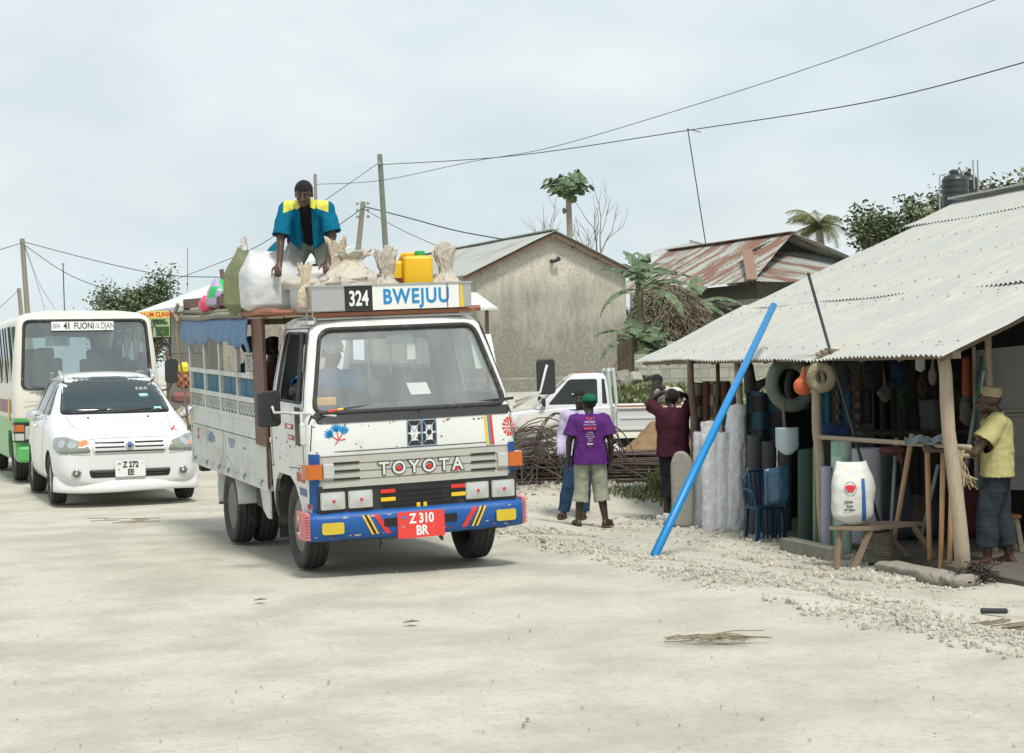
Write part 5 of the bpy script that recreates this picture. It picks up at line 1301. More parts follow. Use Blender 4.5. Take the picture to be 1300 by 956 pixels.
# canopy roof of boards and poles
b = MB()
for k in range(9): b.box((-2.40, -.80 + .2 * k, 2.035 + .004 * (k % 2)), (3.62, .19, .02))
for x in (-4.1, -3.3, -2.5, -1.7, -.9): b.box((x, 0, 2.0), (.06, 1.72, .05))
b.build('canopy_roof', wood_old, T, mtx=M)
b = MB(); rnd = random.Random(2)
for s in (-1, 1): b.tube([(-4.22, s * .90, 2.06), (-3.2, s * .915, 2.045), (-2.2, s * .905, 2.07), (-1.2, s * .91, 2.06)], .028, 8); b.tube([(-4.2, s * .87, 2.115), (-2.8, s * .88, 2.10), (-1.0, s * .87, 2.11)], .022, 8)
b.tube([(-4.22, -.90, 2.07), (-4.22, .90, 2.06)], .03, 8); b.build('roof_pole', grey_wood, T, smooth=True, mtx=M)
b = MB(); b.tube([(-1.25, -.90, 2.07), (-.5, -.86, 2.085), (-.30, -.80, 2.075)], [.025, .032, .03], 8); b.tube([(-.30, -.86, 2.075), (.08, -.1, 2.06), (.24, .75, 2.055)], [.022, .024, .024], 8); b.box((.30, 0, 2.042), (.05, 1.36, .03)); b.build('front_beam', wood_red, T, mtx=M)
rk = MB()
for s in (-1, 1): rk.box((-2.6, s * .86, 2.20), (3.2, .035, .09), bevel=.006)
rk.box((-4.19, 0, 2.20), (.035, 1.72, .09), bevel=.006)
for x in (-4.15, -3.3, -2.4, -1.5): 
    for s in (-1, 1): rk.box((x, s * .85, 2.15), (.06, .06, .12))
rk.build('roof_rack', wood_brown, T, mtx=M)
b = MB(); b.tube([(-4.2, -.92, 2.07), (-4.24, -.95, 1.9), (-4.2, -.93, 1.6), (-4.16, -.90, 1.2), (-4.14, -.89, .9)], .012, 6); b.tube([(-4.19, -.93, 2.2), (-4.25, -.96, 2.1), (-4.2, -.93, 2.02)], .02, 6); b.build('rope', mat('rope', (.30, .25, .18), .9), T, mtx=M)
# rolled blue tarpaulin along the side
for s in (-1, 1):
    b = MB()
    def tf(u, v):
        x = lerp(-4.16, -1.06, u); z = 2.03 - v * (.20 + .025 * math.sin(u * 9) + .035 * abs(math.sin(u * 13.5)) + .02 * noise.noise(Vector((u * 20, 0, 0))) + (.06 if u > .97 else 0))
        y = -.905 - .018 * math.sin(v * 3.1) - .012 * noise.noise(Vector((u * 16, v * 3, 1))) * v + .012 * math.sin(u * 60 + v * 5) * v * .5
        return (x, -y * s if s == 1 else y, z)
    b.grid(tf, 150, 10); o = b.build('rolled_tarpaulin', blue_tarp, T, smooth=True, mtx=M)
    md = o.modifiers.new('t', 'SOLIDIFY'); md.thickness = .012; bake(o)
# steel sign box over the cab
b = MB(); X0, X1, Y0, Y1, Z0, Z1 = -.35, .35, -.695, .635, 2.065, 2.275
b.box(((X0 + X1) / 2, (Y0 + Y1) / 2, Z0 + .005), (X1 - X0, Y1 - Y0, .01))
b.box((X1 - .005, (Y0 + Y1) / 2, (Z0 + Z1) / 2), (.01, Y1 - Y0, Z1 - Z0)); b.box((X0 + .005, (Y0 + Y1) / 2, (Z0 + Z1) / 2), (.01, Y1 - Y0, Z1 - Z0))
b.box(((X0 + X1) / 2, Y0 + .005, (Z0 + Z1) / 2), (X1 - X0 - .02, .01, Z1 - Z0)); b.box(((X0 + X1) / 2, Y1 - .005, (Z0 + Z1) / 2), (X1 - X0 - .02, .01, Z1 - Z0))
b.box((X1 + .004, (Y0 + Y1) / 2, Z1 - .006), (.02, Y1 - Y0 + .02, .012)); b.box(((X0 + X1) / 2, Y0 - .004, Z1 - .006), (X1 - X0, .02, .012))
tread_plate = mat('patterned_steel', (.55, .56, .56), .38, metal=.7, checker=((.42, .42, .41), 95), dirt=(((.26, .24, .2), .3, 9),))
sb = b.build('sign_box', tread_plate, T, mtx=M)
b = MB(); b.box((X1 + .003, -.315, 2.165), (.006, .225, .195)); b.build('number_panel', print_black, sb)
b = MB(); b.box((X1 + .003, .165, 2.165), (.006, .73, .195)); b.build('name_panel', mat('name_panel_white', (.74, .75, .72), .5, dirt=(((.55, .50, .42), .25, 10),)), sb)
b = MB(); b.slab([(X1 + .001, .535, 2.068), (X1 + .001, .57, 2.068), (X1 + .001, .555, 2.26), (X1 + .001, .54, 2.26)], (.005, 0, 0)); b.build('yellow_stripe', yellow_paint, sb)
text_mesh('number', '324', .165, print_white, sb, frame((X1 + .008, -.315, 2.158), (0, 1, 0), (0, 0, 1)), depth=.001, bold=.004, sx=.66)
text_mesh('lettering', 'BWEJUU', .165, print_blue, sb, frame((X1 + .008, .165, 2.165), (0, 1, 0), (0, 0, 1)), depth=.001, bold=.0042, sx=.84, spacing=1.12)
b = MB(); b.tube([(X1 + .01, .43, 2.275), (X1 + .012, .425, 2.17), (X1 + .005, .43, 2.06)], .004, 5); b.build('tie_wire', rust_m, sb)
# lettering remains on the drop sides
for x, tx, m_, s_ in ((-3.75, 'X', print_red, .16), (-3.1, '\u2248M8\u2248', mat('washed_blue', (.20, .27, .42), .6, dirt=(((.6, .6, .56), .5, 20),)), .15), (-2.15, '*OU*', _mats['washed_blue'], .12), (-1.6, '- - -', mat('washed_red', (.42, .20, .18), .6), .07)):
    text_mesh('worn_lettering', tx, s_, m_, T, M @ frame((x, -.8625, .885), (1, 0, 0), (0, 0, 1)), depth=.001, bold=.004)
# mudguards and wheels
for s in (-1, 1):
    b = MB()
    def mf(u, v):
        a = R(lerp(200, 18, u)); rr = .445
        x = -2.43 + rr * math.cos(a) * 1.02; z = .40 + rr * math.sin(a) * .80
        if u > .86: x = -2.43 + .445 + (u - .86) * .25; z = .50 - (u - .86) * 1.1
        return (x, s * lerp(.86, .50, v), z)
    b.grid(mf, 28, 2); o = b.build('mudguard', old_white, T, smooth=True, mtx=M); md = o.modifiers.new('t', 'SOLIDIFY'); md.thickness = .015; bake(o)
    b = MB(); b.box((-2.95, s * .66, .42), (.02, .36, .34)); b.build('mud_flap', rubber, T, mtx=M)
    b = MB(); b.box((-.52, s * .70, .40), (.015, .25, .40)); b.build('mud_flap', rubber, T, mtx=M)
    b = MB(); b.slab([(x, s * .845, z) for x, z in [(-.68, .62), (-1.05, .62), (-.95, .40), (-.80, .34), (-.68, .34)]], (0, s * .015, 0)); b.build('bed_bracket', old_white, T, mtx=M)
    b = MB(); b.box((-4.05, s * .75, .60), (.1, .12, .24), bevel=.02); b.build('rear_bracket', under_m, T, mtx=M)
    wheel('front_wheel', T, (0, s * .70, .355), .355, .19, .215, s, tyre_m, rim_m)
    wheel('rear_wheel', T, (-2.43, s * .745, .355), .355, .18, .215, s, tyre_m, rim_m, hub='dual')
    wheel('rear_wheel', T, (-2.43, s * .52, .355), .355, .18, .215, s, tyre_m, rim_m, hub='dual')
# ------------------------------------------------------------------ white hatchback
fwd = Vector((math.cos(R(-69)), math.sin(R(-69)), 0))
g1 = G(70, 641); g2 = G(242, 632); CO = (g1 + g2) / 2
car = thing('white_car', 'white hatchback car with a pale number plate driving between the bus and the truck', 'car', (CO.x - .04, CO.y + .05, 0), R(-69.5))
car.scale = (1.07, 1.07, 1.07)
ST = [  # x, w, zb, zmid, zsh, wsh, ztop, wtop
 (.765, .58, .28, .46, .63, .55, .67, .42), (.745, .70, .23, .46, .66, .655, .715, .50), (.63, .79, .20, .48, .73, .72, .80, .56), (.40, .825, .19, .50, .79, .765, .86, .60),
 (.05, .842, .19, .52, .87, .79, .935, .64), (-.22, .847, .19, .52, .925, .79, .995, .66), (-.36, .847, .19, .52, .945, .795, 1.045, .66),
 (-.62, .847, .19, .52, .97, .79, 1.24, .615), (-.90, .847, .19, .52, .985, .785, 1.42, .57), (-1.12, .847, .19, .52, .995, .785, 1.495, .555), (-1.6, .847, .19, .52, 1.005, .785, 1.53, .56),
 (-2.2, .845, .19, .52, 1.015, .785, 1.51, .555), (-2.65, .83, .20, .52, 1.02, .775, 1.42, .54), (-2.92, .79, .22, .52, 1.02, .75, 1.15, .58), (-3.05, .73, .26, .52, .95, .68, 1.02, .55), (-3.09, .64, .32, .52, .85, .58, .92, .45)]
def car_ring(s_):
    x, w, zb, zm, zs, wsh, zt, wt = s_
    h = [(0, zb), (w * .80, zb), (w * .985, zb + .10), (w, zm), (lerp(w, wsh, .35), zs - .05), (wsh, zs), (lerp(wsh, wt, .55), lerp(zs, zt, .62)), (wt, zt - .015), (wt * .6, zt + .012), (0, zt + .022)]
    return [(x, y, z) for y, z in h] + [(x, -y, z) for y, z in h[-2:0:-1]]
body = loft('body', [car_ring(s_) for s_ in ST], car_white, car); subsurf(body, 2)
arches = []
for x in (0, -2.37):
    for s in (-1, 1):
        b = MB(); b.lathe([(0, -.2), (.335, -.2), (.335, .2), (0, .2)], (x, s * .80, .30), 'y', 36); arches.append(b.build('cutter', car_white))
cut(body, arches)
body.data.materials.append(under_m)
for p in body.data.polygons:
    p.use_smooth = True
    c = p.center
    for x in (0, -2.37):
        if (c.x - x) ** 2 + (c.z - .30) ** 2 < .3345 ** 2 and abs(c.y) < .845 and c.z > .2: p.material_index = 1
body.data.set_sharp_from_angle(angle=R(38))
cb_ = bvh_of(body); FX = ((2, 0, 0), (0, 1, 0), (0, 0, 1), (-1, 0, 0))
def cd(name, poly, m, off=.003, th=.003, step=.06, parent=None, smooth=True, rnd_=None):
    q = drape(cb_, rpoly(poly, rnd_) if rnd_ else poly, *FX, off, th, step); return q.build(name, m, parent or car, smooth=smooth)
cd('windscreen_seal', [(-.655, 1.03), (.655, 1.03), (.545, 1.475), (-.545, 1.475)], black_plastic, .002, .002, rnd_=.06)
wsg = cd('windscreen', [(-.635, 1.045), (.635, 1.045), (.53, 1.462), (-.53, 1.462)], car_glass, .0045, .003, rnd_=.05)
cd('windscreen_sticker', [(.43, 1.065), (.56, 1.065), (.55, 1.10), (.425, 1.10)], mat('cyan_sticker', (.35, .62, .66), .4), .009, .001, parent=wsg)
cd('windscreen_sticker', [(.32, 1.22), (.43, 1.22), (.425, 1.26), (.315, 1.26)], _mats['cyan_sticker'], .009, .001, parent=wsg)
cd('inner_mirror', rrect(.29, 1.30, .44, 1.34, .02), print_grey, .006, .001, parent=wsg)
for s in (-1, 1):
    SX = ((0, s * 2, 0), (1, 0, 0), (0, 0, 1), (0, -s, 0))
    for poly in ([(-1.02, 1.03), (-.55, 1.03), (-1.02, 1.40)], [(-1.08, 1.03), (-1.75, 1.03), (-1.75, 1.44), (-1.10, 1.44)], [(-1.82, 1.03), (-2.45, 1.05), (-2.35, 1.40), (-1.82, 1.44)]):
        drape(cb_, rpoly(poly, .04), *SX, .004, .003, .08).build('side_window', car_glass, car, smooth=True)
    for x in (-.62, -1.78):
        drape(cb_, [(x, .30), (x + .006, .30), (x + .006, 1.0), (x, 1.0)], *SX, .002, .001, .08).build('door_gap', black_plastic, car)
    drape(cb_, rrect(-1.60, .86, -1.42, .90, .015), *SX, .015, .02, .08).build('door_handle', chrome, car)
    drape(cb_, [(-2.7, .22), (-.4, .22), (-.4, .27), (-2.7, .27)], *SX, .006, .006, .1).build('sill_trim', car_white, car)
    # headlamp wraps round the corner
    HD = (Vector((2, s * 1.1, 0)), Vector((-.482 * s * s, .876 * s, 0)) if False else Vector((-.40, s * .917, 0)), (0, 0, 1), Vector((-.917, -s * .40, 0)))
    hp = rpoly([(-.19, .635), (.20, .625), (.34, .70), (.33, .80), (.16, .815), (-.12, .745)], .04)
    # origin: centre so that u runs outwards from about y=.55
    HO = Vector((.65, s * .58, 0)) + Vector((.917, s * .40, 0)) * 1.5
    hp = [(p[0], p[1] - .015) for p in hp]; h = drape(cb_, hp, HO, *HD[1:], .006, .006, .04).build('headlight', mat('headlamp_lens', (.32, .35, .27), .15, coat=.8, metal=.3, var=.35, vscale=5), car, smooth=True)
    for ex, er in ((.03, .055), (.17, .05)): drape(cb_, [(ex + er * math.cos(a), .715 + er * .85 * math.sin(a)) for a in [k * .3927 for k in range(16)]], HO, *HD[1:], .0125, .002, .05).build('reflector', chrome, h)
    drape(cb_, [(-.09 + .05 * math.cos(a), .725 + .038 * math.sin(a)) for a in [k * .52 for k in range(12)]] if s == -1 else [(.10 + .03 * math.cos(a), .70 + .03 * math.sin(a)) for a in [k * .52 for k in range(12)]], HO, *HD[1:], .013, .002, .05).build('indicator_bulb', mat('pale_amber', (.75, .25, .10), .2), h)
    f = cd('fog_lamp', [(s * .60 + .055 * math.cos(a), .385 + .055 * math.sin(a)) for a in [k * .2618 for k in range(24)]], chrome, .004, .008)
    cd('lens', [(s * .60 + .042 * math.cos(a), .385 + .042 * math.sin(a)) for a in [k * .2618 for k in range(24)]], mat('dark_lens', (.10, .11, .11), .1, coat=.8), .012, .004, parent=f); cd('bulb', [(s * .60 + .018 * math.cos(a), .385 + .018 * math.sin(a)) for a in [k * .5236 for k in range(12)]], clear_lens, .017, .002, parent=f)
    for P_ in ([(.60, 1.015), (.56, .90), (.43, .765)], [(.43, .765), (.20, .775), (0, .778)], [(.44, .585), (.70, .60), (.80, .63)]):
        for q0, q1 in zip(P_, P_[1:]):
            d = Vector((q1[0] - q0[0], q1[1] - q0[1])).normalized() * .003; pl_ = [(s * (q0[0] - d.y), q0[1] + d.x), (s * (q0[0] + d.y), q0[1] - d.x), (s * (q1[0] + d.y), q1[1] - d.x), (s * (q1[0] - d.y), q1[1] + d.x)]; cd('panel_gap', pl_, print_grey, .0015, .001)
    b = MB(); b.ball((-.52, s * .93, 1.03), (.065, .105, .072), 3); b.bar((-.52, s * .80, 1.0), (-.52, s * .90, 1.0), .05, .04); b.build('wing_mirror', chrome, car, smooth=True)
    b = MB(); b.tube([(-.98, s * .55, 1.43), (-1.05, s * .555, 1.50), (-1.2, s * .555, 1.545), (-2.2, s * .55, 1.545), (-2.42, s * .54, 1.46)], [.028, .03, .016, .016, .02], 8); b.build('roof_rail', chrome, car, smooth=True)
    wheel('wheel', car, (0, s * .735, .30), .30, .185, .20, s, tyre_m, alloy_m, 'car', 'car', n=48); wheel('wheel', car, (-2.37, s * .735, .30), .30, .185, .20, s, tyre_m, alloy_m, 'car', 'car', n=48)
gr = cd('grille', [(-.40, .600), (.40, .600), (.44, .745), (-.44, .745)], car_white, .006, .004, rnd_=.03)
for z in (.615, .665, .715): cd('grille_slot', [(-.38, z), (-.06 if z > .65 else 0, z), (-.06 if z > .65 else 0, z + .018), (-.39, z + .018)], print_black, .011, .001, parent=gr); cd('grille_slot', [(.38, z), (.06 if z > .65 else 0, z), (.06 if z > .65 else 0, z + .018), (.39, z + .018)], print_black, .011, .001, parent=gr)
cd('badge', [(.05 * math.cos(a), .69 + .045 * math.sin(a)) for a in [k * .393 for k in range(16)]], chrome, .016, .004, parent=gr)
cd('badge_centre', [(.026 * math.cos(a), .69 + .034 * math.sin(a)) for a in [k * .393 for k in range(16)]], mat('badge_blue', (.05, .10, .22), .3), .019, .002, parent=gr)
b = cd('lower_intake', [(-.44, .33), (.44, .33), (.46, .42), (-.46, .42)], print_black, .003, .002, rnd_=.03)
for z in (.355, .385): cd('intake_bar', [(-.42, z), (.42, z), (.42, z + .008), (-.42, z + .008)], black_plastic, .012, .004, parent=b)
plate(car, frame((.785, 0, .425), (0, 1, 0), (0, 0, 1)), .34, .185, [('Z 272', .042, .092, .78), ('EE', -.045, .092, .8)], plate_white, print_black)
b = MB()
def lip(u, v):
    a = lerp(-1.45, 1.45, u); x = -.05 + .86 * math.cos(a) ** .45 if abs(a) < 1.57 else 0; y = .83 * math.sin(a) / math.sin(1.45)
    x = .30 + .505 * max(0, math.cos(a)) ** .5
    k = [(-.045, .34), (-.005, .27), (.015, .19), (.0, .165), (-.08, .17)]; i = min(3, int(v * 4)); t = v * 4 - i
    dx = lerp(k[i][0], k[i + 1][0], t); z = lerp(k[i][1], k[i + 1][1], t)
    return (x + dx - .02, y * (1 + dx * .3), z + .008 * math.sin(a * 3))
b.grid(lip, 40, 8); b.build('front_skirt', car_white, car, smooth=True)
for P in (((-.56, 1.035), (-.10, 1.075)), ((-.02, 1.04), (.46, 1.085))):
    q = [(P[0][0], P[0][1]), (P[1][0], P[1][1]), (P[1][0], P[1][1] + .016), (P[0][0], P[0][1] + .02)]; cd('wiper', q, black_plastic, .02, .008)
for k, (a, c) in enumerate((((.50, .80), (.54, .86)), ((.54, .86), (.60, .83)), ((.52, .83), (.60, .885)), ((.57, .81), (.58, .87)))):
    d = Vector((c[0] - a[0], c[1] - a[1])).normalized() * .006; cd('red_scribble', [(a[0] - d.y, a[1] + d.x), (a[0] + d.y, a[1] - d.x), (c[0] + d.y, c[1] - d.x), (c[0] - d.y, c[1] + d.x)], print_red, .003, .001)
for s in (-.35, .35): cd('washer_jet', rrect(s - .012, .985, s + .012, 1.0, .005), black_plastic, .008, .008)

# ------------------------------------------------------------------ the cream and green bus
bf = W(112, 500, 26.15); busA = R(-69)
bus = thing('minibus', 'cream minibus with a green skirt and a route board reading FUONI behind the white car', 'bus', (bf.x, bf.y, 0), busA)
BL = [(.32, -.02, 1.02), (.40, .0, 1.06), (.98, .03, 1.085), (1.0, .03, 1.085), (1.30, .02, 1.09), (1.40, .0, 1.085), (1.9, -.07, 1.05), (2.42, -.16, 1.0), (2.48, -.20, .96), (2.55, -.34, .86), (2.60, -.75, .60), (2.615, -1.4, .3)]
def busring(l, ins):
    z, xf, w = l; n = 6
    zz = z if not ins else (z - .03 if z > 2.4 else z)
    return ring_xy(xf - ins, -5.9 + ins, w - ins, zz, .14, .1, 6, .05 if z < 2.5 else .02)
bbody = shell('body', busring, BL, .04, bus_cream, bus)
bws = rpoly([(-.96, 1.42), (.96, 1.42), (.90, 2.43), (-.90, 2.43)], .09)
cs_ = [cutter(bws, 'x', -.7, 1), cutter(rpoly([(-.85, 1.5), (.85, 1.5), (.8, 2.3), (-.8, 2.3)], .1), 'x', -6.5, -5.5), cutter([(-1.35, .1), (-1.3, .6), (-1.15, .78), (-.65, .78), (-.5, .6), (-.45, .1)], 'y', -1.3, -.55), cutter([(-1.35, .1), (-1.3, .6), (-1.15, .78), (-.65, .78), (-.5, .6), (-.45, .1)], 'y', .55, 1.3)]
sws = [(-.92, -.42), (-1.9, -1.0), (-2.9, -2.0), (-3.9, -3.0), (-5.0, -4.0)]
for a, c in sws: cs_.append(cutter(rpoly([(a, 1.5), (c, 1.5), (c, 2.36), (a, 2.36)], .05), 'y', -1.5, 1.5))
cut(bbody, cs_)
bbody.data.materials.append(bus_green); bbody.data.materials.append(mat('bus_lining', (.20, .22, .21), .8))
for p in bbody.data.polygons:
    p.use_smooth = True
    c = p.center; cc = Vector((c.x + 3, c.y * 3, (c.z - 1.4) * 1.5))
    inner = p.normal.dot(cc) < 0
    p.material_index = 2 if inner and p.area > .002 else (1 if c.z < .99 else 0)
bbody.data.set_sharp_from_angle(angle=R(35)); bbv = bvh_of(bbody)
def bsurf(y, z):
    for a, c in zip(BL, BL[1:]):
        if a[0] <= z <= c[0]: t = (z - a[0]) / max(1e-6, c[0] - a[0]); xf = lerp(a[1], c[1], t); w = lerp(a[2], c[2], t)
    x = xf + .05 * (1 - (y / w) ** 2)
    if abs(y) > w - .14: x = xf - .14 + math.sqrt(max(0, .0196 - (abs(y) - w + .14) ** 2))
    return (x, y, z)
b = MB(); b.grid(lambda u, v: (lambda z: bsurf(lerp(-.955, .955, u) * (1 - (z - 1.42) * .06), z))(lerp(1.425, 2.425, v)), 18, 10)
g_ = b.build('windscreen', bus_glass, bus, smooth=True); g_.location.x = -.02
b = MB(); gasket(b, [bsurf(y, z) for y, z in subdiv(bws, .08)], .024, 6); b.build('windscreen_seal', rubber, bus, smooth=True)
for s in (-1, 1):
    for a, c in sws:
        b = MB(); b.box(((a + c) / 2, s * 1.035, 1.93), (c - a, .012, .88), (s * R(-4), 0, 0)); f = b.build('side_window', bus_glass, bus)
        b = MB(); b.box(((a + c) / 2, s * 1.045, 1.93), (.035, .012, .86), (s * R(-4), 0, 0)); b.box((a + .02, s * 1.045, 1.93), (.03, .012, .86), (s * R(-4), 0, 0)); b.build('frame', black_plastic, f)
    b = MB(); b.slab([(.045, s * 1.085, .62), (.065, s * .98, .62), (.065, s * .80, .62), (0, s * .80, .62), (-.12, s * 1.10, .62)], (0, 0, .30)); h = b.build('headlight', black_plastic, bus)
    b = MB(); b.box((.066, s * .86, .76), (.012, .16, .20), bevel=.01); b.build('lens', clear_lens, h); b = MB(); b.slab([(.072, s * .955, .78), (.05, s * 1.08, .78), (-.10, s * 1.108, .78), (-.10, s * 1.10, .78), (0, s * .96, .78)], (0, 0, .10)); b.build('indicator', amber, h)
    b = MB(); b.slab([(.072, s * .955, .65), (.05, s * 1.08, .65), (-.10, s * 1.108, .65), (-.10, s * 1.10, .65), (0, s * .96, .65)], (0, 0, .10)); b.build('side_lamp', clear_lens, h)
    wheel('wheel', bus, (-.9, s * .93, .37), .37, .21, .22, s, tyre_m, rim_m, n=48); wheel('wheel', bus, (-4.5, s * .93, .37), .37, .21, .22, s, tyre_m, rim_m, n=48)
b = MB(); b.box((.06, 0, .44), (.10, 2.1, .24), bevel=.04); b.build('bumper', bus_green, bus)
b = MB(); b.box((.085, 0, .85), (.01, 1.2, .16)); b.build('grille', black_plastic, bus)
# route board in the windscreen: sits just behind the glass
rb = MB(); cx_, zz = bsurf(.0, 2.33)[0] - .07, 2.345
A_ = bus.matrix_world if False else None
RBx = -.075
rb.box((RBx, -.05, 2.345), (.012, .92, .135), (0, R(-9), 0)); o = rb.build('route_board', plate_white, bus)
Mr = lambda y, z=2.345: frame((RBx + .0085, y, z), (0, 1, 0), (-.156, 0, 1))
text_mesh('lettering', '504', .10, print_grey, bus, Mr(-.44), .001, .003, sx=.75); text_mesh('lettering', '41', .135, print_black, bus, Mr(-.28), .001, .006, sx=.75)
text_mesh('lettering', 'FUONI', .135, print_black, bus, Mr(-.03), .001, .002, sx=.74); text_mesh('lettering', 'DJAN', .135, mat('worn_letter', (.22, .22, .22), .6), bus, Mr(.32), .001, .002, sx=.62)
text_mesh('lettering', 'KIJ\nNA', .05, print_grey, bus, Mr(.17), .0005, .001)
b = MB(); b.box((RBx - .06, -.42, 2.12), (.01, .36, .15), (0, R(-9), 0)); b.build('dash_board_card', mat('mint_card', (.45, .62, .60), .6), bus)
tm_ = text_mesh('reversed_lettering', '504', .12, print_grey, bus, frame((RBx - .045, -.38, 2.12), (0, -1, 0), (-.156, 0, 1)) @ Matrix.Rotation(math.pi, 4, 'Y') @ Matrix.Diagonal((-1, 1, 1, 1)), .001, .004)
b = MB(); b.box((-.18, 0, 1.30), (.35, 1.9, .22), bevel=.05); b.build('dashboard', interior_m, bus)
b = MB(); b.lathe([(.21, -.014), (.228, 0), (.21, .014), (.196, 0)], (0, 0, 0), 'z', 32); b.box((0, 0, 0), (.05, .42, .02)); b.build('steering_wheel', black_plastic, bus, mtx=Matrix.Translation((-.45, -.50, 1.52)) @ Matrix.Rotation(R(-20), 4, 'Y'))
for x, y in [(-.95, -.5), (-.95, .55), (-1.9, -.6), (-1.9, .6), (-2.8, -.6), (-2.8, .6), (-3.7, .6), (-3.7, -.6)]:
    b = MB(); b.box((x + .2, y, 1.15), (.5, .5, .12), bevel=.04); b.box((x - .08, y, 1.52), (.12, .5, .72), (0, -.12, 0), bevel=.05); b.box((x - .13, y, 1.95), (.1, .26, .18), bevel=.04); b.build('seat', seat_m, bus)
b = MB(); b.box((-3, 0, .95), (5.7, 2.0, .04)); b.build('floor', interior_m, bus)
b = MB(); b.box((-.25, .0, 2.36), (.03, .26, .08), bevel=.02); b.build('rear_view_mirror', black_plastic, bus)
b = MB(); b.tube([(.05, -.85, 1.40), (.09, -.55, 1.44), (.07, -.1, 1.50)], .012, 6); b.tube([(.05, .1, 1.40), (.09, .4, 1.44), (.07, .85, 1.50)], .012, 6); b.box((.075, -.65, 1.40), (.03, .22, .03)); b.build('wiper', black_plastic, bus)
b = MB(); b.slab([(.02, y, z) for y, z in rrect(1.165, 1.45, 1.355, 1.82, .05, 4)], (-.07, 0, 0)); mm = b.build('wing_mirror', black_plastic, bus, angle=40)
b = MB(); b.tube([(0, 1.26, 1.80), (-.02, 1.25, 2.0), (-.08, 1.02, 2.35)], .014, 6); b.tube([(0, 1.27, 1.48), (-.02, 1.22, 1.36), (-.02, 1.08, 1.34)], .014, 6); b.build('mirror_arm', black_plastic, bus)
b = MB(); b.box((.075, .0, 1.22), (.01, 1.9, .004)); b.build('panel_seam', black_plastic, bus)
b = MB(); b.slab([(-.4, -1.096, 1.05), (-2.4, -1.096, 1.05), (-2.4, -1.096, 1.25), (-.4, -1.096, 1.25)], (0, .003, 0)); b.build('side_stripe', mat('faded_purple', (.30, .16, .18), .6), bus)
b = MB(); b.box((-.75, -1.098, 1.10), (.18, .004, .35)); b.build('yellow_patch', yellow_paint, bus)

# ------------------------------------------------------------------ white pickup in the yard
PY = 27.0; pkx = W(774, 500, PY).x
pick = thing('pickup', 'white pickup parked side on behind the heap of steel rods', 'pickup truck', (pkx, PY + .8, gz(pkx, PY)), R(181))
zo = 0.0   # local x forward = image left; near side is local y = +.8
b = MB()
prof = [(.0, .40), (.15, .40), (.15, .98), (.0, 1.0), (.62, .985), (1.05, .955), (1.95, .86), (2.12, .74), (2.15, .40), (1.95, .36), (1.72, .36), (1.68, .55), (1.52, .68), (1.28, .68), (1.12, .55), (1.08, .34), (.1, .34)]
prof = [(-.0, .34), (1.08, .34), (1.12, .55), (1.28, .68), (1.52, .68), (1.68, .55), (1.72, .36), (2.12, .36), (2.16, .74), (1.98, .86), (1.10, .965), (.0, 1.0)]
b.slab([(x, -.80, z) for x, z in prof], (0, 1.60, 0)); body = b.build('body', car_white, pick)
md = body.modifiers.new('v', 'BEVEL'); md.width = .035; md.segments = 3; md.angle_limit = R(50); bake(body)
for p in body.data.polygons: p.use_smooth = True
body.data.set_sharp_from_angle(angle=R(30))
def prect(x, z, w, ins=0): return None
rg = [[(x, y, z) for x, y in ((xf, -w), (xf, w), (xr, w), (xr, -w))] for z, xf, xr, w in ((.97, 1.18, .02, .78), (1.20, .92, .03, .74), (1.44, .64, .06, .68), (1.50, .56, .10, .63), (1.515, .45, .2, .5))]
inn = [[(x, y, z) for x, y in ((xf, -w), (xf, w), (xr, w), (xr, -w))] for z, xf, xr, w in ((.98, 1.12, .06, .74), (1.20, .87, .07, .70), (1.43, .61, .09, .65))]
cabp = loft('cab', rg, car_white, pick); i_ = loft('cutter', inn, car_white); cut(cabp, [i_])
cut(cabp, [cutter(rpoly([(.20, 1.03), (.98, 1.03), (.64, 1.42), (.20, 1.42)], .04), 'y', -1, 1), cutter(rpoly([(.05, 1.03), (.13, 1.03), (.13, 1.42), (.085, 1.42)], .02), 'y', -1, 1), cutter([(-.70, 1.03), (.70, 1.03), (.60, 1.40), (-.60, 1.40)], 'x', .45, 2), cutter([(-.6, 1.08), (.6, 1.08), (.5, 1.38), (-.5, 1.38)], 'x', -1, .2)])
md = cabp.modifiers.new('v', 'BEVEL'); md.width = .02; md.segments = 2; md.angle_limit = R(30); bake(cabp)
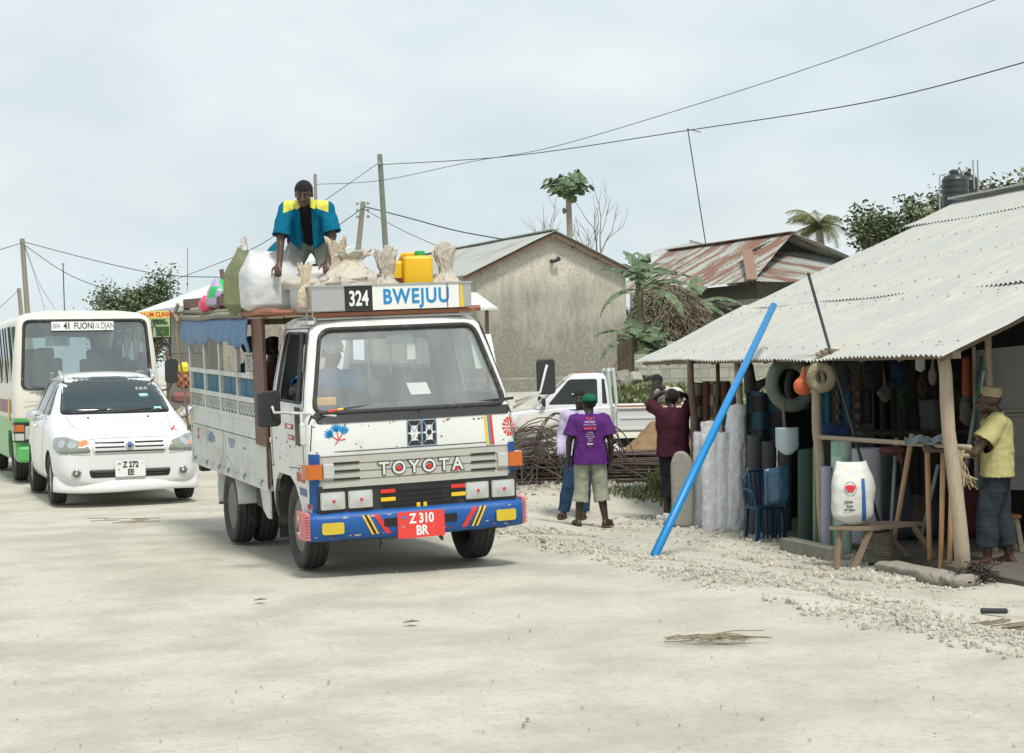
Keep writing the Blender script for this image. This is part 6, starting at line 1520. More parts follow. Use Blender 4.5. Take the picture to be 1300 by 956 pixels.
for s in (-1, 1):
    b = MB(); b.slab([(.19, s * .765, 1.02), (1.0, s * .765, 1.02), (.65, s * .675, 1.43), (.19, s * .675, 1.43)], (0, -s * .006, 0)); w_ = b.build('side_window', dark_glass, pick)
    b = MB(); b.slab([(.04, s * .765, 1.02), (.14, s * .765, 1.02), (.14, s * .675, 1.43), (.07, s * .675, 1.43)], (0, -s * .006, 0)); b.build('side_window', dark_glass, pick)
    b = MB(); b.tube([(.165, s * .80, .42), (.165, s * .785, 1.0)], .005, 4); b.tube([(1.03, s * .80, .42), (1.03, s * .79, .97)], .005, 4); b.build('door_gap', black_plastic, pick)
    b = MB(); b.box((.28, s * .805, .88), (.14, .02, .035), bevel=.005); b.build('door_handle', black_plastic, pick)
    b = MB(); b.box((1.05, s * .90, 1.08), (.06, .14, .12), bevel=.02); b.bar((1.03, s * .78, 1.02), (1.05, s * .86, 1.05), .03, .03); b.build('wing_mirror', black_plastic, pick)
    wheel('wheel', pick, (1.40, s * .68, .32), .32, .19, .2, s, tyre_m, rim_m, n=40); wheel('wheel', pick, (-1.15, s * .68, .32), .32, .19, .2, s, tyre_m, rim_m, n=40)
    b = MB(); b.box((-1.15, s * .79, .80), (2.1, .04, .38), bevel=.01); b.box((-1.15, s * .80, .955), (2.1, .07, .03), bevel=.008); b.box((-1.15, s * .815, .80), (2.0, .012, .03)); b.box((-1.15, s * .812, .63), (2.1, .02, .03)); b.build('bed_side', car_white, pick)
    b = MB(); b.tube([(-.10, s * .72, .98), (-.06, s * .68, 1.56)], .025, 8); b.tube([(-.02, s * .74, .98), (.02, s * .68, 1.54), (.0, s * .60, 1.56)], .02, 8); b.build('bed_rack', mat('pale_green_rail', (.50, .58, .54), .5), pick)
b = MB(); b.box((-1.15, .80, .985), (2.1, .05, .028)); b.build('rail_cap', mat('orange_brown_wood', (.42, .20, .08), .7, var=.3), pick)
b = MB(); b.tube([(-.06, -.68, 1.56), (-.06, .68, 1.56)], .025, 8); b.box((-2.2, 0, .80), (.04, 1.5, .36)); b.box((-.08, 0, .80), (.04, 1.5, .36)); b.box((-1.15, 0, .60), (2.1, 1.5, .04)); b.build('bed', car_white, pick)
b = MB(); b.box((-.3, 0, .38), (3.6, .7, .12)); b.build('chassis', under_m, pick)
b = MB(); b.slab([(1.13, -.72, .985), (1.13, .72, .985), (.64, .63, 1.42), (.64, -.63, 1.42)], (.006, 0, .006)); b.build('windscreen', bus_glass, pick)
b = MB(); b.slab([(.035, -.55, 1.1), (.035, .55, 1.1), (.06, .5, 1.37), (.06, -.5, 1.37)], (-.005, 0, 0)); b.build('rear_window', bus_glass, pick)
b = MB(); b.box((.35, 0, .95), (.6, 1.3, .15)); b.box((.12, 0, 1.12), (.12, 1.3, .42), bevel=.04); b.build('seat', seat_m, pick)
b = MB(); b.box((.35, 0, 1.525), (.22, .7, .02)); b.build('roof_plank', wood_red, pick)
b = MB(); b.slab([(.60 - .10 * k, .7275, 1.18 + .012 * k) for k in (0, 1, 2)] + [(.42, .7225, 1.24), (.52, .7275, 1.20), (.60, .7275, 1.20)], (0, .002, 0)); b.build('window_sticker', print_white, pick)
# ------------------------------------------------------------------ people
def head_parts(c, Rm, s=1.0, jaw=1.0):
    """c: centre of the head; Rm columns: right, forward, up"""
    def P(x, y, z): return c + Rm @ Vector((x, y, z)) * s
    e = Rm.to_euler(); k = lambda *r: tuple(v * s for v in r)
    q = [('e', P(0, -.012, .030), k(.076, .096, .088), e), ('e', P(0, .030, -.045), k(.060 * jaw, .062, .068), e), ('e', P(0, .052, -.085), k(.030, .026, .024), e),
         ('e', P(0, .070, .028), k(.052, .020, .014), e), ('c', P(0, .088, .015), P(0, .108, -.022), .010 * s, .016 * s), ('e', P(.014, .096, -.026), k(.011, .012, .010), e), ('e', P(-.014, .096, -.026), k(.011, .012, .010), e),
         ('e', P(.038, .066, -.018), k(.024, .022, .020), e), ('e', P(-.038, .066, -.018), k(.024, .022, .020), e), ('e', P(0, .086, -.054), k(.026, .014, .009), e), ('e', P(0, .084, -.068), k(.022, .014, .009), e)]
    for sx in (-1, 1): q += [('e', P(sx * .077, -.012, -.008), k(.009, .020, .032), e)]
    return q
def head_extras(c, Rm, parent, s=1.0, hair=True, eyes=True):
    def P(x, y, z): return c + Rm @ Vector((x, y, z)) * s
    if eyes:
        for sx in (-1, 1):
            b = MB(); b.ball(P(sx * .030, .0715, .004), .0105 * s, 2); o = b.build('eye', eye_m, parent, smooth=True)
            b = MB(); b.ball(P(sx * .030, .0775, .003), .0058 * s, 2); b.build('iris', hair_m, o, smooth=True)
            b = MB(); b.tube([P(sx * .014, .091, .029), P(sx * .032, .091, .034), P(sx * .050, .080, .027)], [.004 * s, .005 * s, .003 * s], 6); b.build('eyebrow', hair_m, parent, smooth=True)
    if hair:
        def hit(p): return 0
        b = MB(); g = bmesh.ops.create_icosphere(b.bm, subdivisions=5, radius=1)
        for v in g['verts']:
            p = v.co; r = 1 + .02 * noise.noise(p * 9) + .012 * noise.noise(p * 26)
            v.co = P(p.x * .083 * r, -.014 + p.y * .103 * r, .036 + p.z * .094 * r)
        kill = []
        for v in b.bm.verts:
            l = Rm.inverted() @ (v.co - c) / s
            line = .052 if l.y > .03 else (lerp(-.045, .052, max(0, (l.y + .04) / .07)) if l.y > -.04 else -.045)
            if l.z < line: kill.append(v)
        bmesh.ops.delete(b.bm, geom=kill, context='VERTS'); b.build('hair', hair_m, parent, smooth=True)
def hand_parts(w, d, n, s=1.0, curl=.5, side=1):
    """w wrist, d direction of the palm, n back-of-hand normal"""
    d = Vector(d).normalized(); n = Vector(n); n = (n - d * n.dot(d)).normalized(); r = d.cross(n) * side
    q = [('c', w, w + d * .05 * s, .024 * s, .026 * s), ('c', w + d * .03 * s + r * .018 * s, w + d * .085 * s + r * .026 * s, .015 * s, .014 * s), ('c', w + d * .03 * s - r * .015 * s, w + d * .085 * s - r * .022 * s, .015 * s, .013 * s), ('c', w + d * .04 * s, w + d * .09 * s, .017 * s, .014 * s)]
    for k, (o, ln) in enumerate(((.030, .070), (.010, .080), (-.010, .075), (-.028, .058))):
        p = w + d * .088 * s + r * o * s; a = 0
        for j in range(3):
            a += curl * (.6 + .35 * j); dd = d * math.cos(a) - n * math.sin(a); e = p + dd * ln * s * (.42, .32, .26)[j]; q.append(('c', p, e, (.0095 - .001 * j) * s, (.0088 - .001 * j) * s)); p = e
    p = w + d * .025 * s + r * .026 * s
    for j, ln in enumerate((.038, .032, .024)):
        dd = (d * (.65 + .15 * j) + r * (.75 - .4 * j * curl) - n * (.15 + .45 * curl * j)).normalized(); e = p + dd * ln * s; q.append(('c', p, e, (.0125 - .0015 * j) * s, (.011 - .0015 * j) * s)); p = e
    return q
def rot_cols(fwd, up=(0, 0, 1)):
    f = Vector(fwd).normalized(); u = Vector(up); r = f.cross(u).normalized(); u = r.cross(f); return Matrix((r, f, u)).transposed()
def V3(*a): return Vector(a)
class Body:
    """J: joint dictionary in the person's own frame (faces +y, x to its right, z up)"""
    def __init__(s, name, label, loc, rz, J, skin, k=1.0, group=None):
        s.J = {a: Vector(v) for a, v in J.items()}; s.k = k; s.skin = skin
        s.t = thing(name, label, 'person', loc, rz, group); s.Rh = rot_cols(J['face'], J.get('up', (0, 0, 1)))
    def torso(s, g=0.0, belly=1.0, lo=0.0):
        J, k = s.J, s.k; q = []; ch = (J['shL'] + J['shR']) / 2; hp = (J['hipL'] + J['hipR']) / 2; up = (ch - hp).normalized()
        for a, h in (('shL', 'hipL'), ('shR', 'hipR')):
            top = J[a].lerp(ch, .42) - up * .05 * k; bot = J[h].lerp(hp, -.05) + up * (.02 + lo); mid = top.lerp(bot, .55).lerp((ch + hp) / 2, .08)
            q += [('c', top, mid, .098 * k + g, .090 * k * belly + g), ('c', mid, bot, .090 * k * belly + g, .100 * k + g)]
        q += [('c', ch - up * .10 * k, hp + up * .05, .105 * k + g, .100 * k * belly + g), ('c', J['shL'].lerp(ch, .08), J['shR'].lerp(ch, .08), .056 * k + g, .056 * k + g), ('c', ch - up * .02, J['neck'], .070 * k + g * .8, .052 * k + g * .4)]
        return q
    def build_body(s, hands=True, hdir=None, curl=(.45, .45), foot=True):
        J, k = s.J, s.k; q = s.torso(); e = s.Rh
        q += [('c', J['neck'] - (J['neck'] - J['head']) * -.0, J['head'] - s.Rh @ V3(0, .01, .05) * k, .053 * k, .050 * k)]
        q += head_parts(J['head'], s.Rh, k)
        for S, sd in (('L', -1), ('R', 1)):
            q += [('c', J['sh' + S], J['el' + S], .050 * k, .040 * k), ('c', J['el' + S], J['wr' + S], .039 * k, .026 * k)]
            d = (J['wr' + S] - J['el' + S]).normalized(); hd = Vector(hdir[S]) if hdir and S in hdir else d; nn = Vector(hdir['n' + S]) if hdir and 'n' + S in hdir else V3(sd, .1, 0)
            if hands: q += hand_parts(J['wr' + S], hd, nn, k, curl[0 if S == 'L' else 1], side=1)
            if 'kn' + S in J:
                q += [('c', J['hip' + S], J['kn' + S], .086 * k, .056 * k), ('c', J['kn' + S], J['kn' + S].lerp(J['an' + S], .35), .054 * k, .056 * k), ('c', J['kn' + S].lerp(J['an' + S], .35), J['an' + S], .056 * k, .036 * k)]
                if foot:
                    t = J['toe' + S]; a = J['an' + S]; hl = a - (t - a).normalized() * .04 * k; hl.z = a.z - .045 * k
                    q += [('c', a, hl, .036 * k, .032 * k), ('c', a, t.lerp(a, .45) , .036 * k, .032 * k), ('c', t.lerp(a, .4) - V3(0, 0, .012), t, .034 * k, .022 * k), ('c', hl, t, .030 * k, .022 * k)]
        s.body = blob('body', q, s.skin, s.t, voxel=.0085, smooth=3); head_extras(J['head'], s.Rh, s.t, k, s.hair if hasattr(s, 'hair') else True); return s
    def shirt(s, m, sleeve=.6, g=.018, hem=-.10, cuff=None, belly=1.0, name='shirt', flare=.015, neckcut=True, loose=.012):
        J, k = s.J, s.k; q = s.torso(g, belly); ch = (J['shL'] + J['shR']) / 2; hp = (J['hipL'] + J['hipR']) / 2; up = (ch - hp).normalized()
        for S in 'LR':
            q.append(('c', J['hip' + S].lerp(hp, -.02) + up * .05, J['hip' + S].lerp(hp, -.02) + up * (hem - .02), .098 * k + g, .098 * k + g + flare))
            if sleeve <= 1: q.append(('c', J['sh' + S], J['sh' + S].lerp(J['el' + S], sleeve + .15), .056 * k + g * .8, .052 * k + g + loose))
            else: q += [('c', J['sh' + S], J['el' + S], .056 * k + g * .8, .045 * k + g), ('c', J['el' + S], J['el' + S].lerp(J['wr' + S], sleeve - 1), .045 * k + g, .034 * k + g * .8)]
        q.append(('c', hp + up * .05, hp + up * (hem - .02), .10 * k + g, .10 * k + g + flare * .5))
        cuts = [(hp + up * hem, -up)]
        if neckcut: cuts.append((J['neck'] - up * .002 + V3(0, 0, .0), (J['head'] - J['neck']).normalized()))
        o = blob(name, q, m, s.t, voxel=.011, smooth=3)
        # cut hem and neck everywhere, sleeves only near the arms
        bm = bmesh.new(); bm.from_mesh(o.data)
        kill = []
        for f in bm.faces:
            c = f.calc_center_median(); d = False
            if (c - cuts[0][0]).dot(cuts[0][1]) > 0 and min((c - J['wrL']).length, (c - J['wrR']).length) > .10 * 0: d = not any(s._near(c, S) for S in 'LR')
            if len(cuts) > 1 and (c - cuts[1][0]).dot(cuts[1][1]) > 0 and (c - J['neck']).length < .14: d = True
            if sleeve <= 1:
                for S in 'LR':
                    ax = (J['el' + S] - J['sh' + S]); t = (c - J['sh' + S]).dot(ax.normalized()) / ax.length
                    if t > sleeve and (c - J['sh' + S].lerp(J['el' + S], t)).length < .105 * k: d = True
            if d: kill.append(f)
        bmesh.ops.delete(bm, geom=kill, context='FACES')
        for v in bm.verts:      # folds
            v.co += v.normal * (.010 * noise.noise(v.co * 8) + .007 * noise.noise(Vector((v.co.x * 20 + v.co.z * 6, v.co.y * 20, v.co.z * 11))) + .006 * (.5 - abs(noise.noise(Vector((v.co.x * 7, v.co.y * 7, v.co.z * 16))))))
        bm.to_mesh(o.data); bm.free(); md = o.modifiers.new('t', 'SOLIDIFY'); md.thickness = .004; md.offset = -1; bake(o)
        for p in o.data.polygons: p.use_smooth = True
        s.sh = o; return o
    def _near(s, c, S):
        J = s.J
        for a, b_ in (('sh' + S, 'el' + S), ('el' + S, 'wr' + S)):
            A, B = J[a], J[b_]; d = B - A; t = min(1, max(.35, (c - A).dot(d) / d.length_squared)); 
            if (c - A.lerp(B, t)).length < .085: return True
        return False
    def trousers(s, m, length=1.9, g=.014, waist=.08, name='trousers', wide=0.0):
        """length: 1 = knee, 2 = ankle"""
        J, k = s.J, s.k; ch = (J['shL'] + J['shR']) / 2; hp = (J['hipL'] + J['hipR']) / 2; up = (ch - hp).normalized(); q = []
        q += [('c', J['hipL'].lerp(hp, -.05) + up * .04, J['hipR'].lerp(hp, -.05) + up * .04, .096 * k + g, .096 * k + g), ('c', J['hipL'] + up * (waist + .03), J['hipR'] + up * (waist + .03), .088 * k + g, .088 * k + g)]
        for S in 'LR':
            l = min(1, length); q.append(('c', J['hip' + S], J['hip' + S].lerp(J['kn' + S], l), .092 * k + g, lerp(.092, .062, l) * k + g + wide * .6))
            if length > 1: q.append(('c', J['kn' + S], J['kn' + S].lerp(J['an' + S], length - 1), .062 * k + g + wide * .6, lerp(.062, .050, length - 1) * k + g + wide))
        o = blob(name, q, m, s.t, voxel=.011, smooth=2); bm = bmesh.new(); bm.from_mesh(o.data); kill = []
        for f in bm.faces:
            c = f.calc_center_median(); d = (c - hp).dot(up) > waist
            for S in 'LR':
                A, B = (J['hip' + S], J['kn' + S]) if length <= 1 else (J['kn' + S], J['an' + S]); L_ = length if length <= 1 else length - 1; ax = B - A; t = (c - A).dot(ax) / ax.length_squared
                if t > L_ and (c - A.lerp(B, t)).length < .13 * k: d = True
            if d: kill.append(f)
        bmesh.ops.delete(bm, geom=kill, context='FACES')
        for v in bm.verts: v.co += v.normal * (.010 * noise.noise(v.co * 8) + .007 * noise.noise(Vector((v.co.x * 20, v.co.y * 20, v.co.z * 8))) + .007 * (.5 - abs(noise.noise(Vector((v.co.x * 6, v.co.y * 6, v.co.z * 17))))))
        bm.to_mesh(o.data); bm.free(); md = o.modifiers.new('t', 'SOLIDIFY'); md.thickness = .004; md.offset = -1; bake(o)
        for p in o.data.polygons: p.use_smooth = True
        return o
    def shoes(s, m, kind='sandal', sole=None):
        J, k = s.J, s.k
        for S in 'LR':
            a, t = J['an' + S], J['toe' + S]; f = V3(t.x - a.x, t.y - a.y, 0).normalized(); r = V3(f.y, -f.x, 0); c = V3(a.x, a.y, min(a.z, t.z) - .0) 
            z0 = J.get('gz' + S, V3(0, 0, 0)).z
            heel = V3(a.x, a.y, z0) - f * .07 * k; L_ = .26 * k
            b = MB(); P = [heel + f * (x * L_) + r * (y * .048 * k) for x, y in ((0, -.5), (.0, .5), (.15, .75), (.6, 1.0), (.85, .85), (1, .3), (1, -.3), (.85, -.8), (.6, -.95), (.15, -.75))]
            b.slab([p + V3(0, 0, .0) for p in P], (0, 0, .02)); o = b.build('sandal' if kind == 'sandal' else 'shoe', sole or m, s.t)
            if kind == 'sandal':
                b = MB(); m1 = heel + f * .17 * k; b.tube([m1 + r * .05 + V3(0, 0, .015), m1 + f * .02 + r * .03 + V3(0, 0, .065), m1 + f * .03 + V3(0, 0, .075), m1 + f * .02 - r * .03 + V3(0, 0, .065), m1 - r * .05 + V3(0, 0, .015)], .010, 6); b.build('strap', m, o)
            else:
                q = [('c', heel + f * .05 + V3(0, 0, .05), heel + f * .20 * k + V3(0, 0, .045), .046, .040), ('c', heel + f * .05 + V3(0, 0, .05), a + V3(0, 0, .0), .046, .045)]; u = blob('upper', q, m, o, voxel=.01, smooth=3)
def J_stand(h=1.7, sw=.19, hw=.085, **kw):
    s = h / 1.7
    J = dict(head=(0, .02, 1.585 * s), neck=(0, -.01, 1.455 * s), face=(0, 1, -.05), shL=(-sw, 0, 1.385 * s), shR=(sw, 0, 1.385 * s), elL=(-sw - .05, -.02, 1.09 * s), elR=(sw + .05, -.02, 1.09 * s), wrL=(-sw - .06, .05, .845 * s), wrR=(sw + .06, .05, .845 * s),
             hipL=(-hw, 0, .90 * s), hipR=(hw, 0, .90 * s), knL=(-hw - .01, .02, .49 * s), knR=(hw + .01, .02, .49 * s), anL=(-hw - .02, -.01, .085), anR=(hw + .02, -.01, .085), toeL=(-hw - .04, .16, .03), toeR=(hw + .04, .16, .03))
    J.update(kw); return J
def cap(parent, c, Rm, m, brim=True, s=1.0, name='cap'):
    def P(x, y, z): return c + Rm @ Vector((x, y, z)) * s
    b = MB()
    def f(u, v):
        a = 2 * math.pi * u; e = v * math.pi / 2; return P(.088 * math.cos(a) * math.cos(e), -.010 + .107 * math.sin(a) * math.cos(e), .035 + .088 * math.sin(e) ** .8)
    b.grid(f, 28, 8, closed_u=True); o = b.build(name, m, parent, smooth=True)
    if brim:
        b = MB(); b.grid(lambda u, v: P((u - .5) * .15 * (1 - .25 * v * v), .085 + v * .075 - .10 * abs(u - .5) ** 2 * 2, .040 - .012 * v - .06 * (u - .5) ** 2), 10, 5); q = b.build('brim', m, o, smooth=True); md = q.modifiers.new('t', 'SOLIDIFY'); md.thickness = .004; bake(q)
    md = o.modifiers.new('t', 'SOLIDIFY'); md.thickness = .004; bake(o); return o
def fabric(name, col, var=.12, dirt=None, **kw): return mat(name, col, .85, var=var, vscale=3, dirt=dirt, bump=(9, .6), spec=.2, **kw)
# --- man in the purple t-shirt, back to us
pu = on_ground(751, 669)
J = J_stand(1.60, .185, .095, face=(-.45, .9, .05), elL=(-.255, -.03, 1.03), elR=(.255, -.03, 1.03), wrL=(-.265, .06, .80), wrR=(.255, .08, .80), anL=(-.16, 0, .085), anR=(.17, -.02, .085), toeL=(-.20, .14, .03), toeR=(.25, .11, .03), knL=(-.115, .02, .47), knR=(.115, .02, .47))
B = Body('person', 'man in purple printed t-shirt, green cap and pale knee shorts, back turned', (pu.x, pu.y, gz(pu.x, pu.y)), R(0), J, skin_b); B.build_body()
sh = B.shirt(fabric('purple_cotton', (.095, .022, .16)), sleeve=.70, g=.024, hem=-.08, loose=.022)
B.trousers(fabric('khaki_cotton', (.30, .31, .24), dirt=(((.20, .20, .15), .3, 6),)), 1.42, .010, .0, 'shorts', wide=.030)
B.shoes(mat('brown_leather', (.10, .06, .045), .6)); gcap = cap(B.t, B.J['head'] + V3(0, 0, .0), B.Rh, fabric('green_cotton', (.012, .12, .055)), s=1.06)
shv = bvh_of(sh)
def back_print(tx, z, size, m, x=0.0, **kw):
    h = shv.ray_cast(Vector((x, -1, z)), Vector((0, 1, 0)))
    y = (h[0].y if h[0] else -.14) - .004
    return text_mesh('shirt_print', tx, size, m, B.t, frame((x, y, z), (1, 0, 0), (0, 0, 1)), depth=.002, **kw)
red_ink = mat('shirt_red_ink', (.62, .07, .10), .7); wh_ink = mat('shirt_white_ink', (.55, .50, .62), .7)
back_print('BUSARA', 1.315, .050, red_ink, bold=.003, sx=1.35); back_print('PROMOTIONS', 1.275, .036, wh_ink, bold=.002, sx=1.1); back_print('SAUTI ZA', 1.245, .028, wh_ink, sx=1.3); back_print('MAX IS', 1.20, .042, red_ink, bold=.003, sx=1.1)
for k, tx in enumerate(('Sunday', 'In Africa', 'Music days', 'Stone', 'town')): back_print(tx, 1.155 - k * .026, .026, wh_ink)
back_print('fiesta', 1.015, .036, wh_ink, bold=.002); back_print('- - -', .98, .03, wh_ink)
# --- man behind him in the lavender shirt and jeans, facing us
q = on_ground(741, 658)
J = J_stand(1.66, .19, .10, face=(.1, 1, -.05), anL=(-.02, .02, .085), toeL=(-.01, .17, .03), anR=(.24, -.02, .085), toeR=(.28, .13, .03), knR=(.16, .03, .48), knL=(-.05, .05, .48), wrR=(.26, .12, .84), elR=(.25, -.02, 1.07), hipL=(-.07, 0, .88), hipR=(.10, 0, .88))
B2 = Body('person', 'man in lavender long sleeved shirt and jeans half hidden behind the purple t-shirt', (q.x - .02, q.y, gz(q.x, q.y)), R(176), J, skin_b); B2.build_body(curl=(.5, .7))
B2.shirt(fabric('lavender_check', (.46, .42, .60), checker=((.58, .55, .68), 60)), sleeve=1.92, g=.016, hem=-.06); B2.trousers(fabric('blue_denim', (.025, .06, .12)), 1.96, .012, .05, wide=.015); B2.shoes(_mats['brown_leather'])
# --- man in maroon with his hands behind his head
q = on_ground(852, 662)
J = J_stand(1.66, .185, .085, face=(-.25, .95, .1), head=(.0, .05, 1.545), neck=(.0, .0, 1.42), shL=(-.17, .0, 1.39), shR=(.18, .0, 1.37), elL=(-.29, .20, 1.50), wrL=(-.10, .03, 1.63), elR=(.30, .19, 1.52), wrR=(.10, .02, 1.62), anL=(-.10, .0, .085), toeL=(-.20, .13, .03), anR=(.09, .12, .085), toeR=(.04, .27, .03), knL=(-.06, .03, .48))
B3 = Body('person', 'man in maroon shirt with both hands on his head beside the white rolls', (q.x + .04, q.y, gz(q.x, q.y)), R(4), J, skin_b); B3.build_body(hdir=dict(L=(.8, -.3, -.1), R=(-.8, -.3, -.1), nL=(0, -.8, .6), nR=(0, -.8, .6)), curl=(.3, .3))
B3.shirt(fabric('maroon_cotton', (.055, .012, .022)), sleeve=.62, g=.022, hem=-.06, loose=.02); B3.trousers(fabric('black_denim', (.014, .015, .018)), 1.45, .012, .0, 'shorts', wide=.028); B3.shoes(mat('white_canvas_shoe', (.60, .58, .54), .7, dirt=(((.4, .36, .3), .4, 12),)), 'shoe', print_white)
# --- man leaning on the pickup's bed
zr = gz(pkx, PY + 2); q = W(856, 500, PY + 2.0)
J = J_stand(1.66, .18, .085, head=(-.32, .40, 1.30), neck=(-.22, .30, 1.20), face=(-.9, .6, -.15), shL=(-.26, .16, 1.13), shR=(.04, .34, 1.13), elL=(-.40, .26, .99), wrL=(-.40, .46, 1.24), elR=(.02, .58, .97), wrR=(-.20, .52, .96), hipL=(.06, -.10, .88), hipR=(.22, .0, .88), knL=(.08, -.05, .48), knR=(.22, .0, .48), anL=(.08, -.10, .085), anR=(.24, -.05, .085), toeL=(.04, .06, .03), toeR=(.2, .1, .03))
B4 = Body('person', 'man in white t-shirt leaning on the pickup bed with hand to his face', (q.x, q.y, zr), R(180), {**J}, skin_b)
J4 = {k: (Vector((-Vector(v).x, Vector(v).y, Vector(v).z)) if k not in ('face',) else Vector((-.9 * -1, .6, -.15))) for k, v in J.items()}
# mirrored so that he leans towards the cab
sw_ = {}
for k, v in J4.items():
    kk = k[:-1] + ('R' if k.endswith('L') else 'L') if k[-1] in 'LR' and k not in ('face',) else k; sw_[kk] = v
B4.J = sw_; B4.Rh = rot_cols(sw_['face']); B4.build_body(hdir=dict(R=(-.2, -.1, 1), nR=(.6, .6, 0)), curl=(.5, .6))
B4.shirt(fabric('white_cotton', (.55, .53, .50)), sleeve=.68, g=.018, hem=-.05); B4.trousers(_mats['black_denim'], 1.95, .014, .05); B4.shoes(_mats['brown_leather'])
# --- yellow t-shirt man at the shop
q = G(1266, 724, -.4)
J = J_stand(1.62, .195, .09, face=(.12, .98, .02), head=(0, .06, 1.50), elR=(.20, .10, 1.06), wrR=(.10, .42, 1.08), elL=(-.27, .20, 1.05), wrL=(-.22, .50, 1.08), anL=(-.10, .10, .085), toeL=(-.12, .27, .03), anR=(.11, -.10, .085), toeR=(.14, .07, .03), knL=(-.09, .10, .48), knR=(.09, -.02, .48))
B5 = Body('person', 'man in yellow t-shirt and pale embroidered cap standing under the shop roof', (q.x + .06, q.y + .15, -.4), R(78), J, skin_a); B5.hair = False; B5.t.scale = (1.09, 1.09, 1.05); B5.build_body(curl=(.6, .6)); 
B5.shirt(fabric('yellow_cotton', (.50, .46, .21), dirt=(((.42, .36, .16), .25, 5),)), sleeve=.60, g=.030, hem=-.03, loose=.02, belly=1.15); B5.trousers(fabric('dark_denim', (.03, .04, .05), dirt=(((.07, .08, .085), .4, 5),)), 1.70, .024, .0, wide=.015); B5.shoes(_mats['brown_leather'])
b = MB(); e5 = B5.Rh; hc = B5.J['head']
prf = [(.086, .045), (.090, .075), (.086, .125), (.06, .135), (0, .138)]
b.lathe([(r, h) for r, h in prf], hc + V3(0, -.012, .0), 'z', 28, Matrix.Rotation(R(8), 3, 'X')); 
for h in (.06, .08, .10, .12): b.lathe([(.0895, h), (.0925, h + .003), (.0895, h + .006)], hc + V3(0, -.012, 0), 'z', 28, Matrix.Rotation(R(8), 3, 'X'))
b.build('embroidered_cap', fabric('straw_cap', (.45, .38, .24), checker=((.32, .26, .16), 90)), B5.t, angle=40)
b = MB(); h5 = bvh_of(B5.sh).ray_cast(Vector((1, -.06, 1.32)), Vector((-1, 0, 0))); xx = h5[0].x if h5[0] else .16
for k in range(3): b.slab([(xx + .004, .0 + k * .01 - .03, 1.30 + k * .012), (xx + .004, .03 - k * .008 - .03, 1.30 + k * .012), (xx + .004, .02 - .03, 1.325 + k * .01)], (.002, 0, 0))
b.build('shirt_badge', mat('teal_print', (.12, .42, .38), .7), B5.t)
# --- man kneeling on the truck's load
km = TW @ Vector((-1.02, -.34, 2.38)); 
J = dict(head=(.0, .52, .735), neck=(0, .39, .685), face=(.05, .93, -.42), up=(0, .3, 1), shL=(-.185, .29, .625), shR=(.185, .29, .625), elL=(-.235, .32, .36), elR=(.235, .36, .33), wrL=(-.19, .38, .12), wrR=(.24, .44, .10), hipL=(-.09, -.10, .34), hipR=(.09, -.10, .34), knL=(-.20, .18, .05), knR=(.17, .18, .05), anL=(-.16, -.25, .02), anR=(.16, -.25, .02), toeL=(-.16, -.38, .0), toeR=(.16, -.38, .0))
B6 = Body('person', 'young man in blue and yellow shirt kneeling on the truck roof over sacks', km, R(181), J, skin_a, 1.0); B6.t.scale = (.93, .90, .90); B6.build_body(curl=(.5, .8), hdir=dict(R=(.1, .5, -.7), nR=(.2, .8, .5), L=(.0, .6, -.6), nL=(0, .7, .7)))
b6m = fabric('turquoise_cotton', (.0, .135, .24)); b6y = fabric('yellow_yoke', (.62, .60, .10)); b6k = fabric('black_cotton', (.015, .015, .018))
sh6 = B6.shirt(b6m, sleeve=.88, g=.020, hem=.02, loose=.016, flare=.03, neckcut=True)
nt, p_, L = nodes_of(b6m); tc = nd(nt, 'ShaderNodeTexCoord'); sx_ = nd(nt, 'ShaderNodeSeparateXYZ'); L(tc.outputs['Object'], sx_.inputs[0])
ab = nd(nt, 'ShaderNodeMath', operation='ABSOLUTE'); L(sx_.outputs['X'], ab.inputs[0]); m1 = nd(nt, 'ShaderNodeMath', operation='MULTIPLY_ADD'); L(ab.outputs[0], m1.inputs[0]); m1.inputs[1].default_value = .38; L(sx_.outputs['Z'], m1.inputs[2])
g1_ = nd(nt, 'ShaderNodeMath', operation='GREATER_THAN'); L(m1.outputs[0], g1_.inputs[0]); g1_.inputs[1].default_value = .655; g2_ = nd(nt, 'ShaderNodeMath', operation='LESS_THAN'); L(ab.outputs[0], g2_.inputs[0]); g2_.inputs[1].default_value = .205
mm_ = nd(nt, 'ShaderNodeMath', operation='MULTIPLY'); L(g1_.outputs[0], mm_.inputs[0]); L(g2_.outputs[0], mm_.inputs[1]); mk = nd(nt, 'ShaderNodeMix', data_type='RGBA'); mk.inputs['B'].default_value = (.62, .60, .10, 1)
L(p_.inputs['Base Color'].links[0].from_socket, mk.inputs['A']); L(mm_.outputs[0], mk.inputs['Factor']); L(mk.outputs['Result'], p_.inputs['Base Color'])
sh6.data.materials.append(b6y); sh6.data.materials.append(b6k)
for p in sh6.data.polygons:
    c = p.center
    if abs(c.x) < .052 and c.y > .05 and c.z < .74: p.material_index = 2
def flap(side):      # shirt fronts and tails hanging open
    b = MB()
    def f(u, v):
        x = side * (.055 + u * .11); y = .40 - u * .05 - v * (.13 if side < 0 else .10) + .012 * math.sin(u * 14 + v * 5); z = .62 - v * (.40 - .10 * u)
        return (x, y, z)
    b.grid(f, 10, 14); o = b.build('shirt_front', b6m, B6.t, smooth=True); md = o.modifiers.new('t', 'SOLIDIFY'); md.thickness = .004; bake(o)
flap(-1); flap(1)
for sx in (-1, 1):
    b = MB(); b.slab([(sx * .05, .40, .70), (sx * .11, .37, .69), (sx * .085, .42, .60), (sx * .045, .43, .62)], (0, .006, .004)); b.build('collar', b6y, B6.t)
b = MB()
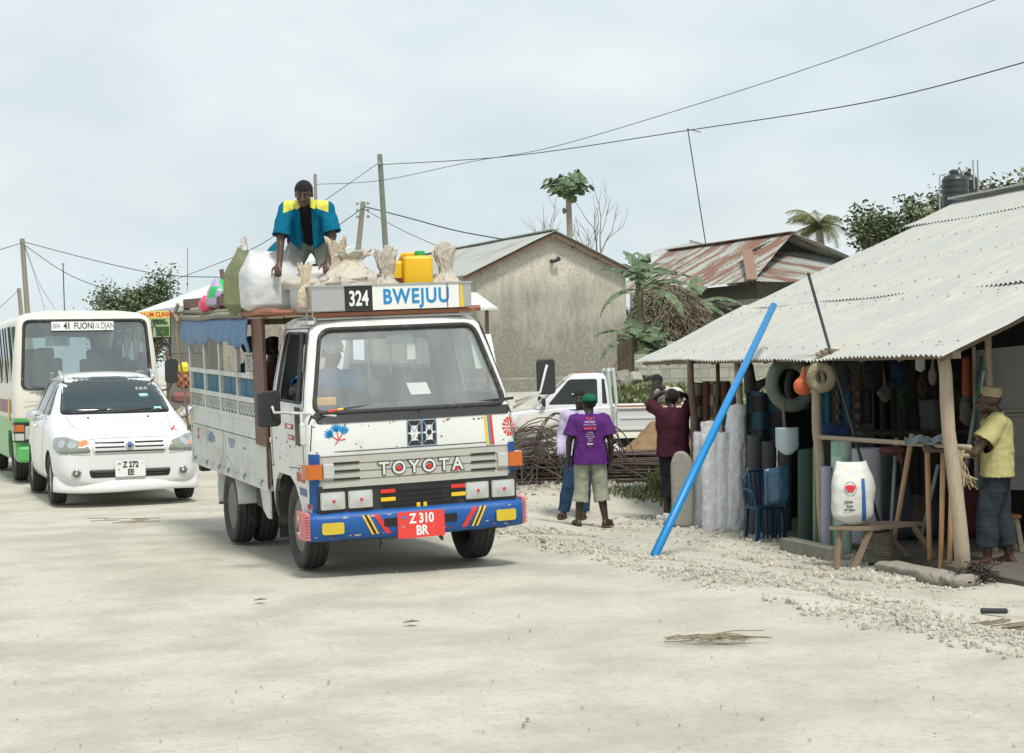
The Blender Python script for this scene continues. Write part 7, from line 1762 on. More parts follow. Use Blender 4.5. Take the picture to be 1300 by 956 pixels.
def tail(u, v):
    x = .17 + v * .20 + u * .03 + .02 * math.sin(v * 8); y = .05 - u * .22; z = .58 - v * (.56 - .24 * u) + .02 * math.sin(u * 9)
    return (x, y, z)
b.grid(tail, 10, 14); o = b.build('shirt_tail', b6m, B6.t, smooth=True); md = o.modifiers.new('t', 'SOLIDIFY'); md.thickness = .004; bake(o)
B6.trousers(fabric('pale_work_trousers', (.36, .37, .31), dirt=(((.24, .24, .20), .4, 5),)), 2.6, .026, .27, wide=.01)
# --- driver of the truck and passengers
def seated(label, P, rz, skin, shirt_m, hands, hat=None, sleeve=.65, short=False, arm=None):
    J = dict(head=(0, .03, .66), neck=(0, 0, .545), face=(0, 1, -.05), shL=(-.185, 0, .46), shR=(.185, 0, .46), elL=(-.23, .12, .22), elR=(.23, .12, .22), wrL=(-.16, .34, .28), wrR=(.16, .34, .28), hipL=(-.09, 0, .06), hipR=(.09, 0, .06), knL=(-.12, .42, .08), knR=(.12, .42, .08), anL=(-.12, .45, -.30), anR=(.12, .45, -.30), toeL=(-.12, .60, -.36), toeR=(.12, .60, -.36))
    if hands: J.update(hands)
    Bx = Body('person', label, P, rz, J, skin); Bx.hair = hat is None; Bx.build_body(); Bx.shirt(shirt_m, sleeve=sleeve, g=.018, hem=-.02)
    Bx.trousers(_mats['black_denim'], 1.8, .014, .06)
    if hat: cap(Bx.t, Bx.J['head'], Bx.Rh, hat, s=1.12)
    return Bx
drv = TW @ Vector((-.22, -.42, 1.06)); tz = math.atan2(fwd.y, fwd.x) - math.pi / 2
seated('truck driver in bright blue shirt and white cap behind the steering wheel', drv, tz + R(4), skin_b, fabric('bright_blue_cotton', (.01, .22, .50)), dict(elR=(.40, .24, .36), wrR=(.22, .46, .34), shR=(.20, .02, .46), face=(-.1, 1, -.1)), fabric('white_cap', (.60, .62, .62)))
pa1 = TW @ Vector((-2.9, -.50, 1.07)); seated('passenger in dark clothes sitting at the rear of the truck bus', pa1, tz + R(95), skin_b, fabric('dark_cotton', (.02, .02, .025)), None)
pa2 = TW @ Vector((-2.0, -.50, 1.07)); seated('passenger in a brown shirt sitting in the middle of the truck bus', pa2, tz + R(80), skin_b, fabric('brown_cotton', (.09, .05, .04)), None)
bd = bus.location.copy(); Mb_ = Matrix.Translation(bus.location) @ Matrix.Rotation(busA, 4, 'Z'); pd = Mb_ @ Vector((-.98, .40, 1.24)); seated('minibus occupant in a pale shirt seen dimly through the windscreen', pd, busA - math.pi / 2, skin_b, fabric('grey_cotton', (.30, .30, .30)), None)
# ------------------------------------------------------------------ sacks and bundles
def sack_mesh(w, d, h, seed=0, ears=.5, wr=.5, ragged=False):
    """upright filled sack: w x d x h, pillow shaped, seam at the top"""
    b = MB(); n, m_ = 48, 40
    def f(u, v):
        a = 2 * math.pi * u; t = v
        prof = min(1, (max(0, t) / .14 + .0) ** .5) if t < .14 else (1.0 if t < .55 else 1 - .25 * ((t - .55) / .45) ** 2)
        flat = 1 if t < .55 else 1 - .86 * ((t - .55) / .45) ** 1.6
        ca, sa = math.cos(a), math.sin(a); k = .55
        x = math.copysign(abs(ca) ** k, ca) * w / 2 * prof; y = math.copysign(abs(sa) ** k, sa) * d / 2 * prof * flat
        bulge = 1 + .10 * math.sin(math.pi * min(1, t * 1.1)); x *= bulge; y *= bulge
        z = h * (t ** .9) + (ears * .06 * h * (abs(ca) ** 3) if t > .85 else 0) * ((t - .85) / .15 if t > .85 else 0)
        p = Vector((x, y, z)); q = Vector((x * 5 + seed, y * 5, z * 4)); nn = wr * (.035 * noise.noise(q) + .022 * noise.noise(q * 2.7) + .02 * (.4 - abs(noise.noise(Vector((x * 9, y * 9, z * 14 + seed))))) + .012 * noise.noise(Vector((x * 18, y * 18, z * 3 + seed))) * (t > .5))
        p += Vector((ca, sa, 0)) * nn * (w + d)
        return p
    b.grid(f, n, m_, closed_u=True); return b
def sack(label, P, w, d, h, m, rz=0, tilt=(0, 0), seed=0, cat='sack', group=None, name='sack', parts=None):
    t = tag(sack_mesh(w, d, h, seed).build(name, m, smooth=True), label, cat, group); t.location = P; t.rotation_euler = (tilt[0], tilt[1], rz); return t
def paper_bundle(label, P, w, h, seed, m, rz=0, top=.35, group='tied paper sacks in the sign box', lean=0):
    t = thing('tied_sack', label, 'sack', P, rz, group, rot=(0, lean, rz)); rnd = random.Random(seed); b = MB()
    nk = 1 - top; off = Vector((rnd.uniform(-.12, .12), rnd.uniform(-.08, .08), 0)) * w
    def N(x, y, z): return noise.noise(Vector((x, y, z + seed * 1.7)))
    def f(u, v):
        a = 2 * math.pi * u; ca, sa = math.cos(a), math.sin(a)
        if v < nk: k = v / nk; r = (min(1, (k / .10 + .03) ** .5)) * (1 + .06 * math.sin(k * 5)) if k < .55 else lerp(1.0, .38, sstep(.55, 1, k))
        else: k = (v - nk) / top; r = .38 + .34 * k * (1 + .9 * N(ca * 1.5, sa * 1.5, 3))
        fold = abs(N(ca * 3.2, sa * 3.2, v * 2.0)) * .55 + .22 * N(ca * 8, sa * 8, v * 9) + .10 * N(ca * 20, sa * 20, v * 16)
        cr_ = .86 + fold * (1 if v > .4 else .55)
        rag = (.20 * N(ca * 1.4, sa * 1.4, 0) + .05 * N(ca * 9, sa * 9, 5)) * sstep(nk, 1, v)
        k_ = .62; sk_ = off * sstep(.3, 1, v)
        return Vector((math.copysign(abs(ca) ** k_, ca) * r * w / 2 * cr_, math.copysign(abs(sa) ** k_, sa) * r * w * (.40 if v < nk else .24) * cr_, h * v * (1 + rag))) + sk_ + Vector((.05 * w * N(0, 0, v * 3), 0, 0))
    b.grid(f, 64, 52, closed_u=True); o = b.build('bag', m, t, smooth=False, angle=28); md = o.modifiers.new('t', 'SOLIDIFY'); md.thickness = .003; bake(o)
    b = MB(); b.tube([(off.x * .7 + math.cos(a) * w * .20, off.y * .7 + math.sin(a) * w * .13, h * nk + .006 * math.sin(a * 3)) for a in [k * .524 for k in range(12)]], .006, 6, closed=True); b.build('tie_string', mat('sisal', (.42, .34, .20), .9), t); return t
def on(px, py, x): return TW @ TB(px, py, x=x)
def upright(P, w, d, h, m, label, yaw=0, seed=0, tilt=(0, 0), **k): return sack(label, P, w, d, h, m, TRA + math.pi / 2 + yaw, tilt, seed, **k)
p = on(349, 402, -.95); upright(p, .50, .34, .56, sack_white, 'big bulging white woven sack standing on the truck roof', .15, 3, (0, -.05), group=None)
p = on(306, 404, -1.35); upright(p, .24, .26, .60, sack_green, 'slim olive green woven sack beside the big white one', .9, 8, (0, .10))
p = on(412, 362, -.85); upright(p, .46, .30, .16, sack_white, 'low white sack lying behind the tied paper sacks', .1, 5)
p = on(398, 372, -.75); upright(p, .5, .30, .14, mat('beige_woven_sack', (.50, .46, .38), .7, var=.2, bump=(9, .5)), 'flat beige sack under the kneeling man', .0, 6)
# green and pink carrier bag in a net frame at the rear
p = on(288, 396, -2.6); t = sack('green patterned carrier bag at the rear of the roof', p, .34, .26, .30, mat('green_bag_plastic', (.02, .45, .12), .35, checker=((.45, .30, .55), 9), bump=(12, .8)), TRA + 1.7, (0, .1), 12, 'bag', name='carrier_bag')
p = on(272, 398, -2.9); sack('crumpled pink bag beside the green patterned bag', p, .26, .2, .17, mat('pink_bag_plastic', (.62, .06, .14), .4, bump=(12, .8)), TRA + 1.6, (0, 0), 15, 'bag', name='carrier_bag')
fr_t = thing('stick_frame', 'brown slanting stick frame holding the bags at the rear of the roof', 'frame'); b = MB()
for a, c in (((243, 400, -3.9), (296, 366, -2.0)), ((246, 398, -4.0), (300, 392, -2.2)), ((296, 366, -2.0), (297, 400, -2.2))): b.tube([on(*a), on(*c)], .018, 7)
b.build('sticks', wood_old, fr_t)
# things in the sign box
zb = 2.085
def inbox(px, x=.05): q = TB(px, 380, x=x); return TW @ Vector((x, q.y, zb))
paper_bundle('largest crumpled paper sack, tied at the top, next to the kneeling man', inbox(442, .08), .42, .46, 2, paper_white, TRA + 1.4, .14)
paper_bundle('small tied paper sack with a dark frayed neck left of the yellow jerrycan', inbox(489, .10), .26, .45, 7, paper_white, TRA + 1.7, .42, lean=.05)
paper_bundle('tied paper sack with a red edged top right of the yellow jerrycan', inbox(566, .10), .27, .46, 11, paper_white, TRA + 1.5, .38)
paper_bundle('narrow pale paper bundle over the left corner of the sign box', inbox(389, .18), .15, .36, 21, kraft, TRA + 1.5, .4)
paper_bundle('brown paper top sticking up behind the largest tied sack', inbox(428, -.18), .2, .56, 17, kraft, TRA + 1.2, .3)
sack('white plastic wrapped bag between two tied paper sacks', inbox(513, .0), .24, .2, .33, mat('clear_bag', (.55, .55, .52), .4, bump=(10, .8), dirt=(((.30, .24, .30), .2, 8),)), TRA + 1.6, seed=31)
for k, (px, w_, h_, lb) in enumerate(((466, .26, .27, 'low dusty bag wedged right of the largest tied sack'), (547, .24, .26, 'low pale bag wedged right of the jerrycan'), (412, .2, .24, 'low wrinkled bag at the left end of the sign box'))):
    sack(lb, inbox(px, -.05), w_, .26, h_, paper_white, TRA + 1.3 + k, seed=91 + k)
# yellow jerrycan
jp = inbox(524, .06); jc = thing('jerrycan', 'yellow plastic jerrycan with green cap in the sign box on the truck roof', 'jerrycan', jp, TRA + math.pi / 2 - .25)
b = MB(); b.box((.04, 0, .205), (.24, .30, .41), bevel=.035, seg=4); b.box((-.14, .02, .195), (.14, .22, .36), bevel=.035, seg=4)
o = b.build('body', jerry_m, jc, angle=40)
b = MB(); b.tube([(-.10, 0, .37), (-.08, 0, .425), (.02, 0, .43), (.04, 0, .40)], .018, 10); b.build('handle', jerry_m, jc, smooth=True)
b = MB(); b.lathe([(0, 0), (.042, 0), (.042, .04), (.034, .045), (0, .045)], (.06, -.06, .405), 'z', 20); b.build('cap', green_cap, jc, angle=30)
b = MB(); b.box((-.14, -.095, .16), (.10, .02, .14)); b.build('label_patch', mat('dark_red_label', (.12, .02, .03), .6), jc)
# ------------------------------------------------------------------ yard heap behind the people
rnd = random.Random(5)
rods = thing('steel_rod_bundle', 'long low bundle of rusty steel rods lying behind the standing men', 'steel rods', (1.25, 25.4, -.12))
rebar = mat('rusty_steel_rod', (.13, .10, .085), .75, metal=.3, var=.4, vscale=3, dirt=(((.20, .16, .13), .4, 6),))
for k in range(86):
    lay = k % 7; z = .03 + lay * .062 + rnd.uniform(-.02, .02); y = rnd.uniform(-.45, .55) * (1 - lay * .09); x0 = -2.2 + rnd.uniform(-.5, .5); x1 = 1.55 + rnd.uniform(-.6, .5); dz = rnd.uniform(-.05, .04)
    b = MB(); b.tube([(x0, y + rnd.uniform(-.1, .1), z + dz + .02), (lerp(x0, x1, .4), y, z + rnd.uniform(-.01, .02)), (x1, y + rnd.uniform(-.15, .15), z - dz * (1 + lay * .3) - .012 * lay)], .0125, 5); b.build('rod', rebar, rods)
tg = thing('wire_tangle', 'springy tangle of bent rusty rods and hoops on top of the rod bundle', 'scrap wire', (.6, 25.0, -.1)); b = MB()
for k in range(46):
    c = Vector((rnd.uniform(-.4, .75), rnd.uniform(-.3, .3), 0)); r = rnd.uniform(.25, .62); a0 = rnd.uniform(0, 1.2); h = rnd.uniform(.5, 1.12) * (1 - .3 * abs(c.x - .3)); an = rnd.uniform(-.7, .7)
    pts = [c + Vector((math.cos(t) * r * math.cos(an), math.cos(t) * r * math.sin(an), max(.02, h * math.sin(t) ** .8 if math.sin(t) > 0 else .02))) for t in [a0 + j * (math.pi - a0) / 12 for j in range(13)]]
    b.tube(pts, .009, 5)
for k in range(60):
    p = Vector((rnd.uniform(-.8, .9), rnd.uniform(-.4, .3), rnd.uniform(.05, .75))); q = p + Vector((rnd.uniform(-.6, .6), rnd.uniform(-.2, .2), rnd.uniform(-.6, .35))); q.z = max(.02, q.z); b.tube([p, (p + q) / 2 + Vector((rnd.uniform(-.05, .05), 0, .04)), q], .008, 4)
b.build('wires', rebar, tg)
gs = 'filled sacks heaped beside the pickup'
for k, (px, py, Y, w, h, lb) in enumerate(((683, 560, 25.9, .62, .40, 'plump grey white sack on top of the heap, left of the tangled rods'), (676, 612, 25.8, .60, .36, 'grey white sack at the bottom left of the heap by the truck'), (712, 590, 26.0, .66, .34, 'pale sack behind the tangled rods'), (745, 560, 26.2, .5, .4, 'pale sack behind the man in lavender'))):
    q = W(px, py, Y); sack(lb, (q.x, Y, max(q.z, -.12)), w, .45, h, mat('dusty_white_sack', (.50, .48, .42), .8, var=.2, bump=(9, .6), dirt=(((.34, .30, .24), .35, 4),)), rnd.uniform(-.4, .4), (.0, .08 * (k - 1)), k + 40, group=gs)
for k, (px, py, w, h, lb) in enumerate(((779, 596, .42, .50, 'bright white crumpled plastic sack against the brown sand heap'), (796, 600, .3, .34, 'small white plastic bag at the foot of the sand heap'), (760, 600, .36, .36, 'white crumpled bag just right of the purple shirt'))):
    q = W(px, py, 26.0); sack(lb, (q.x, 26.0, -.12), w, .3, h, sack_white, rnd.uniform(-.6, .6), (0, .2 * (k - 1)), k + 60, group='white plastic bags by the sand heap')
b = MB(); q = W(838, 600, 26.2)
def sf(u, v):
    a = 2 * math.pi * u; r = v; h = .95 * (1 - r ** 1.3) * (1 + .12 * noise.noise(Vector((math.cos(a) * r * 3, math.sin(a) * r * 3, 2)))) + .05 * noise.noise(Vector((math.cos(a) * r * 12, math.sin(a) * r * 12, 0)))
    return (math.cos(a) * r * .95, math.sin(a) * r * .8, h - .1)
b.grid(sf, 48, 24, closed_u=True); o = b.build('sand_heap', mat('brown_sand', (.34, .225, .115), .95, var=.3, vscale=8, bump=(40, 1.0)), smooth=True); o.location = (q.x, 26.3, -.12); tag(o, 'heap of brown sand between the pickup and the man in maroon', 'sand heap')
# big white cotton blob sacks near truck's mirror: bucket and red cloth on the bonnet
b = MB(); q = W(668, 528, 25.4)
# rubble row in the verge in front of the rods
st = []
for k in range(260):
    x = rnd.uniform(.0, 2.4); y = 24.6 + rnd.gauss(0, .35); st.append((x, y, rnd.uniform(.01, .05)))
for k in range(700):
    u_ = rnd.uniform(-.5, 7.5); r_ = rnd.gauss(-.45, .35); st.append((4.0 + .966 * r_ - .258 * u_, 15.4 + .258 * r_ + .966 * u_, rnd.uniform(.008, .035)))
for k in range(420):
    a = rnd.uniform(0, 6.28); r = abs(rnd.gauss(0, .30)); c = G(1120, 738, -.4); st.append((c.x + math.cos(a) * r * 1.2, c.y + math.sin(a) * r * .5 + .1, rnd.uniform(.012, .045)))
for k in range(200):
    c = G(1000 + rnd.gauss(0, 30), 722, -.4); st.append((c.x, c.y + rnd.uniform(-.2, .25), rnd.uniform(.01, .035)))
b.bm.free()
tag(pebbles('rubble', st, stone_m), kind='stuff')
# bicycle and goods at the clinic wall
Y_ = 30.5; bx = W(212, 500, Y_).x; bi = thing('bicycle', 'dark bicycle leaning by the clinic wall between the car and the truck', 'bicycle', (bx - .55, Y_, 0), R(25)); 
def ringp(c, r, n=28): return [(c[0] + r * math.cos(6.283 * k / n), 0, c[1] + r * math.sin(6.283 * k / n)) for k in range(n)]
for cx in (0, 1.05):
    b = MB(); b.tube(ringp((cx, .34), .33), .02, 6, closed=True); w_ = b.build('wheel', rubber, bi); b = MB()
    for k in range(12): a = k * .5236; b.tube([(cx, 0, .34), (cx + .32 * math.cos(a), 0, .34 + .32 * math.sin(a))], .003, 4)
    b.build('spokes', chrome, w_)
b = MB()
for a, c in (((0, .34), (.38, .80)), ((0, .34), (.45, .34)), ((.45, .34), (.34, .88)), ((.38, .80), (.85, .82)), ((.45, .34), (.87, .74)), ((1.05, .34), (.85, .90))): b.tube([(a[0], 0, a[1]), (c[0], 0, c[1])], .016, 6)
b.build('frame', black_plastic, bi); b = MB(); b.tube([(.72, -.26, 1.02), (.84, -.12, .98), (.84, .12, .98), (.72, .26, 1.02)], .012, 6); b.tube([(.85, 0, .88), (.84, 0, .98)], .012, 6); b.build('handlebar', chrome, bi); b = MB(); b.box((.32, 0, .92), (.25, .13, .05), bevel=.02); b.build('saddle', black_plastic, bi)
q = W(232, 500, 31.0)
g_ = sack('bright yellow hanging bag with a red and black mark on it, beside the truck', W(233, 474, 31.0), .16, .10, .20, mat('bright_yellow_bag', (.80, .58, .02), .5), .2, (0, 0), 71, 'bag', name='hanging_bag')
sack('orange brown patterned bag hanging below the yellow one', W(233, 494, 31.0), .22, .12, .30, mat('orange_patterned_cloth', (.45, .14, .04), .8, checker=((.10, .03, .03), 14)), .2, (0, 0), 72, 'bag', name='hanging_bag')
sack('dull red cloth bundle low between the car and the truck', W(230, 512, 31.0), .30, .2, .22, mat('dull_red_cloth', (.28, .08, .07), .8, checker=((.14, .12, .12), 12)), .2, (0, 0), 73, 'bundle', name='cloth_bundle')
b = MB(); q = W(233, 452, 31.05); b.tube([(q.x - .3, 31.1, 0), (q.x - .3, 31.1, q.z + .1)], .03, 7); b.tube([(q.x - .35, 31.1, q.z + .05), (q.x + .35, 31.05, q.z + .05)], .015, 6)
for px in (229, 236): q2 = W(px, 474, 31.0); b.tube([(q2.x, 31.05, q.z + .05), (q2.x, 31.0, q2.z + .15)], .005, 4)
tag(b.build('hanging_rail', wood_dark), 'dark stick rail that the yellow bag hangs from', 'rail')
b = MB(); dirtc = W(222, 525, 31.5); b.grid(lambda u, v: (dirtc.x + (v * .9) * math.cos(6.283 * u), 32.2 + v * .7 * math.sin(6.283 * u), 1.0 * (1 - v ** 1.5) + .06 * noise.noise(Vector((u * 9, v * 5, 1))) - .05), 30, 12, closed_u=True); tag(b.build('sand_heap', mat('pale_sand', (.40, .34, .25), .95, var=.3, bump=(40, 1)), smooth=True), 'pale earth heap in front of the clinic wall', 'sand heap')
# debris on the road
b = MB(); c = G(893, 812, .012); rnd = random.Random(77)
for k in range(34):
    a = rnd.gauss(0.05, .22); L_ = rnd.uniform(.10, .42); p = Vector((c.x + rnd.uniform(-.24, .08), c.y + rnd.uniform(-.07, .07), .014 + .002 * (k % 7))); d = Vector((math.cos(a), math.sin(a), 0)); b.tube([p, p + d * L_ * .5 + Vector((0, rnd.uniform(-.03, .03), .012)), p + d * L_], .003, 4)
tag(b.build('palm_twigs', mat('dry_twig', (.24, .20, .14), .9)), 'small spread of dry palm twigs lying on the road in the foreground', 'twigs')
b = MB()
for k in range(12):
    c = G(rnd.uniform(-20, 60) + 130, 661 + rnd.uniform(-3, 3), .01); b.tube([c, c + Vector((rnd.uniform(.05, .3), rnd.uniform(-.05, .05), .004))], .004, 4)
tag(b.build('straw_bits', _mats['dry_twig']), 'faint scatter of straw on the road in front of the white car', 'straw')
for (px, py, s_, lb) in ((522, 790, .05, 'small dark leaf on the road below the truck plate'), (330, 762, .045, 'tiny pale straw piece on the road left of centre')):
    c = G(px, py, .012); b = MB(); b.slab([(c.x - s_, c.y - .015, .012), (c.x + s_ * .3, c.y - .03, .018), (c.x + s_, c.y + .02, .014), (c.x, c.y + .03, .02)], (0, 0, .004)); tag(b.build('dry_leaf', wood_dark), lb, 'leaf')
# ------------------------------------------------------------------ the hardware shop under its sheet roof
ru, uu = Vector((.966, .258, 0)), Vector((-.258, .966, 0)); S0 = Vector((4.0, 15.4, 0))
def SH(r, u, z): return S0 + ru * r + uu * u + Vector((0, 0, z))
FZ = -.4
dark_wall = mat('shade_dark_board', (.030, .028, .025), .9, var=.4, vscale=3, bump=(12, .4), stretch=(4, 4, .6))  # near-black board tone stands in for the deep shade inside
grey_door = mat('grey_sheet_door', (.20, .20, .185), .8, dirt=(((.12, .12, .11), .4, 3),))
shop = thing('hardware_shop', 'open fronted hardware shop under a wide dull corrugated sheet roof on rough poles', 'shop')
slope = .425; z0 = 1.70
def RZ(r): return z0 + slope * r
UN, UF = -.05, 8.60
b = MB()
corrugated(b, SH(-.22, UN, RZ(-.22) + .0), SH(-.12, UF, RZ(-.12) - .02), SH(1.55, UF + .05, RZ(1.55) + .0), SH(1.55, UN, RZ(1.55)), .09, .015, 8, .045, ragged=.045)
low = b.build('roof_sheets', shop_roof_m, shop)
b = MB(); corrugated(b, SH(1.42, UN + .02, RZ(1.42) + .016), SH(1.42, UF, RZ(1.42) + .014), SH(4.35, UF + .0, RZ(4.35)), SH(4.35, UN, RZ(4.35)), .09, .015, 10, .035, seed=4, ragged=.012); b.build('roof_sheets', shop_roof_m, shop)
b = MB(); corrugated(b, SH(4.15, UN, RZ(4.15) + .018), SH(4.15, UF + .35, RZ(4.15) + .02), SH(5.05, UF + .35, RZ(5.05) + .03), SH(5.05, UN, RZ(5.05) + .03), .09, .015, 4, .03, seed=9, ragged=.02); b.build('roof_sheets', shop_roof_m, shop)
b = MB(); corrugated(b, SH(9.2, UN, RZ(.8)), SH(9.2, UF, RZ(.8)), SH(5.05, UF + .3, RZ(5.05) + .02), SH(5.05, UN, RZ(5.05) + .02), .09, .015, 4, .02, seed=12); b.build('roof_sheets', shop_roof_m, shop)
b = MB(); b.bar(SH(5.05, UN, RZ(5.05) + .07), SH(5.05, UF + .38, RZ(5.05) + .07), .3, .03); b.build('ridge_cap', shop_roof_m, shop)
b = MB(); b.bar(SH(-.02, UN + .1, 1.62), SH(-.02, UF - .2, 1.615), .08, .07); 
b.build('eave_beam', wood_old, shop)
b = MB()
for k in range(11): u = .3 + k * .80; b.bar(SH(-.05, u, RZ(-.05) - .085), SH(4.9, u, RZ(4.9) - .10), .05, .06)
b.build('rafters', wood_dark, shop)
b = MB(); b.bar(SH(1.2, UN, RZ(1.2) - .10), SH(1.2, UF, RZ(1.2) - .10), .06, .08); b.bar(SH(2.5, UN, RZ(2.5) - .1), SH(2.5, UF, RZ(2.5) - .1), .06, .08); b.build('purlins', wood_dark, shop)
def post(px_t, py_t, px_b, py_b, r, m, wob=.03, n=8, u=None, name='post'):
    Bs = G(px_b, py_b, FZ); T_ = W(px_t, py_t, Bs.y + .05); b = MB(); pts = []; rr = []
    for k in range(n + 1):
        t = k / n; p = Bs.lerp(T_, t); p += Vector((noise.noise(Vector((t * 2.5, px_t, 0))), noise.noise(Vector((t * 2.5, px_t, 5))), 0)) * wob * math.sin(math.pi * t) * 2; pts.append(p - Vector((0, 0, .08 if k == 0 else 0))); rr.append(r * (1.08 - .22 * t) * (1 + .08 * noise.noise(Vector((t * 6, px_b, 2)))))
    b.tube(pts, rr, 12); return b.build(name, m, shop, smooth=True)
post(1196, 437, 1224, 733, .068, wood_post, .03)
post(1034, 455, 1047, 700, .052, wood_post, .05)
post(936, 455, 944, 672, .046, wood_post, .09)
post(876, 456, 886, 664, .048, wood_dark, .02)
post(911, 456, 912, 660, .03, wood_dark, .02)
post(1254, 414, 1262, 708, .04, wood_post, .02)
b = MB(); rnd = random.Random(9)
for rr_ in (.05, 1.25, 1.75, 2.6, 3.4):
    for k in range(26): u_ = .15 + k * .33; p_ = SH(rr_, u_, RZ(rr_) + .022 + .012 * (rr_ > 1.42)); b.lathe([(0, 0), (.012, 0), (.006, .008), (0, .009)], p_, 'z', 6)
b.build('roof_nails', rust_m, shop)['kind'] = 'stuff'
# dark walls and partitions inside
def panel(name, r0, u0, r1, u1, za, zb, m, th=.04, zb2=None):
    a, c = SH(r0, u0, 0), SH(r1, u1, 0); n_ = (c - a).cross(Vector((0, 0, 1))).normalized() * th
    b = MB(); b.slab([a + Vector((0, 0, za)), c + Vector((0, 0, za)), c + Vector((0, 0, zb if zb2 is None else zb2)), a + Vector((0, 0, zb))], n_); return b.build(name, m, shop)
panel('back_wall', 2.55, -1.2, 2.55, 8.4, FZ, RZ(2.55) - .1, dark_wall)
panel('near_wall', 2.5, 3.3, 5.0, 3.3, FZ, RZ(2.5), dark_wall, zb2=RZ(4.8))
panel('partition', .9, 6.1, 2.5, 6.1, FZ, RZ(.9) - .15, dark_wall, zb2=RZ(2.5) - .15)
a = W(1240, 620, 17.4); c = W(1330, 620, 17.2)
b = MB(); b.slab([(a.x, 17.4, W(1240, 622, 17.4).z), (c.x, 17.2, W(1240, 622, 17.4).z), (c.x, 17.2, 1.72), (a.x, 17.4, 1.66)], (0, .03, 0)); gd = b.build('sheet_door', grey_door, shop)
b = MB()
for z in (1.02, 1.06): b.bar((a.x - .02, 17.38, z - .02), (c.x, 17.18, z), .02, .02)
b.bar((a.x - .01, 17.37, .3), (a.x - .01, 17.37, 1.7), .03, .03); b.build('door_frame', grey_wood, gd)
a = W(1038, 545, 20.4); c = W(1110, 545, 20.2)
b = MB(); b.slab([(a.x, 20.4, .0), (c.x, 20.2, .0), (c.x, 20.2, 1.58), (a.x, 20.4, 1.55)], (0, .03, 0)); b.build('board_panel', mat('dull_board', (.08, .08, .075), .85, var=.3, vscale=2), shop)
b = MB()
for k in range(7): q = W(1120 + k * 13, 500, 20.0); b.bar((q.x, 20.0, FZ), (q.x, 20.0, 1.75), .05, .05)
b.build('wall_studs', mat('stud_wood', (.05, .04, .03), .85), shop)  # stud colour lowered with the walls, adding to the painted indoor shade
b = MB(); f0, f1, f2, f3 = SH(.25, -1.0, FZ + .02), SH(.25, 8.4, FZ + .02), SH(5, 8.4, FZ + .02), SH(5, -1.0, FZ + .02)
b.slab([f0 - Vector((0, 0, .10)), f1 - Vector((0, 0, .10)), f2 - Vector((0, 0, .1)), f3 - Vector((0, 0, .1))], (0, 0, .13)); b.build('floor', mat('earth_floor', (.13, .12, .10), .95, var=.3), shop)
b = MB(); q0, q1 = G(1000, 697, FZ), G(1062, 712, FZ); b.bar((q0.x, q0.y, FZ + .04), (q1.x, q1.y, FZ + .04), .18, .16); b.build('step', plaster2, shop)
def lump(name, p0, p1, w, h, m, label, cat, seed):
    b = MB(); d = (p1 - p0); L_ = d.length; x = d.normalized(); y = Vector((-x.y, x.x, 0))
    def f(u, v):
        a = math.pi * 2 * v; ca, sa = math.cos(a), math.sin(a); e = min(1, (min(u, 1 - u) / .06 + .02) ** .5)
        k = 1 + .34 * noise.noise(Vector((u * 5, ca * 1.2, sa + seed))) + .12 * noise.noise(Vector((u * 22, ca * 4, sa * 4 + seed)))
        return p0 + x * (u * L_) + y * (math.copysign(abs(ca) ** .6, ca) * w / 2 * e * k) + Vector((0, 0, h / 2 + math.copysign(abs(sa) ** .6, sa) * h / 2 * e * k))
    b.grid(f, 40, 24); return tag(b.build(name, m, smooth=True), label, cat)
conc = mat('old_concrete', (.27, .25, .21), .9, dirt=(((.22, .20, .17), .4, 4),), bump=(20, .5))
lump('concrete_lump', G(1118, 728, FZ - .03), G(1205, 748, FZ - .03) + Vector((0, .15, 0)), .20, .13, conc, 'long rounded concrete kerb lying in front of the wooden handles', 'concrete block', 1)
lump('concrete_lump', G(1188, 742, FZ - .03), G(1235, 750, FZ - .03) + Vector((0, .10, 0)), .26, .12, conc, 'short concrete lump at the foot of the nearest shop pole', 'concrete block', 4)
# ---- stock ------------------------------------------------------------------
def roll(name, label, px, pyb, pyt, wpx, m, cat='roll', group=None, lean=0.0, rough=0.0, dr=0.0, seed=0, ends=True, pxt=None, Yo=0.0, zb=FZ):
    Bs = G(px, pyb, zb); Yv = Bs.y + Yo; Bs = Vector((W(px, pyb, Yv).x, Yv, zb)); T_ = W(pxt or px, pyt, Yv + dr); r = wpx / 2200 * Yv / 2; H = (T_ - Bs)
    t = tag(bpy.data.objects.new(name, None), None) if False else None
    b = MB(); n = 28
    def f(u, v):
        a = 2 * math.pi * u; q = Vector((math.cos(a) * 2 + seed, math.sin(a) * 2, v * 6)); k = 1 + rough * 1.5 * (noise.noise(q) + .8 * noise.noise(Vector((q.x * 4, q.y * 4, v * 2.2))) + .5 * abs(noise.noise(Vector((q.x * 2, q.y * 2, v * 14)))) + .6 * noise.noise(Vector((q.x * 3, q.y * 3, v * 26))) + .5 * math.sin(v * 45 + 2 * noise.noise(q) * 3) * .4)
        c = H * v
        return c + Vector((math.cos(a) * r * k, math.sin(a) * r * k, (.03 * noise.noise(Vector((a, seed, 0))) if v > .98 and rough else 0)))
    b.grid(f, n, 48 if rough else 6, closed_u=True)
    b.bm.faces.new([b.bm.verts.new(H + Vector((math.cos(6.283 * k / n) * r * .96, math.sin(6.283 * k / n) * r * .96, -.004))) for k in range(n)])
    o = b.build(name, m, smooth=True); o.location = Bs; tag(o, label, cat, group); return o
wroll = mat('white_net_wrap', (.74, .74, .77), .8, var=.12, vscale=8, bump=(16, .9), dirt=(((.42, .41, .40), .3, 8),))
gw = 'white wrapped rolls leaning at the shop front'
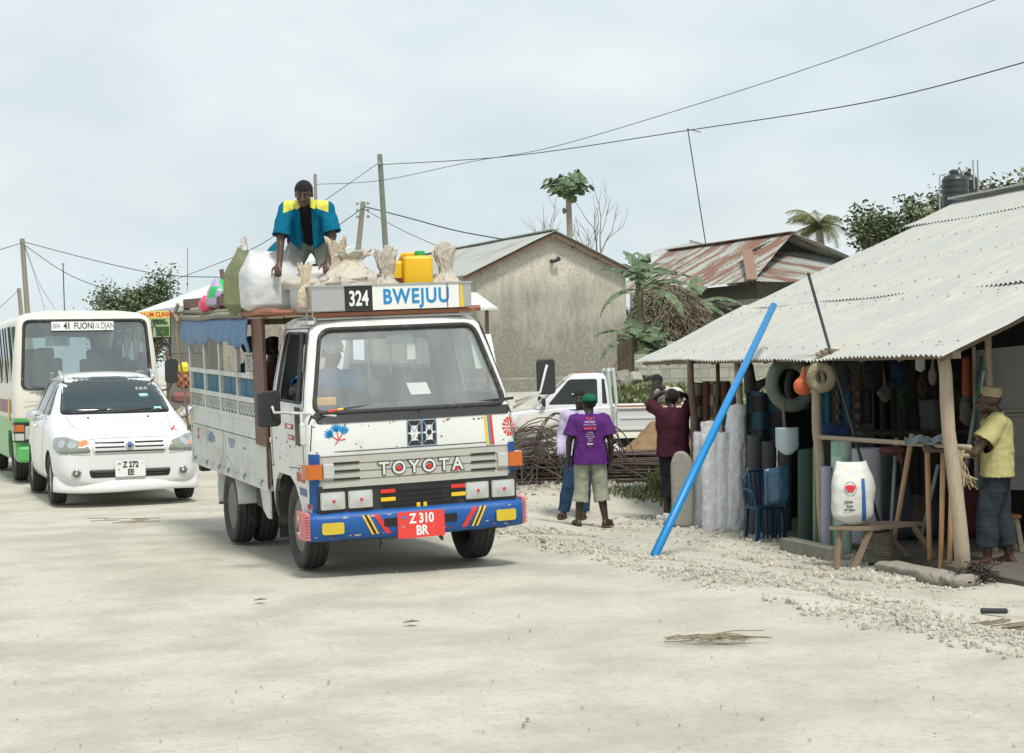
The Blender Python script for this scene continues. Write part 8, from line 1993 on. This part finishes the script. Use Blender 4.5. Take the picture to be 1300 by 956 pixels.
roll('wrapped_roll', 'leftmost slim white wrapped roll, nearest the man in maroon', 889, 668, 548, 22, wroll, 'roll', gw, rough=.09, seed=1, pxt=892)
roll('wrapped_roll', 'second white wrapped roll from the left with a folded over top', 905, 671, 535, 26, wroll, 'roll', gw, rough=.10, seed=2, pxt=903)
roll('wrapped_roll', 'white wrapped roll just left of the tallest one', 920, 672, 549, 22, wroll, 'roll', gw, rough=.09, seed=3, pxt=921)
roll('wrapped_roll', 'tallest white wrapped roll beside the crooked pole', 933, 672, 514, 27, wroll, 'roll', gw, rough=.09, seed=5, pxt=937)
gm = 'patterned floor mat rolls behind the white ones'
matg = mat('patterned_green_mat', (.30, .32, .20), .8, checker=((.14, .08, .06), 7)); matb = mat('brown_mat', (.20, .10, .06), .8, var=.3)
for (px, wd, pt, m_, lb) in ((884, 16, 486, matg, 'green and brown patterned mat roll beside the dark pole'), (897, 11, 484, matb, 'narrow brown mat roll between two green ones'), (908, 14, 484, _mats['patterned_green_mat'], 'plain olive green mat roll left of the blue pipe'), (921, 13, 484, matb, 'wider reddish brown mat roll behind the blue pipe'), (931, 9, 492, mat('rust_mat', (.28, .11, .06), .8, var=.3), 'short rust coloured mat roll right of the blue pipe')):
    roll('mat_roll', lb, px, 655, pt, wd, m_, 'mat roll', gm, seed=px)
b = MB(); c = G(868, 670, FZ); P_ = rpoly([(-.13, 0), (.12, 0), (.14, .80), (.04, .93), (-.08, .92), (-.14, .78)], .08, 5); b.slab([(c.x + x, c.y, FZ + z) for x, z in P_], (0, .12, 0)); o = b.build('grey_mat_bundle', mat('grey_felt', (.27, .26, .23), .9, dirt=(((.18, .17, .15), .35, 4),), bump=(14, .6))); tag(o, 'rounded grey felt slab standing beside the man in maroon', 'slab')
md = o.modifiers.new('v', 'BEVEL'); md.width = .035; md.segments = 3; md.angle_limit = R(50); bake(o)
# pipe, rod
def stick(name, label, cat, a, c, r, m, group=None, n=12, taper=1.0):
    b = MB(); b.tube([Vector((0, 0, 0)), (c - a) * .5, c - a], [r, r * (1 + taper) / 2, r * taper], n); o = b.build(name, m, smooth=True); o.location = a; md = None; return tag(o, label, cat, group)
blue_pvc = mat('blue_pvc', (.0, .20, .50), .4, dirt=(((.05, .26, .52), .25, 5),))
stick('blue_pipe', 'long bright blue plastic pipe leaning on the shop roof', 'pipe', on_ground(830, 707), W(982, 388, 19.75), .039, blue_pvc, n=20)
stick('black_rod', 'thin black rod leaning from the bench up over the roof edge', 'rod', W(1116, 664, 17.05), W(1026, 347, 18.3), .016, black_plastic)
gh = 'wooden tool handles leaning on the rail'
for a, c, lb in (((1131, 713), (1158, 551), 'slanting wooden handle, leftmost of the tool handles'), ((1181, 719), (1177, 554), 'upright wooden handle in the middle of the shop front'), ((1195, 723), (1198, 551), 'wooden handle second from the nearest pole'), ((1206, 724), (1210, 549), 'wooden handle half hidden beside the nearest pole')):
    B_ = G(*a, FZ); B_.y += .02; T_ = W(*c, B_.y + .12); stick('tool_handle', lb, 'handle', Vector((B_.x, B_.y, FZ)), T_, .024, handle_wood, gh, taper=1.15)
stick('grey_pipe', 'thin grey green pipe standing in the dark behind the bench', 'pipe', G(1143, 708, FZ) + Vector((0, .5, 0)), W(1138, 556, 18.2), .018, print_grey)
stick('pale_pipe', 'short pale pipe between the two wooden handles', 'pipe', G(1190, 708, FZ) + Vector((0, .8, 0)), W(1191, 590, 17.9), .02, print_grey)
rail = stick('long_rail', 'long rough stick tied level across the shop poles', 'rail', W(1040, 555, 18.0), W(1232, 568, 15.75), .024, wood_post)
stick('short_rail', 'short stick rail running right from the nearest pole', 'rail', W(1215, 578, 15.8), W(1262, 580, 16.8), .02, wood_post)
b = MB(); b.grid(lambda u, v: W(1148 + u * 54, 567 - v * 9 + 2.5 * math.sin(u * 13), 16.35 - u * .35 + v * .25) + Vector((0, 0, .03)), 18, 4); o = b.build('sheet_samples', mat('blue_grey_sheet', (.30, .36, .38), .5, metal=.3), smooth=True); tag(o, 'blue grey corrugated sheet scraps resting on the long rail', 'sheets')
b = MB(); c = W(1218, 588, 15.72)
rnd = random.Random(8)
for k in range(22): b.tube([c + Vector((rnd.uniform(-.05, .05), 0, .12)), c + Vector((rnd.uniform(-.09, .07), rnd.uniform(-.03, .03), -.05)), c + Vector((rnd.uniform(-.02, .16), rnd.uniform(-.05, .05), rnd.uniform(-.25, -.12)))], .004, 4)
tag(b.build('raffia_bunch', mat('raffia', (.42, .34, .20), .9)), 'loose bunch of raffia strips tied to the nearest pole', 'raffia')
# bench with sack
be = G(1062, 722, FZ); bn = thing('bench', 'low worn wooden bench in front of the shop carrying a printed sack', 'bench', (0, 0, 0))
bt = [W(1053, 667, be.y), W(1103, 672, be.y - .15), W(1172, 663, be.y + .25), W(1120, 659, be.y + .45)]
zt = sum(p.z for p in bt) / 4; bt = [Vector((p.x, p.y, zt)) for p in bt]; b = MB(); b.slab(bt, (0, 0, -.035)); b.build('seat', wood_old, bn)
for (px, py, k, sp) in ((1061, 722, 0, -.03), (1083, 724, 1, .0), (1166, 703, 2, .05), (1130, 700, 3, 0)):
    q = G(px, py, FZ); m_ = bt[k].lerp((bt[0] + bt[2]) / 2, .22); b = MB(); b.bar((q.x, min(q.y, m_.y + .1), FZ), (m_.x, m_.y, zt - .03), .045, .045); b.build('leg', wood_old, bn)
q = bt[0].lerp(bt[2], .24); sk = thing('printed_sack', 'white printed sack with a red bird mark and blue stripe standing on the bench', 'sack', (q.x, q.y - .05, zt), R(-6))
sw = 44 / 2200 * be.y * 1.02; shh = 78 / 2200 * be.y; so_ = sack_mesh(sw * 1.08, .22, shh * 1.04, 33, .45, .7).build('bag', mat('white_print_sack', (.66, .66, .62), .6, var=.08, bump=(9, .4)), sk, smooth=True); sv = bvh_of(so_)
def dec(name, poly, m, st=.03): q = drape(sv, poly, (0, -1, 0), (1, 0, 0), (0, 0, 1), (0, 1, 0), .004, .002, st); return q.build(name, m, sk)
dec('blue_stripe', [(.075, .05), (.115, .05), (.105, shh * .78), (.075, shh * .78)], mat('sack_blue', (.03, .10, .34), .6))
cc_ = (-.03, shh * .62)
dec('red_mark', [(cc_[0] + .044 * math.cos(a) * (1 + .25 * math.sin(3 * a)), cc_[1] + .042 * math.sin(a) * (1 + .2 * math.cos(2 * a))) for a in [k * .3927 for k in range(16)]], print_red, .5)
for sx in (-1, 1):
    dec('ring_mark', [(cc_[0] + sx * .058 * math.cos(a), cc_[1] + .068 * math.sin(a)) for a in [-1.5 + k * .3 for k in range(11)]] + [(cc_[0] + sx * .052 * math.cos(a), cc_[1] + .062 * math.sin(a)) for a in [1.5 - k * .3 for k in range(11)]], print_grey, .5)
for (tx, z, s_) in (('AZAMI', .40, .034), ('50 KG', .33, .022), ('NET WEIGHT', .27, .018)):
    text_mesh('lettering', tx, s_, print_black, sk, frame((-.04, -.125, shh * z), (1, 0, 0), (0, 0, 1)), depth=.001, bold=.001)
# coil of wire under the bench
c = G(1113, 716, FZ); b = MB(); rnd = random.Random(6)
for k in range(15):
    r = .135 + .012 * rnd.random(); b.tube([(r * math.cos(a) + .006 * rnd.random(), r * .9 * math.sin(a), .02 + k * .020 + .006 * math.sin(a * 2 + k)) for a in [j * .2618 for j in range(24)]], .011, 6, closed=True)
o = b.build('rope_coil', mat('grey_rope', (.22, .20, .16), .9, bump=(60, 1))); o.location = (c.x, c.y, FZ + .01); tag(o, 'stacked coil of grey rope on the ground under the bench', 'rope coil')
# rolls in the middle of the shop
roll('sheet_roll', 'slim lilac white roll left of the green printed roll', 1049, 704, 592, 13, mat('lilac_sheet', (.36, .38, .46), .7, var=.1), 'roll', None, Yo=.15)
roll('sheet_roll', 'pale green plastic roll with white print behind the printed sack', 1068, 706, 560, 26, mat('mint_printed_sheet', (.28, .48, .36), .6, checker=((.42, .56, .48), 4)), 'roll', None, Yo=.35)
roll('sheet_roll', 'dark green rolled mat between the lilac roll and the pole', 1047, 600, 556, 13, mat('dusky_green', (.08, .16, .12), .8), 'roll', None, Yo=.45, zb=.05)
roll('sheet_roll', 'widest roll, lilac grey plastic standing behind the bench', 1100, 700, 569, 38, mat('lilac_plastic', (.56, .56, .62), .65, var=.1, vscale=3), 'roll', None, Yo=.42)
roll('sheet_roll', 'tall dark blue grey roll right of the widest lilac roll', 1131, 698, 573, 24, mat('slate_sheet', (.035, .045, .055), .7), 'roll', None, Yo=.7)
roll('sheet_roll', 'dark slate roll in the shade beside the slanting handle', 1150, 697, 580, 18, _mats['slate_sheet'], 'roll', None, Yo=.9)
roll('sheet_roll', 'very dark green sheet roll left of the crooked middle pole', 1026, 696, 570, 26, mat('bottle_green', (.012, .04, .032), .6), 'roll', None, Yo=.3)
roll('sheet_roll', 'olive slim roll leaning against the middle pole', 1036, 700, 567, 8, mat('olive_sheet', (.20, .22, .15), .8), 'roll', None, Yo=.12)
for k, (px, pt, w_, lb) in enumerate(((958, 553, 18, 'leftmost charcoal roll behind the blue chair'), (976, 560, 20, 'middle charcoal roll behind the blue chair'), (996, 566, 18, 'right charcoal roll behind the blue chair'))):
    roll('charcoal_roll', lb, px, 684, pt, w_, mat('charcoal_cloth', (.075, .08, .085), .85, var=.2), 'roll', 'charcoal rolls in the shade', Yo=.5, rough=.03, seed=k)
# blue chair
c = G(976, 690, FZ); ch = thing('plastic_chair', 'blue plastic chair with slatted back standing in the shade of the shop', 'chair', (c.x + .03, c.y + .45, FZ), R(15)); ch.scale = (.86, .86, .86); bluech = mat('blue_chair_plastic', (.003, .035, .075), .45)  # blue made darker so the chair reads as shaded
b = MB(); b.box((0, 0, .42), (.42, .40, .03), bevel=.012); b.build('seat', bluech, ch)
for sx in (-1, 1):
    for sy in (-1, 1): b = MB(); b.bar((sx * .20, sy * .19, .0), (sx * .17, sy * .16, .42), .04, .04); b.build('leg', bluech, ch)
b = MB(); b.tube([(-.20, .17, .42), (-.20, .24, .78), (-.12, .27, .88), (.12, .27, .88), (.20, .24, .78), (.20, .17, .42)], .018, 8)
for k in range(6): x = -.14 + .056 * k; b.bar((x, .19, .44), (x, .265, .86), .03, .008, up=(0, 1, 0))
b.build('backrest', bluech, ch); b = MB()
for k in range(7): x = -.18 + .06 * k; b.bar((x * .95, -.205, .03), (x, -.20, .42), .035, .006, up=(0, 1, 0))
b.build('front_slats', bluech, ch)
for sx in (-1, 1): b = MB(); b.tube([(sx * .20, .22, .66), (sx * .235, .05, .66), (sx * .235, -.15, .64), (sx * .20, -.19, .42)], .016, 8); b.build('armrest', bluech, ch)
b = MB(); P = W(986, 616, c.y + .15); b.grid(lambda u, v: P + Vector((-.14 + .28 * u, .01 * math.sin(u * 8), -.20 + .40 * v - .02 * math.cos(u * 3))), 8, 8); o = b.build('plastic_bag', mat('blue_plastic_film', (.04, .13, .22), .15, coat=.5, bump=(9, 1)), smooth=True); md = o.modifiers.new('t', 'SOLIDIFY'); md.thickness = .006; bake(o); tag(o, 'shiny blue plastic wrapped pack on the blue chair', 'pack')  # film colour darkened too, shade put into its blue
# hanging things
def torus(name, label, px, py, rpx, tpx, Y, m, cat, rot=(math.pi / 2, 0, 0), sq=1.0, group=None, wob=.0, strands=1):
    c = W(px, py, Y); R_ = rpx / 2200 * Y; t_ = tpx / 2200 * Y / 2; b = MB(); rnd = random.Random(px)
    for s_ in range(strands):
        o_ = Vector((rnd.uniform(-1, 1), rnd.uniform(-1, 1), rnd.uniform(-1, 1))) * (t_ if strands > 1 else 0); k_ = 1 + (rnd.uniform(-1, 1) * t_ / R_ if strands > 1 else 0)
        b.tube([(R_ * k_ * math.cos(a), R_ * k_ * sq * math.sin(a), .01 * math.sin(3 * a + s_)) for a in [j * .196 for j in range(32)]], t_ if strands == 1 else t_ * .35, 12 if strands == 1 else 6, closed=True)
        if strands > 1:
            for v in b.bm.verts[-32 * 6:] if False else []: pass
    o = b.build(name, m, smooth=True); o.location = c; o.rotation_euler = rot; return tag(o, label, cat, group)
Yh = 19.0
torus('hose_coil', 'large dull green hose coil hanging under the eave left of the orange bag', 1004, 487, 25, 17, Yh + .2, mat('dull_green_hose', (.12, .15, .115), .6, dirt=(((.25, .26, .22), .3, 6),), bump=(30, .6)), 'hose coil', (R(84), 0, R(10)), 1.12)
torus('hose_coil', 'black hose coil hanging just behind the large green coil', 1020, 490, 23, 8, Yh + .45, rubber, 'hose coil', (R(86), 0, R(22)), 1.15)
torus('rope_ring', 'straw coloured rope ring hanging on the middle pole', 1043, 479, 13, 13, 17.9, mat('straw_rope', (.30, .25, .16), .9, bump=(50, 1.2)), 'rope ring', (R(88), 0, R(-10)), 1.05)
torus('wire_ring', 'pale wire ring hanging right behind the straw rope ring', 1032, 481, 13, 5, 18.3, mat('pale_wire', (.40, .40, .36), .6), 'wire ring', (R(88), 0, 0), 1.2)
c = W(1019, 483, 18.3); ob = blob('orange_bag', [('e', c + Vector((0, 0, -.06)), (.10, .07, .10)), ('c', c + Vector((.0, 0, -.03)), c + Vector((.02, 0, .13)), .05, .025)], mat('orange_plastic', (.60, .13, .04), .45, bump=(12, .7)), None, .012, 4); tag(ob, 'orange plastic bag hanging among the hose coils', 'bag')
c = W(957, 478, 20.6); bk = blob('black_boot_pair', [('c', c + Vector((-.06, 0, .12)), c + Vector((-.04, 0, -.16)), .06, .08), ('c', c + Vector((-.02, 0, -.14)), c + Vector((.20, 0, -.02)), .06, .03), ('c', c + Vector((.02, 0, -.16)), c + Vector((.26, 0, .04)), .04, .02)], rubber, None, .012, 4); tag(bk, 'black rubber gloves hanging beside the top of the crooked pole', 'gloves')
b = MB(); P = W(947, 500, 20.3); b.grid(lambda u, v: P + Vector((u * .46, .04 * math.sin(u * 12) + .1 * v, -v * .58 + .03 * math.sin(u * 6))), 26, 12); o = b.build('patterned_cloth', mat('dark_patterned_cloth', (.02, .025, .03), .85, checker=((.02, .07, .10), 5), dirt=(((.09, .05, .03), .35, 9),)), smooth=True); md = o.modifiers.new('t', 'SOLIDIFY'); md.thickness = .006; bake(o); tag(o, 'dark cloth with blue pattern hanging right of the crooked pole', 'cloth')
b = MB(); c = W(999, 560, 18.8)
def shv_(u, v): x = (u - .5) * 2; return c + Vector((x * .125 * (1 - .10 * v * 0), -.02 - .03 * (1 - x * x), .15 - v * .30 * (1 - .30 * x * x)))
b.grid(shv_, 12, 12); hs = thing('shovel', 'shovel hanging with its pale blue blade downwards in the shop', 'shovel'); o = b.build('blade', mat('pale_steel_blade', (.42, .50, .54), .4, metal=.5), hs, smooth=True); md = o.modifiers.new('t', 'SOLIDIFY'); md.thickness = .008; bake(o)
b = MB(); b.tube([c + Vector((.0, .02, -.02)), c + Vector((-.02, .05, .25)), W(994, 508, 18.9)], [.022, .018, .016], 8); b.build('handle', wood_dark, hs, smooth=True)
b = MB(); P = W(1043, 497, 19.0); 
for k, (m_, x0) in enumerate(((mat('teal_cloth', (.01, .09, .13), .8), 0), (mat('floral_cloth', (.12, .10, .05), .8, checker=((.04, .03, .05), 16)), .11), (_mats['teal_cloth'], .22), (_mats['floral_cloth'], .33), (mat('blackish_cloth', (.02, .02, .025), .8), .44))):
    bb_ = MB(); bb_.grid(lambda u, v: P + Vector((x0 + u * .10, .02 * math.sin(u * 7), -v * (.36 + .05 * (k % 2)))), 6, 6); o = bb_.build('hanging_cloth', m_, smooth=True); md = o.modifiers.new('t', 'SOLIDIFY'); md.thickness = .01; bake(o)
    tag(o, ('first teal cloth strip hanging right of the middle pole', 'floral cloth strip between the two teal strips', 'second teal cloth strip behind the black rod', 'floral cloth strip right of both teal strips', 'blackish cloth strip at the end of the hanging row')[k], 'cloth', 'cloths hanging in a row in the shop')
b.bm.free()
c = W(1058, 545, 18.6); bl_ = blob('blue_net_bundle', [('e', c + Vector((-.02, 0, 0)), (.13, .09, .075)), ('e', c + Vector((.10, 0, -.02)), (.10, .08, .06))], mat('navy_net', (.01, .035, .14), .8, bump=(40, 1.2)), None, .012, 3); tag(bl_, 'dark blue net bundle lying on the long rail', 'net bundle')
c = W(1132, 572, 17.9); bl_ = blob('maroon_cloth', [('e', c, (.14, .08, .05)), ('c', c + Vector((.06, 0, 0)), c + Vector((.10, 0, -.13)), .05, .02)], mat('maroon_cloth', (.14, .045, .05), .85, bump=(10, .8)), None, .012, 3); tag(bl_, 'dull maroon cloth draped on the dark roll tops', 'cloth')
c = W(1168, 461, 18.6); b = MB(); b.grid(lambda u, v: c + Vector((-.05 + .10 * u, 0, .12 - .22 * v * (1 - .3 * abs(u - .5)))), 5, 5); o = b.build('hanging_bag', print_white, smooth=True); md = o.modifiers.new('t', 'SOLIDIFY'); md.thickness = .02; bake(o); tag(o, 'small white bag hanging high in the dark shop interior', 'bag')
c = W(1228, 478, 17.6); ob = blob('orange_bucket_lid', [('c', c + Vector((0, 0, .16)), c + Vector((0, 0, -.16)), .05, .06)], mat('dark_orange_plastic', (.28, .05, .02), .6), None, .012, 3); tag(ob, 'dark orange plastic bag hanging right of the nearest pole', 'bag')
c = W(1185, 522, 18.9); b = MB(); b.lathe([(0, 0), (.14, 0), (.16, .32), (.17, .33), (.16, .34), (.13, .34)], (0, 0, 0), 'z', 24); o = b.build('metal_drum', mat('dull_drum', (.07, .07, .07), .5, metal=.4), angle=30); o.location = (c.x, c.y, c.z - .2); tag(o, 'dull metal drum on a shelf deep in the shop', 'drum')
b = MB(); b.box((c.x, c.y + .1, c.z - .225), (1.6, .5, .04)); 
for sx in (-.75, .75): b.bar((c.x + sx, c.y + .1, FZ), (c.x + sx, c.y + .1, c.z - .25), .05, .05)
tag(b.build('shelf', mat('stud_wood', (.09, .07, .055), .85)), 'dark shelf carrying the metal drum', 'shelf')
for k, (px, py, w_, h_, col) in enumerate(((1140, 640, .3, .4, (.05, .06, .07)), (1165, 650, .25, .3, (.10, .07, .05)), (1230, 640, .3, .5, (.12, .03, .03)), (1178, 600, .2, .3, (.06, .08, .08)))):
    q = W(px, py, 18.6); sack(('dark sack deep in the shop below the drum shelf', 'brownish sack on the shop floor behind the handles', 'dark red sack behind the man in yellow', 'grey sack behind the upright wooden handle')[k], (q.x, 18.6, FZ + .03), w_, .25, h_ + .2, mat('shop_sack_%d' % k if False else ('sack_cloth_a', 'sack_cloth_b', 'sack_cloth_c', 'sack_cloth_d')[k], col, .85), .2 * k, seed=80 + k, group='sacks in the dark of the shop')
stick('grey_plank', 'grey slanting plank behind the man in yellow', 'plank', G(1225, 700, FZ) + Vector((0, .5, 0)), W(1248, 470, 17.2), .03, print_grey)
stick('green_tool', 'dark green pole hanging beside the sheet door', 'pole', W(1236, 560, 16.9), W(1246, 452, 16.9), .018, mat('dark_green_paint', (.02, .09, .05), .5))
# pile of black wire next to the nearest pole, with the stool behind
c = G(1243, 742, FZ); b = MB(); rnd = random.Random(19)
for k in range(120):
    a = rnd.uniform(0, 6.28); r = rnd.uniform(.02, .16); p = Vector((math.cos(a) * r * 1.1, math.sin(a) * r * .7, rnd.uniform(.01, .18 * (1 - r * 3.5) + .03))); pts = [p]
    for j in range(5): p = p + Vector((rnd.uniform(-.05, .05), rnd.uniform(-.04, .04), rnd.uniform(-.03, .03))); p.z = max(.01, p.z); pts.append(p)
    b.tube(pts, .006, 5)
o = b.build('charcoal_heap', mat('dark_roots', (.045, .038, .032), .9)); o.location = (c.x, c.y + .1, FZ); tag(o, 'small dark heap of tangled roots by the nearest shop pole', 'heap')
st_ = G(1283, 712, FZ); stl = thing('wooden_stool', 'rough wooden stool behind the legs of the man in yellow', 'stool', (st_.x + .05, st_.y + .45, FZ)); b = MB(); b.box((0, 0, .40), (.32, .26, .03), bevel=.006); b.build('seat', wood_red, stl)
for sx in (-1, 1):
    for sy in (-1, 1): b = MB(); b.bar((sx * .17, sy * .13, 0), (sx * .12, sy * .09, .39), .035, .035); b.build('leg', wood_post, stl)
# bits on the ground
c = G(1060, 738, FZ); b = MB(); b.slab([c + Vector(v) for v in ((-.22, -.06, .02), (-.05, -.10, .03), (.16, -.02, .05), (.10, .10, .03), (-.08, .12, .05))], (0, 0, .008)); tag(b.build('cardboard', mat('cardboard', (.36, .26, .17), .9, var=.2)), 'torn brown cardboard lying in front of the bench', 'cardboard')
c = G(1262, 784, FZ + .12); b = MB(); b.box((0, 0, 0), (.19, .06, .035), bevel=.01); o = b.build('black_block', black_plastic); o.location = (c.x, c.y, gz(c.x, c.y) + .035); o.rotation_euler = (0, 0, -.2); tag(o, 'small black block lying in the gravel at the lower right', 'block')
for k in range(16):
    pass
b = MB(); rnd = random.Random(3)
for k in range(24):
    c = G(rnd.uniform(1230, 1300), rnd.uniform(800, 822), -.1); z = gz(c.x, c.y) + .03; b.tube([(c.x, c.y, z), (c.x + rnd.uniform(.04, .16), c.y - rnd.uniform(0, .08), z + .02)], .004, 4)
tag(b.build('dry_litter', _mats['dry_twig']), kind='stuff')
# broken beam end / nest on the eave
c = W(1057, 443, 17.95); b = MB()
for k in range(5): b.box((c.x - .1 + .05 * k, c.y, c.z - .05 + .018 * (k % 3)), (.14, .10, .03), (rnd.uniform(-.3, .3), rnd.uniform(-.4, .4), rnd.uniform(-.5, .5)))
tag(b.build('wood_scraps', wood_old), 'broken wood scraps lodged on the roof edge by the black rod', 'wood scraps')
b = MB(); c = W(1213, 432, 15.7); b.box((c.x, c.y + .16, c.z - .10), (.16, .05, .10), (0, 0, .3)); b.build('rafter_end', wood_post, shop)

# more stock hung in the dark
rnd = random.Random(23); hang = [('black rubber sandals hanging in a bunch', .05, (.02, .02, .02)), ('small brown basket hanging', .09, (.16, .10, .05)), ('black folded tarpaulin hanging', .11, (.02, .022, .025)), ('grey rope hank hanging', .07, (.14, .13, .11)), ('blue plastic sieve hanging', .08, (.01, .05, .12)), ('dull green watering bag hanging', .09, (.03, .06, .03)), ('dark brown leather strap bundle hanging', .06, (.06, .035, .02)), ('pale bundle of string hanging', .05, (.28, .26, .22)), ('black bag with a knot hanging', .10, (.012, .012, .014)), ('dusty grey cloth hanging', .09, (.12, .12, .11))]
spots_ = [(1075, 478, 18.9), (1092, 498, 19.3), (1108, 476, 19.0), (1124, 500, 18.8), (1140, 474, 19.2), (1152, 505, 19.4), (1171, 490, 18.7), (1184, 478, 18.3), (1212, 505, 17.9), (1229, 520, 17.6)]
where = ['beside the black rod', 'above the green printed roll', 'high in the dark, left of the studs', 'in front of the dark studs', 'just under the shop rafters', 'over the metal drum shelf', 'beneath the small white bag', 'left of the nearest pole', 'right of the nearest pole', 'over the head of the man in yellow']
for (lb, sz_, col), (px, py, Y), w_ in zip(hang, spots_, where):
    c = W(px, py, Y); h_ = sz_ * rnd.uniform(1.3, 2.2); ps = [('e', c, (sz_, sz_ * .5, h_)), ('c', c + Vector((0, 0, h_ * .8)), c + Vector((rnd.uniform(-.02, .02), 0, h_ + .16)), .018, .010)]
    for k in range(3): q = c + Vector((rnd.uniform(-sz_, sz_) * .8, rnd.uniform(-.03, .03), rnd.uniform(-h_, h_) * .7)); ps.append(('e', q, (sz_ * rnd.uniform(.4, .7),) * 3))
    ob = blob('hanging_goods', ps, mat('goods_' + lb.split()[0] + '_' + lb.split()[1], col, .8, var=.3, bump=(20, .8)), None, .012, 2); tag(ob, lb + ' ' + w_, 'goods', 'goods hanging from the shop rafters')
